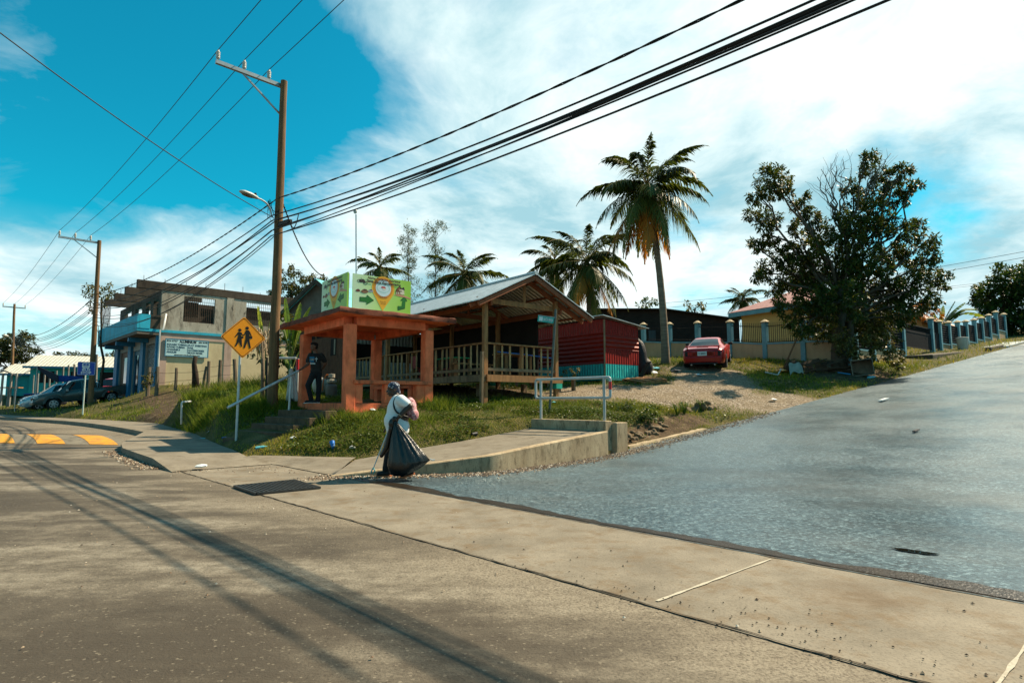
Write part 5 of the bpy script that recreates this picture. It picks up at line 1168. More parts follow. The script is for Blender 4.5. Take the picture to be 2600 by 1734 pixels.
# ------------------------------------------------------------------ property fence
tanw = M('tan_wall', (.45, .31, .18), .9, .07, 1.3, .06, dirt=(.28, .19, .11), dirt_amt=.4); capm = M('cap_stone', (.50, .38, .23), .8, .12, 3, .1); iron = M('black_iron', (.008, .008, .009), .85, .2, 4, 0)
def fence_run(lb, pts, tops, sill_h, kind, gate=()):
    f = thing('garden_fence', lb, 'fence', Vector((pts[0].x, pts[0].y, hz(pts[0].x, pts[0].y))))
    n_ = len(pts)
    for i, (p, zt) in enumerate(zip(pts, tops)):
        zg = hz(p.x, p.y) - .3; w_ = .25; d = (pts[min(i + 1, n_ - 1)] - pts[max(i - 1, 0)]).normalized(); e = Vector((-d.y, d.x, 0))
        mb = MB(); mb.obox(p - d * w_ / 2 - e * w_ / 2 + Z * zg, d * w_, e * w_, Z * (zt - .1 - zg)); pil = mb.build('pillar', bgf, f, bev=.012)
        mb = MB(); mb.lathe([(.24, -.1), (.25, -.06), (.20, -.03), (.09, .05), (.01, .08)], p + Z * zt, 8); mb.build('cap', capm, pil)
    for i in range(n_ - 1):
        p, q_ = pts[i], pts[i + 1]; d = (q_ - p); L = d.length; d.normalize(); e = Vector((-d.y, d.x, 0)); p0 = p + d * .126; q0 = q_ - d * .126
        za, zb2 = tops[i] - .12, tops[i + 1] - .12
        if kind == 'mesh': za = zb2 = min(za, zb2)
        sa, sb2 = za - sill_h, zb2 - sill_h
        if i in gate:
            mb = MB(); zg = max(hz(p.x, p.y), hz(q_.x, q_.y)) + .1
            for k in range(int(L / .13)): x = p0.lerp(q0, k / int(L / .13)); mb.bar(x + Z * zg, x + Z * za, .025)
            for z in (zg, zg + .9, za): mb.bar(p0 + Z * z, q0 + Z * z, .05)
            mb.obox(p0 + Z * zg - e * .01, d * (q0 - p0).length, e * .008, Z * 1.0); mb.build('gate', iron, f); continue
        zg = min(hz(p.x, p.y), hz(q_.x, q_.y)) - .3
        mb = MB(); th = .12; a_ = p0 - e * th / 2; b_ = q0 - e * th / 2
        mb.prism([a_ + Z * zg, b_ + Z * zg, b_ + Z * (sb2 - .08), a_ + Z * (sa - .08)], e * th); mb.build('low_wall', tanw, f)
        mb = MB(); mb.bar(p0 + Z * (sa - .035), q0 + Z * (sb2 - .035), .2, .085); mb.build('coping', bgf, f)
        mb = MB()
        if kind == 'bars':
            m_ = int(L / .125)
            for k in range(1, m_):
                x = p0.lerp(q0, k / m_); z0 = sa + (sb2 - sa) * k / m_; z1 = za + (zb2 - za) * k / m_ - .05; mb.bar(x + Z * z0, x + Z * z1, .02); mb.add([x + Z * z1 - d * .02, x + Z * z1 + d * .02, x + Z * (z1 + .09)], [(0, 1, 2)])
                for zz2 in (z0 + .1, z1 - .18): mb.bar(x - d * .035 + Z * zz2, x + d * .035 + Z * (zz2 + .07), .012); mb.bar(x + d * .035 + Z * zz2, x - d * .035 + Z * (zz2 + .07), .012)
            for fz_ in (.05, .84): mb.bar(p0 + Z * (sa + (za - sa) * fz_), q0 + Z * (sb2 + (zb2 - sb2) * fz_), .035)
        else:
            m_ = int(L / .085)
            for k in range(0, m_ + 1): x = p0.lerp(q0, k / m_); mb.bar(x + Z * (sa), x + Z * (za - .1), .03)
            for k in range(9): z = sa + (za - .1 - sa) * k / 8; mb.bar(p0 + Z * z, q0 + Z * z, .05)
        mb.build('grille', iron, f)
    return f
F0 = Vector((13.2, 30.6, 0)); lp = [F0 + dF * s_ for s_ in (-8.8, -6.57, -4.4, -2.15, 0, 2.1, 4.25)]
fence_run('low tan wall and grey blue pillars with black railings facing the red car', lp, [6.35, 6.12, 5.95, 5.75, 5.5, 5.42, 5.3], 1.05, 'bars')
Q0 = Vector((26.2, 36.6, 0)); rs_ = (-11.7, -9.5, -7.4, -5.1, -.15, 1.4, 3.3, 5.3, 7.2, 9.3, 11.2, 13.3, 15.4, 17.9)
zt_ = [5.35, 5.5, 5.65, 5.9, 6.5, 6.45, 6.55, 6.75, 6.95, 7.25, 7.55, 7.95, 8.4, 8.45]
fence_run('stepped run of grey blue pillars with dark mesh panels climbing beside the side road', [Q0 + D2 * s_ for s_ in rs_], zt_, 1.3, 'mesh', gate=(3, 4))
# ------------------------------------------------------------------ vehicles
def ip(tab, x): return float(np.interp(x, [q[0] for q in tab], [q[1] for q in tab]))
tyre_m = M('tyre', (.014, .014, .014), .85, .2, 8, .1); trim_m = M('black_trim', (.012, .012, .013), .5, .1, 4, 0); cgl = glass('car_glass', (.006, .008, .010), .04); chrome = M('alloy', (.35, .36, .37), .3, .1, 3, 0, metal=.7)
tail_m = M('tail_red', (.20, .008, .008), .2, .1, 4, 0); tailb = M('tail_bright', (.45, .02, .02), .2, .1, 4, 0); lampw = M('headlamp', (.45, .47, .47), .12, .1, 4, 0); amber = M('amber', (.6, .16, .01), .2, .1, 3, 0); platem = M('plate_white', (.60, .62, .58), .5, .05, 3, 0)
class Car:
    def __init__(s, nm, lb, cat, T, paint, loc, head, pitch=0, group=None):
        s.T = T; s.t = thing(nm, lb, cat, loc, 0, group); s.t.rotation_euler = (Matrix.Rotation(head, 3, 'Z') @ Matrix.Rotation(-pitch, 3, 'Y')).to_euler()
        s.paint = paint
        xs = np.linspace(T['x'][0], T['x'][1], 90)
        mb = MB(); rings = []
        for x in xs:
            h = s.half(x); rings.append([Vector((x, y, z)) for y, z in h] + [Vector((x, -y, z)) for y, z in reversed(h[1:-1])])
        mb.loft(rings, True, True); s.body = mb.build('body', paint, s.t, smooth=True, local=True)
    def low(s, x):
        T = s.T; z = ip(T['low'], x)
        for xc in T['wx']:
            r_ = T['wr'] + .06
            if abs(x - xc) < r_: z = max(z, T['wr'] + math.sqrt(r_ * r_ - (x - xc) ** 2))
        return z
    def half(s, x):
        T = s.T; zl = s.low(x); zb = ip(T['belt'], x); zt = max(ip(T['top'], x), zb + .012); w_ = ip(T['hw'], x); wr_ = ip(T['hwr'], x); zl = min(zl, zb - .06)
        zm = zl + (zb - zl) * .5
        return [(0, zl + .02), (w_ * .8, zl), (w_ * .955, zl + .015), (w_ * .99, zl + (zb - zl) * .18), (w_ * 1.005, zm), (w_, zb - (zb - zl) * .15), (w_ * .965, zb)] + \
               [(w_ * .945 + (wr_ - w_ * .945) * f, zb + (zt - .05 - zb) * f + .004) if zt - zb > .1 else (w_ * .95 + (wr_ - w_ * .95) * f, zb + (zt - zb) * f * .8) for f in (.05, .35, .7, 1.0)] + [(wr_ * .86, zt - .016), (wr_ * .5, zt - .003), (0, zt)]
    def side(s, x, f, sgn, off=.006):
        T = s.T; zb = ip(T['belt'], x); zt = ip(T['top'], x); w_ = ip(T['hw'], x); wr_ = ip(T['hwr'], x)
        return Vector((x, sgn * (w_ * .945 + (wr_ - w_ * .945) * f + off), zb + (zt - .05 - zb) * f + off * .4))
    def side_window(s, x0, x1, f0=.10, f1=.86, cut0=0, cut1=0):
        for sg in (1, -1):
            mb = MB(); rings = []
            for k in range(9):
                a = k / 8; rings.append([s.side(x0 + (x1 - x0) * a + (cut0 * (1 - a) + cut1 * a) * (f - f0) / (f1 - f0), f, sg) for f in np.linspace(f0, f1, 5)])
            mb.loft(rings, False); mb.build('window', cgl, s.t, local=True, smooth=2)
    def screen(s, nm, x0, x1, wk=.90, off=.008):
        mb = MB(); rings = []
        for k in range(9):
            x = x0 + (x1 - x0) * k / 8; e = .02; dz = (ip(s.T['top'], x + e) - ip(s.T['top'], x - e)) / (2 * e); n_ = Vector((-dz, 0, 1)).normalized()
            w_ = ip(s.T['hwr'], x) * wk; zt = ip(s.T['top'], x)
            rings.append([Vector((x, w_ * f, zt - .018 * abs(f) ** 3)) + n_ * off for f in np.linspace(-1, 1, 9)])
        mb.loft(rings, False); return mb.build(nm, cgl, s.t, local=True, smooth=2)
    def wheels(s, spokes=5, rim_k=.66, wd=.22):
        T = s.T
        for xc in T['wx']:
            for sg in (1, -1):
                r_ = T['wr']; y = sg * (ip(T['hw'], xc) - wd * .5 + .01); ax = Vector((0, sg, 0))
                mb = MB(); mb.lathe([(r_ * .6, -wd / 2), (r_ * .92, -wd / 2), (r_, -wd * .36), (r_, wd * .36), (r_ * .93, wd / 2), (r_ * rim_k, wd / 2), (r_ * rim_k * .96, wd * .2), (.02, wd * .2)], (xc, y, r_), 24, ax); wh = mb.build('wheel', tyre_m, s.t, local=True, smooth=True)
                mb = MB(); mb.lathe([(r_ * rim_k, wd * .5 + .006), (r_ * rim_k * .86, wd * .5 + .008), (r_ * rim_k * .84, wd * .30)], (xc, y, r_), 24, ax, 0, False)
                for k in range(spokes):
                    an = 2 * math.pi * k / spokes + .3; d = Vector((math.cos(an), 0, math.sin(an))); c_ = Vector((xc, y + sg * wd * .42, r_)); mb.bar(c_ + d * .03, c_ + d * r_ * rim_k * .9, .075 * r_ / .33, .03, up=ax)
                mb.lathe([(.06, wd * .35), (.06, wd * .5 + .01), (.02, wd * .5 + .02)], (xc, y, r_), 12, ax); mb.build('rim', chrome, wh, local=True, fix=True)
    def box(s, nm, c, sz, mt, bev=.012, par=None):
        mb = MB(); mb.box(c, sz); return mb.build(nm, mt, par or s.t, local=True, bev=bev)
def seat_car(x, y, head, wb_x, z_off=0.0):
    d = Vector((math.cos(head), math.sin(head), 0)); f = Vector((x, y, 0)) + d * wb_x[1]; b_ = Vector((x, y, 0)) + d * wb_x[0]
    zf, zb2 = hz(f.x, f.y), hz(b_.x, b_.y); pit = math.atan2(zf - zb2, wb_x[1] - wb_x[0]); z0 = zb2 + (zf - zb2) * (0 - wb_x[0]) / (wb_x[1] - wb_x[0])
    return Vector((x, y, z0 + z_off)), pit
redcar = M('red_car_paint', (.36, .003, .003), .3, .05, 2, 0, coat=.45, dirt=(.22, .015, .012), dirt_amt=.25)
T = dict(x=(-2.33, 2.36), wx=(-1.27, 1.33), wr=.325, low=[(-2.33, .40), (-2.1, .30), (-1.7, .25), (1.9, .22), (2.36, .32)],
         top=[(-2.33, .86), (-2.28, .95), (-2.15, .99), (-1.62, 1.03), (-1.1, 1.20), (-.62, 1.315), (-.2, 1.355), (.15, 1.355), (.45, 1.31), (1.12, .98), (1.9, .89), (2.25, .74), (2.36, .60)],
         belt=[(-2.33, .80), (-2.2, .90), (-1.5, .97), (-.2, .95), (.9, .93), (1.2, .91), (2.0, .78), (2.36, .52)],
         hw=[(-2.33, .74), (-2.25, .83), (-2.0, .90), (-1.3, .93), (0, .90), (1.3, .92), (2.0, .86), (2.36, .60)], hwr=[(-2.33, .70), (-1.7, .74), (-1.1, .64), (-.5, .56), (.4, .57), (1.1, .70), (2.36, .52)])
hd = R(66); p_, pt_ = seat_car(9.49, 28.5, hd, T['wx'])
c = Car('red_car', 'red two door coupe parked with its back to the road before the fence', 'car', T, redcar, p_, hd, pt_)
c.screen('rear_window', -1.58, -.62, .93); c.screen('windscreen', .5, 1.06, .92); c.side_window(-.35, .62, .12, .84, 0, -.28); c.side_window(-.85, -.47, .15, .7, .12, .05); c.wheels(5, .72)
c.box('spoiler', (-2.12, 0, 1.085), (.20, 1.52, .035), redcar)
for y in (-.68, .68): c.box('spoiler_foot', (-2.12, y, 1.03), (.12, .06, .09), redcar, .005)
c.box('brake_light', (-2.238, 0, 1.045), (.02, .5, .03), tail_m, .003)
for sg in (1, -1):
    for k in range(3): c.box('tail_light', (-2.335 + .022 * k, sg * (.50 + .098 * k), .76), (.06, .088, .18), tailb if k < 2 else tail_m, .008)
    c.box('tail_surround', (-2.305, sg * .60, .76), (.07, .32, .215), trim_m, .008)
c.box('rear_panel', (-2.305, 0, .76), (.05, .86, .20), redcar, .006)
c.box('rear_bumper', (-2.32, 0, .50), (.12, 1.58, .26), redcar, .04); c.box('diffuser', (-2.30, 0, .33), (.12, 1.2, .10), trim_m, .02)
pl = c.box('number_plate', (-2.345, .02, .765), (.015, .40, .19), platem, .003)
lettering('C 28024', (-2.354, .17, .735), (0, -1, 0), (0, 0, 1), .075, black, pl, width=.29, local=True, bold=.02)
for y in (-.5, .5): mb = MB(); mb.tube([(-2.2, y, .27), (-2.37, y, .27)], .035, 8); mb.build('exhaust_pipe', chrome, c.t, local=True)
for sg in (1, -1): c.box('mirror', (.62, sg * 1.0, 1.0), (.13, .2, .13), trim_m, .03); c.box('door_handle', (-.3, sg * .915, .82), (.16, .03, .03), redcar, .005); c.box('side_scoop', (-.82, sg * .915, .72), (.14, .03, .20), redcar, .01)
greyp = M('grey_truck_paint', (.050, .056, .050), .32, .08, 2, 0, coat=.7, dirt=(.09, .075, .05), dirt_amt=.5)
def pickup(nm, lb, x, y, hd, paint, cat='pickup truck'):
    T = dict(x=(-2.58, 2.55), wx=(-1.55, 1.55), wr=.375, low=[(-2.58, .52), (-2.2, .45), (2.1, .40), (2.55, .45)],
             top=[(-2.58, 1.07), (-.86, 1.12), (-.83, 1.14), (-.78, 1.66), (-.6, 1.76), (0, 1.79), (.5, 1.74), (1.22, 1.17), (2.0, 1.10), (2.4, 1.0), (2.55, .78)],
             belt=[(-2.58, 1.05), (-.86, 1.10), (1.2, 1.10), (2.2, 1.0), (2.55, .72)], hw=[(-2.58, .83), (-2.2, .87), (2.0, .87), (2.55, .72)], hwr=[(-2.58, .80), (-.86, .82), (-.8, .68), (.5, .66), (1.2, .80), (2.55, .66)])
    p_, pt_ = seat_car(x, y, hd, T['wx']); c = Car(nm, lb, cat, T, paint, p_, hd, pt_)
    c.screen('windscreen', .56, 1.16, .93); c.side_window(.02, .78, .10, .86, 0, -.36); c.side_window(-.72, -.08, .10, .86, .03, 0); c.wheels(6, .64, .24)
    for xc in T['wx']:
        for sg in (1, -1):
            mb = MB(); rings = []
            for k in range(13):
                a = R(10 + 160 * k / 12); rings.append([Vector((xc + math.cos(a) * r_, sg * y_, .375 + math.sin(a) * r_)) for r_, y_ in ((.43, .84), (.43, .935), (.50, .93), (.56, .87))])
            mb.loft(rings, False); mb.build('fender_flare', M('flare_grey', (.06, .066, .06), .45, .1, 3, 0), c.t, local=True, smooth=True)
    for sg in (1, -1):
        c.box('headlight', (2.36, sg * .62, .90), (.24, .30, .17), lampw, .03); c.box('tail_light', (-2.54, sg * .80, .92), (.12, .10, .30), tailb, .015); c.box('mirror', (.80, sg * 1.0, 1.16), (.12, .22, .16), chrome, .03)
        for xx in (-.6, .15): c.box('door_handle', (xx, sg * .885, .97), (.17, .03, .035), chrome, .006)
        c.box('side_step', (0, sg * .86, .42), (1.7, .12, .06), trim_m, .015)
        mb = MB(); mb.tube([(-.9, sg * .78, 1.1), (-.98, sg * .72, 1.55), (-.95, 0, 1.62)], .035, 8); mb.build('roll_bar', trim_m, c.t, local=True, smooth=2)
    c.box('front_bumper', (2.5, 0, .55), (.2, 1.6, .24), paint, .05); c.box('grille', (2.53, 0, .82), (.06, .8, .16), trim_m, .01); c.box('rear_bumper', (-2.62, 0, .62), (.14, 1.6, .14), chrome, .03); c.box('bed', (-1.7, 0, 1.115), (1.6, 1.45, .02), trim_m, .0)
    return c
hN = math.atan2(-N.y, -N.x)
pickup('pickup_truck', 'dark grey crew cab pickup parked nose down towards the road', -28.6, 39.5, hN, greyp)
pickup('red_pickup', 'red pickup parked behind the grey pickup beside the building', -31.6, 47.5, hN + .75, M('red_truck_paint', (.33, .012, .014), .3, .05, 2, 0, coat=.8))
silver = M('silver_blue_paint', (.36, .43, .47), .25, .05, 2, 0, coat=.8, metal=.3)
T = dict(x=(-2.3, 2.3), wx=(-1.3, 1.32), wr=.35, low=[(-2.3, .45), (2.0, .30), (2.3, .38)], top=[(-2.3, 1.1), (-2.15, 1.5), (-1.8, 1.66), (-.8, 1.71), (.3, 1.68), (1.2, 1.12), (2.0, .98), (2.3, .70)],
         belt=[(-2.3, 1.0), (-1, 1.04), (1.1, 1.0), (1.9, .92), (2.3, .62)], hw=[(-2.3, .78), (-1.8, .88), (1.6, .88), (2.1, .80), (2.3, .62)], hwr=[(-2.3, .70), (-1.5, .64), (.3, .64), (1.2, .76), (2.3, .55)])
x_, y_ = Vector((-31.15, 41.2)); p_, pt_ = seat_car(x_, y_, hN, T['wx']); c = Car('silver_car', 'silver blue suv parked beyond the grey pickup with its nose out', 'car', T, silver, p_, hN, pt_)
c.screen('windscreen', .4, 1.14, .93); c.side_window(-.05, .72, .10, .86, 0, -.34); c.side_window(-.95, -.15, .1, .86); c.side_window(-1.75, -1.05, .12, .8, .12, 0); c.wheels(5, .68)
for sg in (1, -1): c.box('headlight', (2.02, sg * .62, .80), (.34, .22, .14), lampw, .03); c.box('indicator', (1.86, sg * .77, .83), (.18, .06, .1), amber, .015); c.box('mirror', (.82, sg * .98, 1.06), (.12, .2, .14), silver, .03); c.box('fog_light', (2.2, sg * .6, .5), (.1, .18, .1), trim_m, .02)
c.box('grille', (2.24, 0, .72), (.1, .9, .1), trim_m, .02); c.box('front_bumper', (2.27, 0, .48), (.12, 1.3, .2), silver, .04)
# ------------------------------------------------------------------ people
def hand(c, d, n_, k=1.0, curl=.5, thumb=1):
    "palm at c, fingers along d, palm normal n_; returns capsule list"
    d = Vector(d).normalized(); n_ = Vector(n_).normalized(); s_ = d.cross(n_); c = Vector(c); out = [(c - d * .01, .027 * k, c + d * .055 * k, .026 * k)]
    for i, (o, L) in enumerate(((-.03, .062), (-.01, .074), (.011, .069), (.031, .052))):
        b_ = c + d * .068 * k + s_ * o * k; m_ = b_ + (d * math.cos(curl) + n_ * math.sin(curl)) * L * .55 * k; e = m_ + (d * math.cos(curl * 2.2) + n_ * math.sin(curl * 2.2)) * L * .5 * k
        out += [(c + s_ * o * .8 * k + d * .02, .012 * k, b_, .0105 * k), (b_, .0105 * k, m_, .0095 * k), (m_, .0095 * k, e, .008 * k)]
    t0 = c - s_ * .028 * k * thumb + d * .005; t1 = t0 + (d * .5 - s_ * .7 * thumb + n_ * .4).normalized() * .04 * k; out += [(t0, .013 * k, t1, .011 * k), (t1, .011 * k, t1 + (d * .8 - s_ * .2 * thumb + n_ * .6).normalized() * .032 * k, .009 * k)]
    return out
def head_parts(c, f, k=1.0, fat=1.0):
    "skull, jaw, nose, ears for a head at c facing f"
    c = Vector(c); f = Vector(f).normalized(); s_ = Vector((-f.y, f.x, 0)).normalized(); u_ = s_.cross(f) * -1 if s_.cross(f).z < 0 else s_.cross(f); rot = Matrix((f, s_, u_)).transposed()
    P_ = lambda x, y, z: c + f * x * k + s_ * y * k + u_ * z * k
    out = [(P_(-.012, 0, .035), (.098 * k, .078 * k, .085 * k), rot), (P_(.03, 0, -.045), (.062 * k * fat, .058 * k * fat, .07 * k), rot), (P_(.055, 0, -.085), .028 * k, P_(.045, 0, -.08), .03 * k),
           (P_(.085, 0, .015), .012 * k, P_(.105, 0, -.022), .015 * k), (P_(.086, -.012, -.062), .010 * k, P_(.086, .012, -.062), .010 * k), (P_(.083, -.03, .03), .013 * k, P_(.083, .03, .03), .013 * k)]
    for sg in (1, -1): out.append((P_(-.01, sg * .077, -.005), (.022 * k, .009 * k, .032 * k), rot))
    return out, P_
skin_d = M('dark_skin', (.040, .019, .011), .45, .12, 6, .03, spec=.4); skin_b = M('brown_skin', (.15, .062, .034), .5, .1, 6, .03, spec=.4)
shirt_w = M('white_shirt', (.66, .68, .68), .85, .06, 9, .25, .01, stretch=(1, 1, 5)); pant_d = M('dark_trousers', (.012, .012, .013), .85, .2, 6, .2)
lip_d = M('lip', (.06, .02, .016), .5, .1, 3, 0); eye_w = M('eye', (.30, .28, .25), .3, .05, 3, 0)
fp = G(1008, 1215, 0.0); zg = max(float(base(fp.x, fp.y)), 0)
wm = thing('person', 'woman in a white shirt and dark headscarf walking with a big black refuse bag', 'person', (fp.x, fp.y, zg + .008), R(4))
hc = (-.10, 0, 1.485); fdir = (-1, -.05, -.08); hp, HP = head_parts(hc, fdir, .98, 1.06)
body = hp + [((-.055, 0, 1.42), .058, (.0, 0, 1.31), .075), ((.02, 0, 1.25), (.15, .185, .14)), ((.0, 0, 1.02), (.185, .19, .2)), ((.02, 0, .84), (.18, .185, .13)),
    # near arm (towards the camera) holding the bag
    ((.04, -.17, 1.31), .07, (.215, -.25, 1.205), .058), ((.215, -.25, 1.205), .055, (.06, -.30, 1.045), .038), ((.06, -.30, 1.045), .034, (.03, -.30, 1.015), .03),
    # far arm forward with the litter picker
    ((.0, .17, 1.30), .062, (.04, .24, 1.04), .05), ((.04, .24, 1.04), .046, (-.16, .2, .86), .034),
    ((-.02, .09, .80), .105, (-.14, .09, .46), .07), ((-.14, .09, .46), .066, (-.20, .09, .10), .042), ((.03, -.09, .80), .105, (.06, -.09, .46), .07), ((.06, -.09, .46), .066, (.235, -.09, .15), .042),
    ((-.20, .09, .07), .04, (-.30, .09, .045), .035), ((.235, -.09, .10), .04, (.15, -.09, .045), .035)]
body += hand((.025, -.30, 1.005), (-.55, 0, -.8), (-.3, .95, 0), 1.0, .75, 1) + hand((-.17, .2, .845), (-.8, -.1, -.5), (-.3, -.4, -.8), 1.0, .9, -1)
bo = blob('body', body, skin_d, wm, .0085, 2)
for sg in (1, -1): mb = MB(); mb.ell(HP(.088, sg * .032, .012), (.008, .012, .008)); mb.build('eye', eye_w, wm, local=True, smooth=2)
mb = MB(); mb.ell(HP(.095, 0, -.062), (.012, .024, .010)); mb.build('mouth', lip_d, wm, local=True, smooth=2)
prof_ = [(1.405, -.055, .06, .075), (1.385, -.085, .095, .125), (1.35, -.115, .135, .175), (1.29, -.15, .165, .20), (1.22, -.18, .168, .205), (1.16, -.192, .158, .20), (1.10, -.195, .148, .198), (1.05, -.215, .145, .20), (1.0, -.236, .152, .207), (.95, -.24, .168, .212), (.90, -.23, .188, .212), (.85, -.212, .197, .208), (.80, -.198, .192, .202), (.76, -.19, .185, .197), (.745, -.188, .183, .195)]
rings = [[Vector(((b_ + f_) / 2 + (b_ - f_) / 2 * math.cos(a), ry * math.sin(a), z)) for a in [2 * math.pi * i / 40 for i in range(40)]] for z, f_, b_, ry in prof_]
so_ = blob('shirt', [((.02, -.11, 1.315), .09, (.06, -.185, 1.31), .094), ((.06, -.185, 1.31), .094, (.155, -.232, 1.25), .082), ((.0, .13, 1.31), .085, (.03, .23, 1.17), .08)], shirt_w, wm, .011, 7, rings=rings)
blob('trousers', [((0, 0, .82), (.165, .172, .10)), ((-.02, .09, .80), .112, (-.14, .09, .46), .085), ((-.14, .09, .46), .083, (-.20, .09, .13), .066), ((.03, -.09, .80), .112, (.06, -.09, .46), .085), ((.06, -.09, .46), .083, (.225, -.09, .19), .066)], pant_d, wm, .014, 4)
shoe_b = M('shoe_black', (.012, .012, .013), .6, .1, 5, 0); sole_o = M('sole_orange', (.50, .15, .06), .6, .1, 5, 0)
for nm_, c0_, c1_, up in (('shoe', (-.16, .09, .07), (-.32, .09, .05), 0), ('shoe', (.255, -.09, .10), (.12, -.09, .05), 1)):
    c0v, c1v = Vector(c0_), Vector(c1_); sho = blob(nm_, [(c0v, .05, c1v, .04), (c0v + Vector((-.01, 0, .05)), .045, c0v, .05)], shoe_b, wm, .01, 3)
    d = (c1v - c0v).normalized(); mb = MB(); rings = []
    for f, w_ in ((-.055, .02), (-.04, .036), (.0, .042), (.08, .04), (.15, .045), (.19, .036), (.215, .015)):
        q = c0v + d * f; zb_ = q.z - .055 if up else .0; rings.append([Vector((q.x, q.y - w_, max(zb_, 0))), Vector((q.x, q.y + w_, max(zb_, 0))), Vector((q.x, q.y + w_, max(zb_, 0) + .026)), Vector((q.x, q.y - w_, max(zb_, 0) + .026))])
    mb.loft(rings, True, True); mb.build('sole', sole_o, sho, local=True)
mb = MB(); mb.tube([(.245, -.09, .16), (.262, -.09, .20)], .056, 12); mb.build('ankle_band', M('band_blue', (.02, .22, .34), .5, .1, 5, 0), wm, local=True)
m, nt, b = new_mat('dotted_scarf'); vo = nt.nodes.new('ShaderNodeTexVoronoi'); vo.inputs['Scale'].default_value = 26; lnk(nt, coords(nt, 'Object'), vo.inputs['Vector'])
lnk(nt, ramp(nt, vo.outputs['Distance'], [(.26, (.42, .48, .52)), (.34, (.012, .022, .05))]), b.inputs['Base Color']); b.inputs['Roughness'].default_value = .7; scarf = m
blob('headscarf', [(HP(-.02, 0, .065), (.104, .09, .078)), (HP(-.075, 0, .0), .05, HP(-.10, 0, -.055), .035)], scarf, wm, .009, 4)
mb = MB(); mb.lathe([(.036, -.006), (.04, 0), (.036, .006)], (.066, -.302, 1.052), 14, (.65, .15, .7)); mb.build('bracelet', M('beads', (.35, .24, .12), .4, .3, 30, 0), wm, local=True)
# backpack
m, nt, b = new_mat('pink_print'); n_ = noise(nt, coords(nt, 'Object'), 24, 3, .6); lnk(nt, ramp(nt, n_, [(.38, (.12, .035, .045)), (.48, (.45, .17, .19)), (.60, (.50, .36, .36)), (.70, (.16, .10, .15))]), b.inputs['Base Color']); b.inputs['Roughness'].default_value = .8; pinkm = m
bp = thing('backpack', 'pink patterned backpack on the back of the walking woman', 'backpack', wm.location + Vector((.22, 0, 1.15)), R(4))
blob('bag', [((.0, 0, .02), (.095, .14, .175)), ((.06, -.02, -.09), (.075, .125, .10)), ((-.02, 0, .14), (.07, .11, .07))], pinkm, bp, .014, 4)
mb = MB()
def smooth_path(p, n=24):
    p = [Vector(q) for q in p]; out = []
    for i in range(len(p) - 1):
        a, b_, c_, d_ = p[max(i - 1, 0)], p[i], p[i + 1], p[min(i + 2, len(p) - 1)]
        for k in range(6): t_ = k / 6; out.append(.5 * ((2 * b_) + (c_ - a) * t_ + (2 * a - 5 * b_ + 4 * c_ - d_) * t_ * t_ + (3 * b_ - a - 3 * c_ + d_) * t_ ** 3))
    return out + [p[-1]]
for sg in (-1, 1): mb.tube(smooth_path([(-.07, sg * .13, .19), (-.19, sg * .16, .245), (-.275, sg * .155, .14), (-.25, sg * .20, .0), (-.16, sg * .20, -.08), (-.03, sg * .15, -.13)]) if sg < 0 else smooth_path( [(-.07, .13, .19), (-.2, .16, .22), (-.28, .17, .1), (-.2, .2, -.05), (-.05, .15, -.13)]), .016, 6)
mb.build('strap', trim_m, bp, local=True, smooth=2)
# refuse bag
m, nt, b = new_mat('bag_plastic'); b.inputs['Base Color'].default_value = (.006, .007, .007, 1); b.inputs['Roughness'].default_value = .27; b.inputs['Specular IOR Level'].default_value = .5
tr = nt.nodes.new('ShaderNodeBsdfTransparent'); tr.inputs['Color'].default_value = (.22, .20, .17, 1); ms = nt.nodes.new('ShaderNodeMixShader'); ms.inputs[0].default_value = .16
lnk(nt, b.outputs[0], ms.inputs[1]); lnk(nt, tr.outputs[0], ms.inputs[2]); lnk(nt, ms.outputs[0], nt.nodes['Material Output'].inputs['Surface']); bump(nt, b, noise(nt, coords(nt, 'Object', (3, 3, .6)), 6, 6, .6), .5, .03); bagm = m
bg_ = thing('refuse_bag', 'large shiny black refuse bag carried low by the walking woman', 'bag', wm.location + Vector((.1, -.33, .12)), R(4))
mb = MB(); rings = []; n_ = 72
for z, ry, pl, sx in ((.875, .020, .12, .25), (.83, .035, .14, .55), (.76, .052, .15, .8), (.68, .072, .13, .92), (.55, .10, .10, 1), (.42, .135, .07, 1), (.30, .16, .045, 1), (.20, .18, .03, 1), (.12, .185, .015, .97), (.05, .175, .01, .86), (-.01, .15, .0, .70), (-.045, .09, .0, .45), (-.05, .01, 0, .05)):
    xr = -.07 + (.875 - max(z, .17)) / .725 * .61 - max(0, .17 - z) * .5; xl = -.115 - (.875 - z) * .12; cx_ = (xr + xl) / 2 - (1 - sx) * (.0 if z > .5 else .06); rx = (xr - xl) / 2 * sx
    ring = []
    for i in range(n_):
        a = 2 * math.pi * i / n_; k = 1 + pl * (math.sin(13 * a + .7) + .6 * math.sin(21 * a + 2)); c_ = math.cos(a); yk = 1 - .55 * max(0, c_) ** 2 if z < .6 else 1
        ring.append(Vector((cx_ + rx * (1 + (k - 1) * (1 - abs(c_))) * c_, ry * k * math.sin(a) * yk, z + .075 * max(0, c_) ** 2 * (1 if z < .2 else 0) + .01 * math.sin(5 * a) * (1 if z < .3 else 0))))
    rings.append(ring)
mb.loft(rings, True, True); mb.build('sack', bagm, bg_, local=True, smooth=2)
blob('tied_neck', [((-.10, 0, .875), (.045, .045, .05)), ((-.145, .0, .80), (.05, .04, .085)), ((-.155, 0, .72), (.04, .035, .07)), ((-.17, .03, .66), .045, (-.23, .05, .40), .05), ((-.23, .05, .40), .05, (-.305, .06, .27), .035)], bagm, bg_, .012, 2)
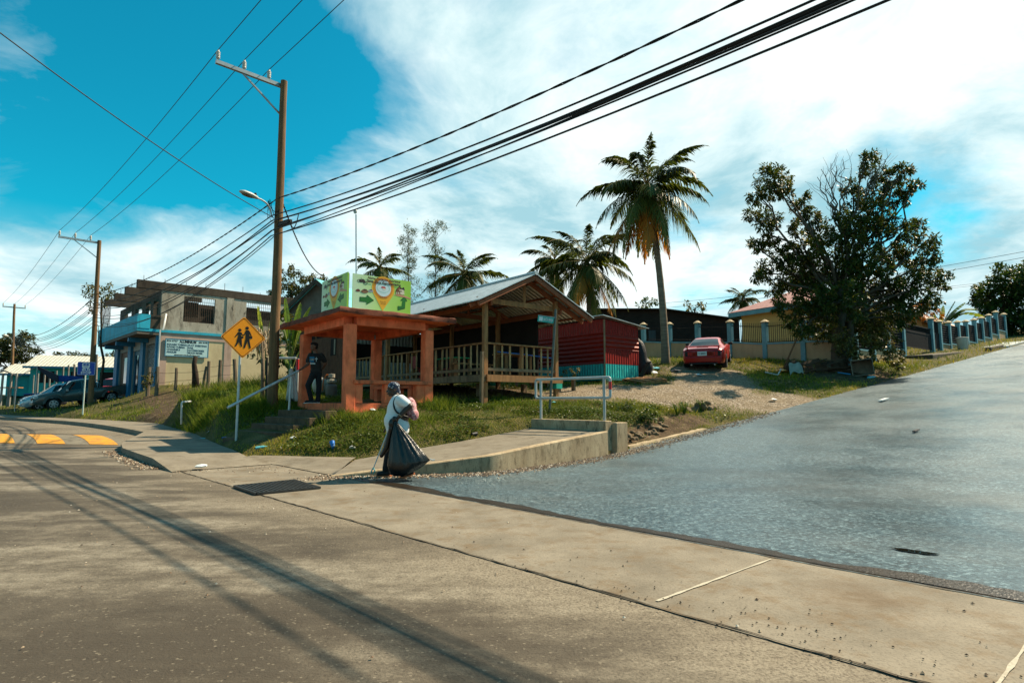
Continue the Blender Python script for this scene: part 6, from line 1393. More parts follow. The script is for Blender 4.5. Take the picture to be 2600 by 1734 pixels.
mb = MB(); mb.tube([(.50, 0, .22), (.545, 0, .20), (.575, .01, .21)], .012, 6); mb.build('knot', pvc, bg_, local=True)
lp_ = thing('litter_picker', 'metal litter picker with a teal claw held by the walking woman', 'litter picker', wm.location + Vector((-.40, .1, .02)), R(4))
mb = MB(); mb.tube([(.22, .1, .82), (-.03, 0, .12)], .010, 8); mb.build('shaft', chrome, lp_, local=True, smooth=True)
mb = MB(); mb.bar((.20, .1, .80), (.26, .1, .87), .03, .05); mb.build('handle', trim_m, lp_, local=True)
for sg in (-1, 1): mb = MB(); mb.tube([(-.03, 0, .13), (-.03 + sg * .03, 0, .08), (-.045 + sg * .018, 0, .03)], .011, 6); mb.build('claw', M('claw_teal', (.02, .36, .40), .4, .1, 5, 0), lp_, local=True, smooth=2)
# young man at the shelter
bpz = Vector((-5.68, 17.0, FZ)); ang = math.atan2(bpz.x, bpz.y)
bm_ = thing('person', 'young man in a dark printed shirt leaning at the shelter column, hand on rail', 'person', bpz + Z * .004, -ang)
hc = (-.04, -.02, 1.61); fdir = (-.93, -.36, 0); hp, HP = head_parts(hc, fdir, .95, .95)
body = hp + [((-.015, 0, 1.53), .052, (.01, 0, 1.42), .06), ((.01, 0, 1.27), (.165, .11, .17)), ((.03, 0, 1.03), (.14, .10, .18)), ((.04, 0, .86), (.15, .11, .1)),
    ((-.15, -.02, 1.37), .055, (-.19, -.07, 1.10), .044), ((-.19, -.07, 1.10), .042, (-.35, -.22, .955), .03), ((.19, .0, 1.38), .055, (.29, .04, 1.13), .044), ((.29, .04, 1.13), .042, (.2, .14, .98), .03),
    ((-.03, 0, .84), .085, (-.17, -.10, .50), .06), ((-.17, -.10, .50), .058, (-.06, -.02, .09), .038), ((.11, 0, .84), .085, (.13, -.01, .47), .06), ((.13, -.01, .47), .058, (.12, .02, .09), .038), ((-.06, -.02, .06), .035, (-.17, -.08, .04), .03), ((.12, .02, .06), .035, (.02, -.06, .04), .03)]
body += hand((-.365, -.235, .945), (-.75, -.5, -.3), (0, -.3, -1), 1.0, .6, 1) + hand((.19, .15, .97), (-.9, .2, -.1), (0, .9, .2), 1.0, .6, -1)
blob('body', body, skin_b, bm_, .0085, 2)
for sg in (1, -1): mb = MB(); mb.ell(HP(.086, sg * .03, .012), (.008, .011, .007)); mb.build('eye', eye_w, bm_, local=True, smooth=2)
mb = MB(); mb.ell(HP(.092, 0, -.062), (.010, .022, .007)); mb.build('mouth', lip_d, bm_, local=True, smooth=2)
blob('hair', [(HP(-.03, 0, .06), (.095, .085, .075)), (HP(.03, 0, .10), (.075, .078, .04)), (HP(.075, 0, .085), (.035, .06, .03)), (HP(-.07, 0, .0), (.05, .072, .07))], M('black_hair', (.008, .006, .005), .6, .3, 20, .2), bm_, .01, 2)
tee = M('dark_tee', (.022, .021, .020), .9, .12, 6, .2)
blob('t_shirt', [((.01, 0, 1.28), (.178, .122, .165)), ((.03, 0, 1.06), (.155, .115, .2)), ((.04, 0, .92), (.165, .12, .10)), ((-.13, -.015, 1.37), .073, (-.185, -.05, 1.20), .074), ((.17, 0, 1.375), .073, (.26, .03, 1.22), .074)], tee, bm_, .012, 4)
blob('trousers', [((.04, 0, .85), (.155, .115, .1)), ((-.03, 0, .84), .098, (-.17, -.10, .50), .074), ((-.17, -.10, .50), .073, (-.06, -.02, .07), .065), ((.11, 0, .84), .098, (.13, -.01, .47), .076), ((.13, -.01, .47), .076, (.12, .02, .07), .068)], pant_d, bm_, .012, 4)
for c0_, c1_ in (((-.06, -.02, .05), (-.21, -.10, .042)), ((.12, .02, .05), (-.02, -.08, .042))):
    sho = blob('shoe', [(Vector(c0_), .044, Vector(c1_), .038)], shoe_b, bm_, .01, 3); d = (Vector(c1_) - Vector(c0_)).normalized(); e = Vector((-d.y, d.x, 0)); o = Vector((c0_[0], c0_[1], 0)) - d * .05
    mb = MB(); mb.obox(o - e * .04, d * .27, e * .08, Z * .022); mb.build('sole', platem, sho, local=True, bev=.006)
prm = M('print_cyan', (.02, .16, .30), .7, .1, 5, 0); prw = M('print_pale', (.50, .55, .55), .7, .1, 5, 0)
fr = frame2(Vector((-.02, -.136, 1.22)), Vector((.985, -.02, 0)).normalized(), Vector((.0, -.03, 1)).normalized()); mb = MB()
def rect(x0, y0, x1, y1): return [(x0, y0), (x1, y0), (x1, y1), (x0, y1)]
flat(mb, fr, rect(-.13, .05, .0, .095), 0, 0); flat(mb, fr, rect(-.125, -.055, -.005, -.015), 0, 0); flat(mb, fr, rect(.045, -.04, .063, .08), .002, 1); flat(mb, fr, rect(.015, .028, .094, .046), .003, 1); flat(mb, fr, rect(-.11, -.115, .03, -.08), 0, 1); mb.build('shirt_print', [prm, prw], bm_, local=True, fix=False)
lettering('CHURCH', fr(-.125, -.008, .001), (1, 0, 0), (0, 0, 1), .05, prw, bm_, width=.12, local=True, bold=.02)
# ------------------------------------------------------------------ vegetation
bark = M('bark', (.075, .055, .036), .95, .35, 5, .6, .03); palmbark = M('palm_bark', (.16, .125, .085), .95, .35, 2, .5, .02, stretch=(1, 1, 9))
L_mango = leafmat('mango_leaf', (.018, .036, .007), (.060, .088, .014), (.20, .135, .025), .3)
L_far = leafmat('far_leaf', (.012, .020, .005), (.045, .058, .013), (.14, .12, .03), .15)
L_olive = leafmat('olive_leaf', (.03, .035, .008), (.10, .10, .025), (.24, .20, .06), .25)
L_green = leafmat('green_leaf', (.015, .035, .007), (.06, .10, .016), (.16, .19, .035), .3)
L_palm = leafmat('palm_leaf', (.03, .055, .014), (.12, .135, .022), (.44, .20, .03), .38, .45)
L_ban = leafmat('banana_leaf', (.03, .07, .012), (.10, .17, .025), (.30, .33, .05), .4, .35)
L_dry = leafmat('dry_leaf', (.16, .11, .07), (.34, .27, .19), (.48, .41, .32), .15, .8)
L_crot = leafmat('croton_leaf', (.16, .05, .01), (.36, .12, .015), (.45, .22, .03), .3)
def unit(n):
    v = rng.normal(size=(n, 3)); return v / np.linalg.norm(v, axis=1)[:, None]
def leaf_quads(c, d, L, W, nrm):
    "diamond leaves at c along d"
    s_ = np.cross(d, nrm); s_ /= np.linalg.norm(s_, axis=1)[:, None] + 1e-9
    L = np.asarray(L)[:, None]; W = np.asarray(W)[:, None]
    return np.stack([c, c + d * L * .45 + s_ * W * .5, c + d * L - nrm * L * .10, c + d * L * .45 - s_ * W * .5], 1)
def crown_from(lobes, per, leaf, wid, ros, tonebias=0.0, hollow=.45):
    "rosettes of leaves through ellipsoidal lobes (centre, radius)"
    C_, D_ = [], []
    for c, r_ in lobes:
        n = max(6, int(per * r_ * r_)); u = unit(n); rad = hollow + (1 - hollow) * rng.random(n) ** .7
        clump = unit(max(4, n // 9)); k = np.argmax(u @ clump.T, 1); u = u * .55 + clump[k] * .45; rr = np.array([r_, r_, r_ * .85]) if not isinstance(r_, tuple) else np.array(r_)
        p = np.array(c) + u * rad[:, None] * rr; C_.append(p); D_.append(u)
    c = np.concatenate(C_); o = np.concatenate(D_); n = len(c)
    cc = np.repeat(c, ros, 0) + rng.normal(size=(n * ros, 3)) * leaf * .25; dd = unit(n * ros) * .9 + np.repeat(o, ros, 0) * .7 + np.array([0, 0, -.25]); dd /= np.linalg.norm(dd, axis=1)[:, None]
    nr = unit(n * ros) * .6 + np.array([0, 0, .8]); L = leaf * rng.uniform(.7, 1.25, n * ros)
    tone = np.clip(np.repeat(rng.beta(1.6, 2.6, n), ros) + rng.normal(size=n * ros) * .10 + tonebias, 0, 1)
    return leaf_quads(cc, dd, L, L * wid, nr), tone
def branch(mb, p, q, r0, r1, wob=.12, n=7):
    p = Vector(p); q = Vector(q); L = (q - p).length; pts = []
    for i in range(n + 1):
        f = i / n; k = math.sin(math.pi * f); pts.append(p.lerp(q, f) + Vector((random.uniform(-1, 1), random.uniform(-1, 1), random.uniform(-.3, .6))) * L * wob * k * .5)
    mb.tube(pts, [r0 + (r1 - r0) * i / n for i in range(n + 1)], 7); return pts
def tree(nm, lb, base_, top, lobes, per, leaf, wid, ros, mat, group=None, r0=.2, cat='tree', tb=0.0, hollow=.45):
    t = thing(nm, lb, cat, base_, 0, group)
    mb = MB(); tr = branch(mb, base_ - Z * .3, top, r0, r0 * .6, .05)
    for c, r_ in lobes:
        a = tr[random.randint(4, 7)]; b_ = branch(mb, a, c, r0 * .24, r0 * .07, .12)
        if r_ > leaf * 2.5:
            for k in range(3): d = Vector(unit(1)[0]); branch(mb, b_[-2], Vector(c) + d * r_ * .8, r0 * .08, r0 * .02, .2, 5)
    mb.build('trunk', bark, t, smooth=2)
    q, tone = crown_from(lobes, per, leaf, wid, ros, tb, hollow); np_mesh('crown', q, len(q), 4, mat, t, tone, np.array(t.location))
    return t
# the big mango tree
YM = 26.3
def lob(l, Y, jit=1.2, k=1.0):
    out = []
    for u, v, r_ in l:
        y = Y + random.uniform(-1, 1) * jit; p = P(u, v, y); out.append((p, r_ * y / F * k))
    return out
ML = [(1962, 450, 46), (1925, 495, 30), (1985, 480, 38), (1912, 545, 26), (1950, 560, 38), (2040, 520, 36), (2060, 560, 36), (2010, 575, 26), (1918, 620, 26), (1955, 612, 30), (1985, 650, 45), (2050, 640, 60), (1935, 690, 30), (2030, 700, 60), (1980, 730, 38), (1925, 700, 20), (2075, 600, 34),
      (2200, 405, 30), (2215, 440, 30), (2165, 480, 30), (2180, 540, 55), (2225, 500, 45), (2262, 450, 36), (2300, 430, 28), (2310, 480, 28), (2285, 505, 30), (2330, 470, 18), (2140, 590, 60), (2210, 590, 50), (2240, 555, 35),
      (2120, 680, 75), (2190, 680, 70), (2290, 590, 40), (2330, 570, 26), (2355, 610, 34), (2375, 650, 28), (2310, 650, 45), (2260, 650, 45), (2345, 690, 40), (2385, 725, 26), (2365, 760, 30), (2300, 730, 55), (2400, 700, 18), (2250, 740, 60),
      (2060, 760, 60), (2130, 770, 75), (2200, 780, 70), (2020, 790, 40), (2090, 830, 50), (2160, 850, 55), (2230, 830, 50), (2290, 800, 45), (2330, 790, 28), (2000, 820, 24), (2035, 840, 26), (1980, 770, 26)]
mb_ = at(2128, YM)
t = tree('mango_tree', 'big dark mango tree with bare top twigs in front of the fence', mb_, P(2138, 720, YM), lob(ML, YM, 1.5, 1.02), 215, .175, .38, 8, L_mango, None, .34, hollow=.2, tb=.03)
mb = MB()
for u, v in ((2110, 415), (2085, 430), (2125, 420), (2095, 470), (2098, 510), (2262, 390), (2250, 410), (2075, 450), (2140, 405)): 
    l = branch(mb, P(2140, 600, YM), P(u, v, YM + random.uniform(-.5, .5)), .05, .012, .16, 9)
    for k in range(5): branch(mb, l[random.randint(5, 8)], l[-1] + Vector(unit(1)[0]) * .55, .012, .004, .2, 4)
mb.build('bare_twigs', M('bare_twig', (.10, .08, .06), .9, .2, 4, 0), t, smooth=2)
mb = MB(); branch(mb, mb_ + Vector((.25, 0, -.2)), P(2165, 760, YM), .2, .12, .05); mb.build('second_stem', bark, t, smooth=2)
q, tone = crown_from(lob([(2225, 850, 36), (2250, 880, 40), (2200, 890, 42), (2270, 905, 30), (2150, 880, 34), (2130, 850, 30), (2240, 815, 28), (2285, 925, 22)], 25.9, .5), 260, .12, .55, 6, .12, .55)
o_ = at(2225, 25.9); vb = np_mesh('vine_bush', q, len(q), 4, L_olive, None, tone, np.array(o_)); tag(vb, 'yellow green vine bush swallowing the foot of the mango tree', 'bush')
# other broadleaf trees
def simple_tree(nm, lb, u, Y, lobes, per, leaf, mat, group=None, r0=.2, wid=.5, ros=5, tb=0.0, vb_=None, cat='tree', hollow=.4):
    b_ = at(u, Y); c = sum((l[1] for l in lobes)) / len(lobes); return tree(nm, lb, b_, P(u, c + 5, Y), lob(lobes, Y, .8), per, leaf, wid, ros, mat, group, r0, cat, tb, hollow)
simple_tree('dark_tree', 'dense dark green tree at the top of the hill beyond the fence end', 2560, 52, [(2540, 740, 60), (2590, 715, 55), (2500, 760, 34), (2570, 800, 55), (2520, 800, 34), (2640, 760, 80), (2620, 690, 40), (2490, 735, 18), (2600, 845, 50), (2550, 850, 34), (2540, 690, 22), (2520, 835, 26), (2580, 870, 30)], 70, .36, L_green, None, .3, .45, 6, -.12)
simple_tree('olive_tree', 'round olive green tree above the ruined wall beside the tall pole', 738, 47, [(738, 715, 42), (720, 745, 34), (765, 730, 34), (745, 690, 24), (695, 740, 20), (755, 760, 30)], 80, .21, L_olive, None, .2, .5, 6, -.05)
simple_tree('olive_tree', 'smaller olive tree just behind the left billboard', 800, 46, [(800, 712, 24), (825, 722, 20), (778, 718, 18), (845, 730, 16)], 85, .21, L_olive, None, .15, .5, 6)
simple_tree('balcony_tree', 'thin yellow green tree growing behind the turquoise balcony', 258, 42, [(240, 735, 26), (268, 742, 24), (225, 760, 18), (255, 765, 20), (290, 752, 15), (232, 785, 14), (275, 725, 12)], 75, .2, L_olive, None, .1, .5, 5, .1)
simple_tree('spreading_tree', 'large dark spreading tree at the far left behind the distant pole', 40, 85, [(45, 880, 45), (10, 885, 40), (80, 905, 30), (-30, 890, 50), (60, 862, 26), (95, 918, 18), (20, 915, 40)], 34, .40, L_far, None, .4, .5, 6, .05)
for k, (u, l) in enumerate(((130, [(125, 912, 16), (145, 908, 16)]), (190, [(185, 905, 20), (205, 908, 20), (170, 912, 12)]), (232, [(230, 914, 12)]), (292, [(285, 900, 18), (300, 895, 16), (275, 915, 14)]))):
    simple_tree('distant_tree', ('distant tree left of the ridge above the long teal roof', 'roundest distant tree above the long teal roof', 'small distant tree right of the roundest one', 'distant tree beside the blue pillar of the concrete building')[k], u, 110, l, 26, .45, L_far, 'trees far behind the teal houses', .3, .5, 5, .05)
simple_tree('shed_tree', 'green tree over the dark shed left of the tall palm', 1640, 56, [(1640, 772, 20), (1655, 765, 16), (1625, 778, 14)], 60, .24, L_green, None, .15, .5, 5, .1)
simple_tree('shed_tree', 'yellow green tree over the dark shed right of the tall palm', 1765, 58, [(1750, 780, 16), (1775, 782, 18), (1745, 770, 10), (1785, 775, 10)], 60, .24, L_olive, None, .15, .5, 5, .15)
for k, (u, vt) in enumerate(((1036, 600), (1105, 590))):
    b_ = at(u, 48); t = thing('feathery_tree', ('thin feathery tree above the billboard', 'thin feathery tree next to the leftmost palm crown')[k], 'tree', b_)
    mb = MB(); l = branch(mb, b_, P(u, vt, 48), .10, .02, .02, 20); tips = []
    for p in l[8:]:
        for j in range(4): e = p + Vector((random.uniform(-1, 1), random.uniform(-1, 1), random.uniform(.4, 1.3))) * random.uniform(.4, .95); branch(mb, p, e, .015, .006, .1, 3); tips.append(e)
    mb.build('trunk', bark, t, smooth=2); tp_ = np.array([tuple(x) for x in tips]); n = len(tp_) * 60; c = np.repeat(tp_, 60, 0) + rng.normal(size=(n, 3)) * .16; d = unit(n) + np.array([0, 0, .7]); d /= np.linalg.norm(d, axis=1)[:, None]
    q = leaf_quads(c, d, rng.uniform(.14, .3, n), np.full(n, .04), unit(n)); np_mesh('crown', q, n, 4, L_mango, t, rng.uniform(.2, .75, n), np.array(b_))
# palms
def palm(lb, base_, crown, L, nf, group='coconut palms', dry=.3, r0=.16, bend=.3, hang=6, seed=1, leaflet=.62, elev=(-1.05, 1.32)):
    rs = np.random.default_rng(seed); t = thing('palm_tree', lb, 'palm', base_, 0, group)
    mb = MB(); ctrl = base_.lerp(crown, .45) + Vector((bend, 0, 0)); n = 26; pts = []; rr = []
    for i in range(n + 1):
        s_ = i / n; pts.append((base_ - Z * .25) * (1 - s_) ** 2 + ctrl * 2 * s_ * (1 - s_) + crown * s_ ** 2); rr.append(r0 * (1.55 - 2.2 * s_ if s_ < .12 else 1.28 - .5 * s_ ) * (1 + .05 * (i % 2)))
    mb.tube(pts, rr, 10); mb.build('trunk', palmbark, t, smooth=2)
    V = []; T_ = []; mr = MB()
    ga = 2.39996; tot = nf + hang
    for k in range(tot):
        az = k * ga + rs.uniform(-.25, .25); f = k / max(1, nf - 1)
        if k < nf: el = elev[1] + (elev[0] - elev[1]) * f ** .8; age = f
        else: el = rs.uniform(-1.25, -.75); age = 1.25
        if k < 4: el = (.95, 1.12, .82, 1.02)[k]
        Lf = L * rs.uniform(.85, 1.1) * (.8 if el > .75 else 1.0); h = np.array([math.cos(az), math.sin(az), 0.0]); up = np.array([0, 0, 1.0]); m_ = 22; p = np.array(crown) + up * (.25 * (1 - f)); a = el; C = [p]; TD = []
        drop = rs.uniform(1.15, 1.85) * (1 - .55 * min(f, 1)) if k < nf else .35
        for i in range(m_):
            s_ = (i + .5) / m_; a_ = el - drop * s_ ** 1.9; a_ = max(a_, -1.5); d = h * math.cos(a_) + up * math.sin(a_); p = p + d * Lf / m_; C.append(p); TD.append(d)
        mr.tube([tuple(x) for x in C[::2]], [.03 - .024 * i / (len(C[::2]) - 1) for i in range(len(C[::2]))], 5)
        side = np.cross(h, up); twist = rs.uniform(-.35, .35)
        ns = 74; s_ = np.linspace(.10, .99, ns); idx_ = np.clip((s_ * m_).astype(int), 0, m_ - 1); C = np.array(C); TD = np.array(TD); pos = C[idx_] + TD[idx_] * ((s_ * m_ - idx_)[:, None] * Lf / m_); td = TD[idx_]
        prof = np.sin(np.clip(s_ * 1.02 + .06, 0, 1) ** .62 * math.pi) ** .8 * .95 + .12
        for sg in (-1, 1):
            nrm = np.cross(side, td); nrm *= np.sign(nrm[:, 2:3] + 1e-6)
            drp = (.75 + .45 * age) * rs.uniform(.6, 1.4, ns)[:, None]
            yg = max(0, el) * .45; d = side * sg * (1 - yg - .3 * s_[:, None]) + td * (.55 + yg + .35 * s_[:, None]) - up * drp * .8 + nrm * (.28 if k < nf * .6 else .0) + up * sg * twist * .5 + rs.normal(size=(ns, 3)) * .17
            d /= np.linalg.norm(d, axis=1)[:, None]; ll = leaflet * (L / 3.0) * prof * rs.uniform(.8, 1.2, ns) * (1 - .3 * max(0, el))
            w_ = .032 * (L / 3.0); wv = np.cross(d, nrm); wv /= np.linalg.norm(wv, axis=1)[:, None] + 1e-9; mid = pos + d * ll[:, None] * .55; tip = pos + d * ll[:, None] - up * ll[:, None] * .34
            V.append(np.stack([pos - wv * w_ * .4, pos + wv * w_ * .4, mid + wv * w_ * .5, tip, mid - wv * w_ * .5], 1))
            T_.append(np.clip(.12 + .35 * age ** 2 * (dry + .4) + (dry * .9 if k >= nf else 0) + (s_ ** 3) * .35 * age * (dry + .3) + rs.normal(size=ns) * .06, 0, 1))
    mr.build('rachis', M('palm_rachis', (.20, .14, .04), .6, .2, 4, 0), t, smooth=2)
    V = np.concatenate(V); np_mesh('crown', V, len(V), 5, L_palm, t, np.concatenate(T_), np.array(base_))
    mb = MB()
    for k in range(7): a = k * .9; mb.ell(crown + Vector((math.cos(a) * .28, math.sin(a) * .28, -.22 - .1 * (k % 2))), (.11, .11, .14), 8, 6)
    mb.build('coconuts', M('coconut', (.12, .10, .03), .6, .3, 4, 0), t, smooth=2); return t
palm('tall coconut palm with brown hanging fronds beside the red car', at(1692, 28.6), P(1643, 478, 28.6), 3.9, 27, dry=.5, hang=6, seed=3, r0=.15, bend=.35, leaflet=.66)
palm('broad coconut palm behind the red shack roof', at(1498, 32), P(1488, 668, 32), 3.9, 24, dry=.35, hang=5, seed=5, r0=.2)
palm('palm half hidden on the left of the broad one above the pavilion ridge', at(1400, 36), P(1408, 668, 36), 2.9, 17, dry=.3, hang=2, seed=8)
palm('palm crown above the pavilion roof next to the thin feathery tree', at(1178, 36), P(1180, 700, 36), 3.2, 22, dry=.25, hang=3, seed=11)
palm('palm crown with yellowed fronds just above the billboard', at(965, 34), P(965, 685, 34), 2.3, 18, dry=.55, hang=2, seed=14)
palm('small distant palm left of the pink hip roof', at(1888, 62), P(1886, 762, 62), 2.8, 22, dry=.3, hang=4, seed=17)
palm('palm showing faintly through the left side of the mango tree', at(2030, 55), P(2030, 700, 55), 2.2, 14, dry=.2, hang=2, seed=19)
# banana plants
def banana(lb, base_, leaves, mat=None, group='banana plants'):
    "leaves: (tip u, tip v) reached from the base; broad arched blades"
    t = thing('banana_plant', lb, 'banana plant', base_, 0, group); mb = MB(); V = []; T_ = []
    for k, (tip, w_, arch) in enumerate(leaves):
        root = base_ + Z * ((tip.z - base_.z) * .35); d = tip - root; L = d.length; pts = [root.lerp(tip, i / 10) + Z * arch * L * math.sin(math.pi * i / 10) for i in range(11)]
        mb.tube([base_ + Vector((random.uniform(-.05, .05), 0, -.2)), root], [.09, .05], 7); mb.tube(pts, [.03 - .0025 * i for i in range(11)], 5)
        side = d.cross(Z); side = side.normalized() if side.length > .1 else Vector((1, 0, 0)); side = (side + Vector((random.uniform(-.4, .4), random.uniform(-.4, .4), random.uniform(-.3, .3)))).normalized()
        for i in range(2, 10):
            a, b_ = pts[i], pts[i + 1]; wa = w_ * math.sin(math.pi * (i - 1.6) / 9) ** .6 if i > 2 else w_ * .3; wb = w_ * math.sin(math.pi * min(i - .6, 8.6) / 9) ** .6
            for sg in (-1, 1):
                dr = Z * -.35 * wa; V.append([tuple(a), tuple(a + side * sg * wa + dr), tuple(b_ + side * sg * wb + dr + (b_ - a) * random.uniform(-.25, 0)), tuple(b_)]); T_.append(min(1, max(0, .45 + .25 * (k % 3 - 1) + random.uniform(-.15, .15) + (.15 if sg > 0 else 0))))
    mb.build('stem', M('banana_stem', (.14, .15, .04), .6, .3, 3, .1), t, smooth=2)
    V = np.array(V); np_mesh('crown', V, len(V), 4, mat or L_ban, t, np.array(T_), np.array(base_)); return t
def bl(Y, l): return [(P(u, v, Y + random.uniform(-.4, .4)), w_, ar) for u, v, w_, ar in l]
banana('banana plant with upright leaves behind the shelter roof corner', at(735, 22.5), bl(22.5, [(724, 756, .2, .05), (763, 768, .22, .12), (788, 778, .2, .15), (705, 805, .18, .2), (750, 830, .24, .2), (775, 880, .2, .25), (712, 900, .2, .3)]))
banana('banana plant with ragged leaves left of the tall pole', at(668, 25), bl(25, [(628, 815, .2, .2), (690, 800, .2, .2), (655, 775, .16, .05), (612, 850, .18, .3)]))
banana('banana clump in the yard at the top of the fence', at(2400, 47), bl(47, [(2425, 764, .35, .05), (2450, 768, .35, .1), (2395, 775, .35, .1), (2480, 785, .35, .2), (2370, 795, .3, .2), (2500, 805, .3, .25), (2440, 800, .35, .3), (2410, 815, .3, .3)]))
o_ = at(2335, 44); q, tone = crown_from(lob([(2330, 785, 22), (2350, 800, 20), (2310, 800, 18), (2375, 800, 16), (2340, 770, 12)], 44, .4), 90, .28, .35, 6, .1); tag(np_mesh('croton_bush', q, len(q), 4, L_crot, None, tone, np.array(o_)), 'orange leaved bush between the mango tree and the banana clump', 'bush')
# withered palm by the pole
b_ = at(668, 18.6); t = thing('withered_palm', 'short palm with dry grey drooping leaves at the tall pole', 'palm', b_); mb = MB(); mb.tube([b_ - Z * .2, P(668, 850, 18.6)], [.07, .05], 8); mb.build('trunk', palmbark, t, smooth=2); V = []
for k in range(60):
    c0_ = np.array(P(random.choice((650, 662, 690)), random.uniform(835, 870), 18.6 + random.uniform(-.3, .1))); az = random.uniform(0, 6.28); h = np.array([math.cos(az), math.sin(az), 0]); L = random.uniform(.35, .75); w_ = np.array([-math.sin(az), math.cos(az), 0]) * random.uniform(.012, .03)
    p1 = c0_ + h * L * .3 + np.array([0, 0, .08]); p2_ = c0_ + h * L * .5 - np.array([0, 0, L * .8]); V += [[c0_ - w_ * .5, c0_ + w_ * .5, p1 + w_, p1 - w_], [p1 - w_, p1 + w_, p2_ + w_ * .4, p2_ - w_ * .4]]
np_mesh('crown', np.array(V), len(V), 4, L_dry, t, rng.random(len(V)), np.array(b_))
# dark shrub mass behind the banana plants
def bush(nm, lb, Y, lobes, per, leaf, mat, wid=.5, ros=5, tb=0.0, group=None):
    c = lobes[0]; o = at(c[0], Y); q, tone = crown_from(lob(lobes, Y, .3), per, leaf, wid, ros, tb, .3); return tag(np_mesh(nm, q, len(q), 4, mat, None, tone, np.array(o)), lb, 'bush', group)
bush('shrub', 'dark shrub between the tall pole and the shelter roof', 25.5, [(740, 870, 40), (715, 850, 34), (760, 900, 35), (700, 900, 34), (745, 930, 30), (660, 900, 30), (720, 800, 26), (655, 860, 24)], 90, .2, L_mango)
bush('leafy_weed', 'bushy weed on the bank just right of the ramp end', 16.6, [(1648, 1052, 26), (1665, 1065, 20), (1630, 1062, 16), (1650, 1035, 12)], 900, .085, L_green, .4, 6, .1)
bush('leafy_weed', 'grassy weed on the bank nearer the white guard rail', 17.4, [(1588, 1030, 20), (1575, 1040, 14), (1600, 1022, 12)], 800, .085, L_green, .22, 6, .05)
bush('potted_plant', 'spindly yellow green plant against the teal base of the shack', 21.7, [(1460, 950, 8), (1452, 940, 7), (1435, 945, 8), (1430, 958, 8), (1468, 938, 5), (1415, 955, 10)], 900, .08, L_olive, .45, 5, .2)
bush('under_deck_plant', 'yellow leaved plant in the light under the pavilion deck', 21.5, [(1290, 985, 12), (1310, 990, 12), (1275, 995, 10), (1330, 995, 8)], 700, .08, L_olive, .6, 5, .25)
bush('creeper', 'leafy creeper climbing the fence posts at the roller shutter', 33.2, [(372, 955, 9), (380, 965, 10), (368, 975, 10), (388, 950, 7)], 300, .12, L_olive, .6, 5, .05)
for k, (u, v, Y) in enumerate(((1738, 1072, 17.6), (1780, 1060, 18.2), (1720, 1060, 17.3))):
    b_ = P(u, v, Y); b_.z = hz(b_.x, b_.y); n = 26; az = rng.uniform(0, 6.28, n); h = np.stack([np.cos(az), np.sin(az), np.zeros(n)], 1); L = rng.uniform(.25, .5, n)[:, None]; w_ = np.stack([-np.sin(az), np.cos(az), np.zeros(n)], 1) * .011; c0_ = np.array(b_) + h * .03; up = np.array([0, 0, 1.0])
    p1 = c0_ + up * L * .75 + h * L * .25; p2_ = c0_ + up * L * .55 + h * L * .8; q = np.concatenate([np.stack([c0_ - w_, c0_ + w_, p1 + w_, p1 - w_], 1), np.stack([p1 - w_, p1 + w_, p2_ + w_ * .2, p2_ - w_ * .2], 1)])
    tag(np_mesh('reed_tuft', q, len(q), 4, L_green, None, rng.uniform(.3, .9, len(q)), np.array(b_)), ('middle reed tuft arching over the stone drain', 'reed tuft over the right end of the stone drain', 'reed tuft over the left end of the stone drain')[k], 'grass tuft', 'reed tufts at the stone drain')
# ------------------------------------------------------------------ grass
def scatter(n, x0, x1, y0, y1): return rng.uniform(x0, x1, n), rng.uniform(y0, y1, n)
m, nt, b = new_mat('grass_blade'); at_ = nt.nodes.new('ShaderNodeAttribute'); at_.attribute_name = 'tone'
gc = ramp(nt, at_.outputs['Fac'], [(0.0, (.05, .085, .008)), (.4, (.17, .215, .018)), (.7, (.37, .31, .035)), (1.0, (.50, .32, .06))]); lnk(nt, gc, b.inputs['Base Color']); b.inputs['Roughness'].default_value = .75; b.inputs['Specular IOR Level'].default_value = .1
tr = nt.nodes.new('ShaderNodeBsdfTranslucent'); lnk(nt, gc, tr.inputs['Color']); ms = nt.nodes.new('ShaderNodeMixShader'); ms.inputs[0].default_value = .3; lnk(nt, b.outputs[0], ms.inputs[1]); lnk(nt, tr.outputs[0], ms.inputs[2]); lnk(nt, ms.outputs[0], nt.nodes['Material Output'].inputs['Surface']); grass_m = m
def vnoise(x, y, s_, ph): return .5 + .25 * (np.sin(x * s_ + ph + 1.7 * np.sin(y * s_ * .7 + ph)) + np.sin(y * s_ * 1.3 + 2.1 * ph + 1.3 * np.sin(x * s_ * .6)))
def keep_land(x, y, edge=.0):
    d = land_dist(x, y); g = np.maximum(gravel_mask(x, y) * 1.0, dirt_mask(x, y) * .92)
    sa = (x - C0.x) * LL.x + (y - C0.y) * LL.y; sb_ = (x - C0.x) * RR.x + (y - C0.y) * RR.y
    st_ = (sa > 0) & (sa < SA) & (sb_ > 0) & (sb_ < SB)
    ka = (x - K.x) * LL.x + (y - K.y) * LL.y; kb = (x - K.x) * RR.x + (y - K.y) * RR.y; st_ |= (ka > 0) & (ka < 3.8) & (kb > 0) & (kb < 2.0)
    qa = (x - A5.x) * ed.x + (y - A5.y) * ed.y; qd = (x - A5.x) * dn.x + (y - A5.y) * dn.y; st_ |= (qa > -.15) & (qa < 2.0) & (qd > -1) & (qd < 1.8)
    ba = (x - K2.x) * N.x + (y - K2.y) * N.y; bc_ = (x - K2.x) * FLd.x + (y - K2.y) * FLd.y; st_ |= (ba > -.1) & (bc_ > 0)
    return (d > edge + .08 * np.sin(x * 5 + y * 3)) & (rng.random(len(x)) > g) & ~st_
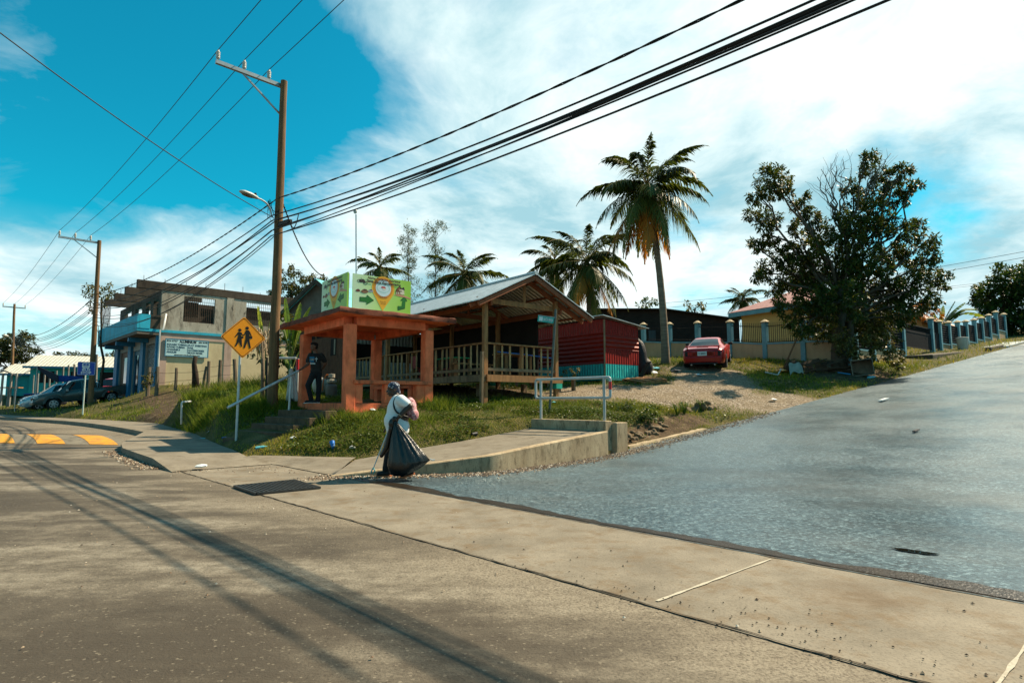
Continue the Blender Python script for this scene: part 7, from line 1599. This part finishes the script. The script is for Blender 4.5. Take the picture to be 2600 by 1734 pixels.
def blades(x, y, hgt_, wid, tone, lean=.5):
    n = len(x); z = hgt(x, y); az = rng.uniform(0, 6.28, n); c = np.stack([x, y, z - .01], 1); w_ = np.stack([np.cos(az), np.sin(az), np.zeros(n)], 1) * wid[:, None]
    la = rng.uniform(0, 6.28, n); tip = c + np.stack([np.cos(la) * hgt_ * lean, np.sin(la) * hgt_ * lean, hgt_], 1)
    return np.stack([c - w_, c + w_, tip], 1)
GV = []; GT = []
for n, x0, x1, y0, y1, h0, h1, w0 in ((200000, -16, 5.5, 12.4, 21, .04, .105, .006), (120000, -24, 19, 17, 31, .05, .13, .010), (30000, -40, 45, 24, 48, .10, .24, .02), (16000, 8, 24, 17.5, 31, .05, .16, .012)):
    x, y = scatter(n, x0, x1, y0, y1); k = keep_land(x, y); x, y = x[k], y[k]
    vis = np.abs(x / y) < .95; x, y = x[vis], y[vis]; pn = vnoise(x, y, 1.1, .4) * .6 + vnoise(x, y, 3.7, 1.9) * .4; k = rng.random(len(x)) < .25 + 1.1 * pn; x, y, pn = x[k], y[k], pn[k]
    e = np.clip(land_dist(x, y), 0, 2); right = sstep((x - 4) / 6); edge = np.exp(-e / .35)
    tone = np.clip(.24 + .30 * (vnoise(x, y, .9, 2.2) - .5) * 2 + .28 * edge + .16 * right + rng.normal(size=len(x)) * .17, 0, 1)
    GV.append(blades(x, y, rng.uniform(h0, h1, len(x)) * (.6 + .9 * pn), np.full(len(x), w0), tone)); GT.append(tone)
# long tufts on the bank
for n, cx_, cy_, sx, sy, h0, h1 in ((3600, -9.9, 19.2, .8, .7, .18, .42), (2000, -8.8, 18.3, .8, .6, .15, .32), (1500, -11.5, 21.0, .6, .5, .15, .36), (1300, -8.6, 23, 1.2, 1.5, .2, .5), (1200, -13.5, 31, 2, 1, .3, .7), (600, -3.8, 14.6, 1.2, .12, .15, .35), (600, -2.0, 16.3, .25, .3, .15, .4), (900, -7.4, 17.3, .4, .3, .15, .4)):
    x = rng.normal(cx_, sx, n); y = rng.normal(cy_, sy, n); k = keep_land(x, y); x, y = x[k], y[k]; tone = np.clip(rng.normal(.2, .15, len(x)), 0, 1); GV.append(blades(x, y, rng.uniform(h0, h1, len(x)), np.full(len(x), .010), tone, .75)); GT.append(tone)
q = np.concatenate(GV); gr = np_mesh('grass', q, len(q), 3, grass_m, None, np.concatenate(GT)); tag(gr, kind='stuff')
# low broad-leaved ground cover
GV = []; GT = []
for n, x0, x1, y0, y1, L0 in ((60000, -5.5, 4.5, 12.7, 18.2, .05), (26000, -12, -4, 13.5, 24, .06), (26000, 4, 20, 17, 30, .07)):
    x, y = scatter(n, x0, x1, y0, y1); k = keep_land(x, y, .25); x, y = x[k], y[k]; pn = vnoise(x, y, 1.5, 3.1) * .5 + vnoise(x, y, 4.1, .7) * .5; k = rng.random(len(x)) < np.clip((pn - .42) * 4, 0, 1); x, y = x[k], y[k]; n_ = len(x)
    c = np.stack([x, y, hgt(x, y) + rng.uniform(.02, .12, n_)], 1); d = unit(n_) * np.array([1, 1, .35]); d /= np.linalg.norm(d, axis=1)[:, None]; L = rng.uniform(.6, 1.4, n_) * L0; GV.append(leaf_quads(c, d, L, L * .7, unit(n_) * .4 + np.array([0, 0, .9]))); GT.append(np.clip(rng.beta(2, 2.2, n_), 0, 1))
q = np.concatenate(GV); tag(np_mesh('ground_cover', q, len(q), 4, L_green, None, np.concatenate(GT)), kind='stuff')
# ------------------------------------------------------------------ barbed wire fence below the concrete building
postw = M('fence_post_wood', (.13, .10, .07), .95, .35, 3, .5, .02, stretch=(4, 4, .6)); bw = M('barbed_wire', (.05, .04, .035), .6, .2, 4, 0, metal=.5)
tops_ = []
for u, v0, v1, Y, ln, lb in ((376, 932, 982, 33.5, 0, 'fence post wrapped by the leafy creeper'), (398, 931, 976, 33.2, 0, 'fence post at the white drain pipe'), (446, 934, 971, 33.5, 0, 'thin fence post under the ALUMINIUM sign'), (516, 930, 968, 33, 5, 'leaning pair of old fence posts beside the dead trunk'), (527, 917, 984, 32, 0, 'tall pale fence post right of the dead trunk'), (557, 914, 976, 32.5, 0, 'dark fence post midway to the school sign'), (598, 912, 970, 32, -4, 'thick mossy fence post just left of the school sign post')):
    b_ = P(u, v1, Y); zt = P(u, v0, Y).z; b_.z = min(hz(b_.x, b_.y), zt - .9); top = Vector((b_.x + ln * .03, b_.y, zt)); mb = MB(); k = random.uniform(.8, 1.25)
    mb.tube([b_ - Z * .3, b_.lerp(top, .5) + Vector((random.uniform(-.02, .02), 0, 0)), top], [.10 * k, .09 * k, .085 * k], 7)
    tag(mb.build('fence_post', postw, None, smooth=True), lb, 'fence post', 'posts of the barbed wire fence'); tops_.append((b_, top))
for f, lb in ((.80, 'upper strand of barbed wire along the old posts'), (.45, 'lower strand of barbed wire along the old posts')):
    pts = []
    for (a, b_), (c_, d_) in zip(tops_[:-1], tops_[1:]): pts += sagpts(a.lerp(b_, f), c_.lerp(d_, f), .05, 6)
    mb = MB(); mb.tube(pts, .010, 4); tag(mb.build('barbed_wire', bw, None), lb, 'wire', 'barbed wire strands')
b_ = at(497, 34.0); mb = MB(); pts = [b_ - Z * .2, P(496, 950, 34), P(493, 925, 34), P(497, 905, 34)]; mb.tube(pts, [.22, .17, .13, .12], 9); tag(mb.build('dead_trunk', M('dead_bark', (.03, .02, .014), .95, .4, 3, .6, .03), None, smooth=2), 'black dead tree trunk under the right end of the ALUMINIUM sign', 'tree trunk')
# ------------------------------------------------------------------ pipes, rail and cloth near the tall pole
mb = MB(); a = P(461, 1060, 17.6); mb.tube([a - Z * .2, P(461.5, 1024, 17.6), P(463, 1020.5, 17.6), P(484, 1019, 18.0)], .028, 8); tag(mb.build('water_pipe', pvc, None, smooth=2), 'white pipe elbow sticking out of the grassy bank', 'pipe')
t = thing('pipe_rail', 'old pipe rail with a red and white end post behind the steps', 'guard rail', at(753, 18.6))
mb = MB(); mb.tube([P(690, 909.5, 19.3), P(752, 909.5, 18.6)], .04, 8); mb.build('rail', galvp, t, smooth=True)
b_ = at(754, 18.6); mb = MB(); mb.tube([b_ - Z * .2, P(756, 910, 18.6)], .05, 10); mb.build('post', white, t, smooth=True); mb = MB(); mb.tube([P(755.6, 940, 18.6), P(756, 912, 18.6)], .053, 10); mb.build('red_band', redp, t, smooth=True)
mb = MB(); b_ = at(677, 18.3); mb.bar(b_ - Z * .2, P(678, 908, 18.3), .05); tag(mb.build('steel_stake', rubber, None), 'thin black steel post hard against the tall pole', 'stake')
t = thing('marker_stake', 'short red and white marker stake at the foot of the tall pole', 'stake', at(704, 18.0)); b_ = at(706, 18.0); mb = MB(); mb.tube([b_ - Z * .1, P(703, 985, 18)], .025, 8); mb.build('red_part', redp, t); mb = MB(); mb.tube([P(703, 985, 18), P(702.5, 972, 18)], .025, 8); mb.build('white_part', white, t)
mb = MB(); rings = []; c0_ = P(738, 934, 17.9)
for k in range(12):
    f = k / 11; c_ = P(739 + 3 * f, 935 + 80 * f, 17.9); w_ = .03 + .13 * f ** .8; rings.append([c_ + Vector((math.cos(a) * w_ * (1 + .35 * math.sin(5 * a + f * 2)), math.sin(a) * w_ * .6, .05 * math.sin(3 * a) * f)) for a in [2 * math.pi * i / 30 for i in range(30)]])
mb.loft(rings, True, True); tag(mb.build('plastic_sheet', M('plastic_sheet', (.52, .50, .46), .6, .15, 6, .4, .02), None, smooth=2), 'white plastic sheet hanging in folds behind the hand rail post', 'sheet')
t = thing('antenna_mast', 'tall thin antenna mast rising behind the billboards', 'antenna', at(904, 30)); mb = MB(); mb.tube([at(904, 30), P(904, 545, 30)], .035, 6); mb.build('mast', galvp, t); mb = MB(); mb.ell(P(902, 537, 30), (.10, .10, .13)); mb.build('sensor', white, t, smooth=2)
# ------------------------------------------------------------------ far left: stalls, posts, trailer
pw = M('post_white', (.22, .21, .19), .85, .2, 3, .2, dirt=(.13, .10, .07), dirt_amt=.7)
for k, (u, v0, v1, Y, r_) in enumerate(((86, 952, 968, 47, .10), (97, 948, 970, 47, .13), (114, 945, 970, 47, .13), (127, 945, 972, 46, .12), (144, 941, 972, 46, .12), (161, 930, 955, 46, .13), (174.5, 927, 955, 46, .13), (189, 925, 955, 46, .15), (246, 900, 958, 44, .17))):
    a = P(u, v1, Y); b_ = P(u, v0, Y); a.z = min(a.z, hz(a.x, a.y)); mb = MB(); mb.tube([a, b_], [r_ * .5, r_ * .47], 8)
    tag(mb.build('white_post', pw, None, smooth=True), ('shortest white post of the row before the teal house', 'white post next to the shortest of the row', 'grey white post at the canopy peak', 'brownish post under the canopy slope', 'post at the low end of the canopy', 'tall white post left of the bus sign', 'tall white post second from the bus sign', 'thick white post beside the bus sign', 'tall grey post beside the blue pillar')[k], 'post', 'posts before the teal house')
navy = M('navy_tarp', (.010, .014, .028), .7, .3, 3, .3, .02); navyb = M('navy_bright', (.015, .06, .26), .6, .2, 3, 0)
def slab(mb, pts, th): mb.prism(pts, Vector((0, .0, -th)))
t = thing('market_stall', 'market stall with a dark blue peaked canopy behind the silver car', 'stall', at(110, 43))
mb = MB(); slab(mb, [P(95, 930, 42), P(147, 952, 42), P(147, 955, 45), P(92, 930, 45.5)], .05); mb.build('canopy', navy, t)
mb = MB(); mb.prism([P(95, 929, 41.9), P(147, 953, 41.9), P(147, 972, 41.9), P(128, 962, 41.9), P(95, 937, 41.9)], Vector((0, .05, 0))); mb.build('side_cloth', navy, t)
mb = MB(); slab(mb, [P(95, 930, 42), P(43, 959, 42), P(43, 958, 43.2), P(94, 929.5, 43.2)], .03); mb.build('canopy', navy, t)
mb = MB(); a = P(147, 953, 42); mb.obox(a, P(210, 955, 43) - a, Vector((0, .04, 0)), -Z * .45); mb.build('banner', navyb, t)
for u, v, Y in ((95, 930, 42), (147, 953, 42), (44, 960, 42), (208, 956, 43)): p = P(u, v, Y); mb = MB(); mb.tube([Vector((p.x, p.y, hz(p.x, p.y) - .1)), p], .03, 6); mb.build('pole', galv, t)
t = thing('roadside_stall', 'small roadside stall with a dark pitched roof by the distant pole', 'stall', at(18, 52))
mb = MB(); slab(mb, [P(10, 941, 50), P(45, 955, 50), P(45, 953, 53), P(10, 939, 53)], .06); mb.build('roof_sheet', bl2, t); mb = MB(); slab(mb, [P(10, 941, 50), P(-25, 955, 50), P(-25, 953, 53), P(10, 939, 53)], .06); mb.build('roof_sheet', bl2, t)
for u in (8, 30, 43): p = P(u, 948, 50); mb = MB(); g = Vector((p.x, p.y, hz(p.x, p.y))); mb.bar(g - Z * .1, p, .12); mb.build('post', pw, t)
mb = MB(); a = P(-10, 985, 50); mb.obox(a, Vector((1.9, 0, 0)), Vector((0, .5, 0)), Z * .08); mb.build('counter', timber, t)
for u in (4, 22): p = P(u, 985, 50); mb = MB(); mb.bar(Vector((p.x, p.y, hz(p.x, p.y) - .1)), p, .1); mb.build('leg', pw, t)
cpos = P(88, 990, 42.5); cpos.z = hz(cpos.x, cpos.y); t = thing('covered_trailer', 'low trailer covered with a dark blue tarpaulin beside the silver car', 'trailer', cpos)
mb = MB(); a = [Vector((x, 0, z)) for x, z in ((-1.25, .35), (1.15, .35), (1.25, .55), (.55, 1.15), (-.75, 1.08), (-1.2, .6))]; mb.prism([cpos + q for q in a], Vector((0, 1.6, 0))); mb.build('tarpaulin', navy, t, bev=.05); mb = MB(); mb.bar(cpos + Vector((-.75, -.02, 1.1)), cpos + Vector((.55, -.02, 1.17)), .06); mb.build('tarp_edge', navyb, t)
for x in (-.3, .35): mb = MB(); mb.lathe([(.05, -.08), (.28, -.08), (.3, -.04), (.3, .04), (.28, .08), (.05, .08)], cpos + Vector((x, .05, .28)), 16, (0, 1, 0)); mb.build('wheel', tyre_m, t)
# ------------------------------------------------------------------ by the shack and the palm
blob_m = M('black_tarp', (.012, .012, .014), .6, .3, 5, .5, .03)
c_ = at(1636, 25.5); t = thing('tarp_heap', 'tall heap wrapped in black tarpaulin beside the red shack', 'heap', c_); blob('cover', [(c_ + Vector((-.15, 0, .7)), (.30, .3, .8)), (c_ + Vector((-.3, .1, 1.2)), (.25, .25, .45)), (c_ + Vector((.1, 0, .3)), (.3, .3, .4))], blob_m, t, .05, 3, local=False)
mb = MB(); a = at(1622, 23.4); mb.bar(a, a + Vector((.45, .1, .75)), .4, .03); tag(mb.build('leaning_board', M('dark_board', (.045, .03, .018), .9, .3, 3, .2), None), 'dark board leaning at the corner of the red shack', 'board')
lw = M('litter_white', (.60, .64, .64), .5, .15, 9, .2); lbl = M('litter_blue', (.02, .16, .52), .4, .15, 9, .2); lt = M('litter_teal', (.10, .38, .44), .3, .15, 9, .2); lr = M('litter_dark', (.03, .03, .035), .5, .2, 9, .2)
def litter(nm, u, v, lb, mt, kind, rz=.5, k=1.0, Y=None, cat='litter'):
    if Y is None:
        d = ray(u, v); y = 4.0
        while y < 60 and HC + d.z / d.y * y > max(hz(d.x / d.y * y, y), float(base(d.x / d.y * y, y)) + (.03)): y += .05
        p = Vector((d.x / d.y * y, y, HC + d.z / d.y * y))
    else: p = at(u, Y)
    mb = MB(); m_ = Matrix.Rotation(rz, 3, 'Z')
    if kind == 'bottle':
        ax = m_ @ Vector((1, 0, .12)); mb.lathe([(.01, -.12 * k), (.034 * k, -.115 * k), (.036 * k, -.02 * k), (.03 * k, .0), (.036 * k, .03 * k), (.03 * k, .08 * k), (.014 * k, .11 * k), (.016 * k, .135 * k), (.01, .14 * k)], p + Z * .05, 12, ax)
    elif kind == 'cup': mb.lathe([(.03 * k, 0), (.045 * k, .12 * k), (.038 * k, .12 * k), (.026 * k, .01)], p + Z * .04, 12, m_ @ Vector((.6, 0, .8)))
    elif kind == 'can': mb.lathe([(.01, 0), (.032 * k, .005), (.033 * k, .115 * k), (.01, .12 * k)], p + Z * .04, 12, m_ @ Vector((1, 0, .1)))
    else:
        pts = [p + m_ @ Vector((x * k + random.uniform(-.02, .02) * k, y * k, .03 + random.uniform(.0, .06) * k)) for x, y in ((-.1, -.06), (0, -.09), (.11, -.05), (.09, .05), (.0, .08), (-.1, .05))]; mb.add(pts + [p + Z * (.07 * k + .03)], [(i, (i + 1) % 6, 6) for i in range(6)]); mb.add([q - Z * .015 for q in pts], [tuple(range(5, -1, -1))])
    return tag(mb.build(nm, mt, None, smooth=kind != 'scrap'), lb, cat)
litter('plastic_bottle', 662, 1141, 'teal plastic bottle lying in the grass edge below the steps', lt, 'bottle', .5, .95, cat='bottle')
litter('plastic_scrap', 571, 1117, 'blue plastic scrap in the grass left of the lowest step', lbl, 'scrap', .4, .8); litter('plastic_bottle', 518, 1119, 'pale blue bottle on the footway edge', lt, 'bottle', .1, 1.1, cat='bottle'); litter('plastic_scrap', 530, 1100, 'pale scrap in the grass further up the footway', lw, 'scrap', 1, .6)
litter('plastic_cup', 846, 1141, 'bright blue cup standing in the grass left of the woman', lbl, 'cup', 2.2, 1.3, cat='cup'); litter('paper_scrap', 745, 1116, 'white paper scrap on the grass bank under the shelter', lw, 'scrap', .8, .8); litter('paper_scrap', 893, 1140, 'white paper strip in the grass right of the blue cup', lw, 'scrap', .2, .7)
litter('drink_can', 1198, 1107, 'dark drink can in the grass beside the ramp', lr, 'can', .7, 1.3, cat='can'); litter('plastic_bag', 511, 1190, 'pale plastic bag on the corner pavement', lw, 'scrap', .2, .9); litter('plastic_scrap', 947, 1044, 'white scrap at the foot of the shelter wall', lw, 'scrap', .5, .7)
litter('plastic_scrap', 1406, 1026, 'pale blue scrap behind the white guard rail', lt, 'scrap', 1.2, .8)
for k, (u, v, mt) in enumerate(((1652, 911, lw), (1668, 918, lt), (1640, 906, lw), (1715, 918, lr), (1725, 923, lr), (1660, 925, lw))): litter('rubbish', u, v, ('white rubbish left of the palm foot', 'pale blue rubbish left of the palm foot', 'white rubbish closest to the black heap', 'dark rubbish bag right of the palm foot', 'second dark rubbish bag nearer the red car', 'white rubbish in the grass below the black heap')[k], mt, 'scrap', k, 2.0 if mt is not lr else 1.6, Y=27.0 - .3 * k)
litter('paper_scrap', 1777, 955, 'white scrap on the gravel behind the red car', lw, 'scrap', .3, 1.2, Y=24.6); litter('paper_scrap', 1962, 1019, 'white scrap in the roadside grass right of the gravel', lw, 'scrap', .3, 1.2, Y=20.0)
# ------------------------------------------------------------------ debris at the mango tree
boards = M('old_boards', (.075, .045, .026), .95, .4, 3, .4, stretch=(1, 6, 1))
lbs = ['lowest board at the left end of the debris heap', 'board tilted over the left end of the heap', 'broad board facing out of the heap', 'short board under the broad one', 'board standing on edge in the middle of the heap', 'thin batten across the middle of the heap', 'long board along the back of the heap', 'pale batten on top of the heap', 'board propped beside the wooden box', 'batten sticking out towards the box', 'reddish board near the box', 'short stub in front of the heap']
for k in range(12):
    u = 2040 + k * 11.5 + random.uniform(-8, 8); b_ = at(u, 25.9 + random.uniform(-.4, .5)); a = random.uniform(-.5, .5) + (1.3 if k % 4 == 2 else 0); L = random.uniform(.7, 1.5); d = Vector((math.cos(a), math.sin(a), random.uniform(-.05, .35))).normalized(); mb = MB(); c_ = b_ + Z * random.uniform(.08, .5)
    mb.bar(c_ - d * L / 2, c_ + d * L / 2, random.uniform(.08, .24), .03, up=(random.uniform(-.6, .6), random.uniform(-1, .3), 1)); tag(mb.build('board', boards, None), lbs[k], 'board', 'boards in the debris heap')
b_ = at(2196, 25.2); t = thing('wooden_box', 'old open wooden box lying on its side at the debris heap', 'box', b_, R(-22)); bxm = M('box_wood', (.22, .17, .12), .85, .25, 4, .2, dirt=(.06, .05, .04)); t.rotation_euler = (R(4), R(-6), R(-30)); t.scale = (1.25, 1.25, 1.15)
for nm, c_, s_ in (('top', (0, 0, .60), (.66, .55, .03)), ('bottom', (0, 0, .03), (.66, .55, .03)), ('side', (-.315, 0, .315), (.03, .55, .54)), ('side', (.315, 0, .315), (.03, .55, .54)), ('back', (0, .26, .315), (.6, .03, .54))): mb = MB(); mb.box(c_, s_); mb.build(nm, bxm, t, local=True)
mb = MB(); mb.tube([at(1989, 26.6), P(2043, 812, 26.9)], [.045, .03], 7); tag(mb.build('bamboo_pole', M('brown_bamboo', (.17, .085, .04), .7, .3, 3, .1), None, smooth=2), 'brown bamboo pole leaning into the mango tree', 'pole')
mb = MB(); a = at(1945, 25.6); b_ = at(1977, 25.3); c_ = at(1986, 25.6); mb.tube([a + Z * .12, b_ + Z * .05, c_ + Z * .28], .03, 7); tag(mb.build('white_pipe', pvc, None, smooth=2), 'bent white pipe on the ground right of the red car', 'pipe')
o = at(2016, 25.7); mb = MB(); rings = [[o + Vector((-.3 + .6 * i / 8, -.25 - .12 * j / 5 + .05 * math.sin(i), .52 - .42 * (j / 5) ** 1.2 + .06 * math.sin(i * 1.3 + j) - .1 * abs(i - 4) / 4)) for i in range(9)] for j in range(6)]; mb.loft(rings, False); tag(mb.build('rag', M('grey_rag', (.28, .30, .26), .95, .2, 6, .3), None, smooth=2), 'grey rag draped over the left end of the debris', 'rag'); blob_ = None
o = at(2020, 26.1); mb = MB(); mb.ell(o + Z * .2, (.4, .3, .35)); tag(mb.build('soil_mound', M('mound', (.05, .035, .02), .95, .3, 4, .5, .04), None, smooth=2), 'dark soil mound under the grey rag', 'mound')
litter('yellow_bag', 1992, 926, 'yellow and white bag at the foot of the bamboo pole', M('bag_yellow', (.55, .30, .04), .5, .3, 9, .2), 'scrap', .4, 2.4, Y=26.0); mb = MB(); a = at(2130, 25.2); mb.tube([a + Z * .1, at(2162, 25.0) + Z * .08], .025, 6); tag(mb.build('blue_pipe', M('blue_pipe', (.03, .22, .42), .4, .1, 4, 0), None), 'blue pipe length in front of the debris heap', 'pipe'); litter('bottle', 2215, 940, 'teal bottle in front of the wooden box', lt, 'bottle', .3, 1.6, Y=24.8, cat='bottle')
# ------------------------------------------------------------------ culvert, drum and drain at the gates
t = thing('culvert', 'dark concrete culvert slab bridging the ditch at the gate', 'culvert', Q0 + D2 * -2 + Z * 4)
cd2 = concrete('culvert_concrete', (.06, .05, .038), (.12, .10, .075), (.03, .025, .018), 2, kind='Object')
o = Q0 + D2 * -5.5 - N2 * 1.5; mb = MB(); mb.obox(o + Z * 3.3, D2 * 6.6 + Z * .55, N2 * 1.3, Z * .55); mb.build('slab', cd2, t, bev=.03); o = Q0 + D2 * 1.2 - N2 * 2.6; mb = MB(); mb.obox(o + Z * 4.05, D2 * 3.0 + Z * .35, N2 * .3, Z * .5); mb.build('headwall', cd2, t, bev=.03)
mb = MB(); dl = [Q0 + D2 * a - N2 * b_ for a, b_ in ((2.2, .4), (9.5, .4), (10.5, 2.75), (4.5, 2.75))]; mb.prism([Vector((q.x, q.y, float(base(q.x, q.y)) + .09)) for q in dl], Z * -.1); tag(mb.build('driveway', concrete('pale_slab', (.30, .34, .34), (.45, .48, .47), (.2, .2, .18), 2), None), kind='structure')
p = Q0 + D2 * 3.1 - N2 * .75; g = Vector((p.x, p.y, float(base(p.x, p.y)) + .02)); t = thing('white_drum', 'big pale plastic drum standing before the stepped fence', 'drum', g); mb = MB(); mb.lathe([(.02, 0), (.27, 0), (.28, .03), (.31, .8), (.33, .82), (.33, .86), (.29, .87), (.02, .87)], g, 24); mb.build('barrel', M('drum_white', (.50, .45, .38), .6, .1, 3, .05, dirt=(.32, .26, .2)), t, smooth=True); mb = MB(); mb.lathe([(.335, .80), (.345, .82), (.335, .84)], g, 24, None, 0, False); mb.build('rim', pvc, t)
stone = M('field_stone', (.15, .105, .06), .9, .4, 5, .6, .03, dirt=(.07, .05, .03), dirt_amt=.7, dscale=4)
def stones(nm, lb, path, n, r0, r1, spread, up):
    ell = []
    for k in range(n):
        f = random.random(); p = path[0].lerp(path[1], f) + Vector((random.uniform(-spread, spread), random.uniform(-spread, spread), 0)); zz_ = hz(p.x, p.y) + random.uniform(-.05, up); r_ = random.uniform(r0, r1)
        ell.append((Vector((p.x, p.y, zz_)), (r_ * random.uniform(.8, 1.4), r_ * random.uniform(.8, 1.2), r_ * random.uniform(.6, .9)), Matrix.Rotation(random.uniform(0, 3), 3, 'Z')))
    t = thing(nm, lb, 'stone wall', Vector((*path[0].lerp(path[1], .5).xy, hz(*path[0].lerp(path[1], .5).xy)))); blob('stonework', ell, stone, t, .03, 2, local=False)
stones('stone_drain', 'rough stone headwall of the drain beside the side road', [P(1735, 1050, 18.0), P(1815, 1050, 18.6)], 22, .08, .15, .10, .16)
stones('stone_lining', 'rough stones set in the foot of the bank right of the ramp', [Vector((2.75, 14.75, 0)), Vector((4.3, 16.35, 0))], 70, .03, .075, .12, .10)
# low drain lip along the road edge
mb = MB(); rings = []
for k in range(24):
    f = k / 23; q = Vector((2.75, 14.3, 0)).lerp(Vector((5.2, 16.15, 0)), f) + N2 * random.uniform(-.03, .03); z = float(base(q.x, q.y)); w_ = .10 + random.uniform(-.03, .03); rings.append([q - N2 * w_ + Z * (z - .02), q - N2 * w_ * .7 + Z * (z + .05), q + N2 * w_ + Z * (z + .05), q + N2 * w_ * 1.1 + Z * (z - .1)])
mb.loft(rings, False); tag(mb.build('drain_kerb', wall_m, None, smooth=True), kind='structure')
# road bits
mb = MB(); p = at(2245, 16.5); p = G(2245, 1018, 1.35) if False else None
def on_road(u, v):
    d = ray(u, v); y = 3.0
    while y < 60 and HC + d.z / d.y * y > float(base(d.x / d.y * y, y)) + .012: y += .02
    return Vector((d.x / d.y * y, y, float(base(d.x / d.y * y, y)) + .012))
for k, (u, v, w_, h_, lb) in enumerate(((2244, 1018, .55, .12, 'flattened pale cardboard on the wet side road'), (2326, 1097, .28, .06, 'small flattened scrap lower on the wet side road'), (2020, 982, .5, .05, 'white broken lath at the edge of the side road'))):
    p = on_road(u, v); mb = MB(); mb.obox(p - D2 * w_ / 2 - N2 * h_ / 2, D2 * w_ + Z * .125 * w_, N2 * h_, Z * .03); tag(mb.build('cardboard', lw if k != 1 else lr, None), lb, 'scrap')
pud = glass('puddle_water', (.010, .009, .007), .03)
for (u, v, rx, ry) in ((2312, 1399, .16, .05), (2340, 1402, .12, .035)):
    p = on_road(u, v); mb = MB(); mb.add([p + Vector((E.x * math.cos(a) * rx * (1 + .25 * math.sin(3 * a)) + N.x * math.sin(a) * ry, E.y * math.cos(a) * rx + N.y * math.sin(a) * ry, .004 + .125 * (D2.x * math.cos(a) * rx * .0))) for a in [2 * math.pi * i / 24 for i in range(24)]], [tuple(range(24))]); tag(mb.build('puddle', pud, None), kind='structure')
# loose gravel along the road edges and pebbles on the pavement
def pebbles(n, fn, r0, r1, mt, nm):
    x, y = fn(n); z = base(x, y) + .012; r_ = rng.uniform(r0, r1, n)[:, None]; c = np.stack([x, y, z], 1); a = rng.uniform(0, 6.28, n); e1 = np.stack([np.cos(a), np.sin(a), np.zeros(n)], 1) * r_ * 1.2; e2 = np.stack([-np.sin(a), np.cos(a), np.zeros(n)], 1) * r_ * .9; up = np.array([0, 0, 1.0]) * r_
    cor = [c + e1, c + e2, c - e1, c - e2]; top = c + up * .8; F_ = []
    for i in range(4): F_.append(np.stack([cor[i], cor[(i + 1) % 4], top], 1))
    q = np.concatenate(F_); tone = np.tile(rng.random(n), 4); o = np_mesh(nm, q, len(q), 3, mt, None, tone); tag(o, kind='stuff')
m, nt, b = new_mat('pebble'); at_ = nt.nodes.new('ShaderNodeAttribute'); at_.attribute_name = 'tone'; lnk(nt, ramp(nt, at_.outputs['Fac'], [(0, (.035, .024, .016)), (.5, (.16, .10, .06)), (.85, (.32, .25, .17)), (1, (.55, .50, .42))]), b.inputs['Base Color']); b.inputs['Roughness'].default_value = .9; peb = m
def along(pts, sp):
    def f(n):
        t_ = rng.random(n) * (len(pts) - 1); i = np.minimum(t_.astype(int), len(pts) - 2); fr_ = t_ - i; a = np.array([(p.x, p.y) for p in pts]); q = a[i] * (1 - fr_)[:, None] + a[i + 1] * fr_[:, None]; q = q + rng.normal(size=(n, 2)) * sp; return q[:, 0], q[:, 1]
    return f
pebbles(5200, along([Vector((-3.4, 10.15, 0)), Vector((-1.5, 10.45, 0)), Vector((-.3, 10.75, 0)), Vector((1.0, 12.0, 0)), Vector((2.4, 13.35, 0)), Vector((3.6, 14.5, 0)), Vector((5.4, 16.0, 0)), Vector((8, 18.2, 0))], .16), .008, .026, peb, 'loose_gravel')
pebbles(900, along([tn(12.9, 3.1), tn(15, 3.1), tn(17.2, 3.15)], .12), .01, .03, peb, 'loose_gravel'); pebbles(700, along([Vector((-6.6, 13.0, 0)), Vector((-5.6, 12.9, 0)), Vector((-4.6, 12.6, 0))], .18), .008, .022, peb, 'loose_gravel')
pebbles(320, lambda n: (lambda t_, n_: (-E.x * t_ + N.x * n_, -E.y * t_ + N.y * n_))(rng.uniform(-2, 13, n), rng.uniform(-1, 5, n)), .005, .013, peb, 'loose_gravel'); pebbles(160, lambda n: (rng.uniform(-6.3, -3.3, n), rng.uniform(10.9, 12.9, n)), .008, .02, peb, 'loose_gravel')

pebbles(230, lambda n: (lambda t_, n_: (-E.x * t_ + N.x * n_, -E.y * t_ + N.y * n_))(rng.normal(1.0, 1.6, n), 3.3 + np.abs(rng.normal(0, .3, n))), .003, .009, M('dark_clod', (.035, .025, .016), .95, .3, 5, 0), 'loose_soil')
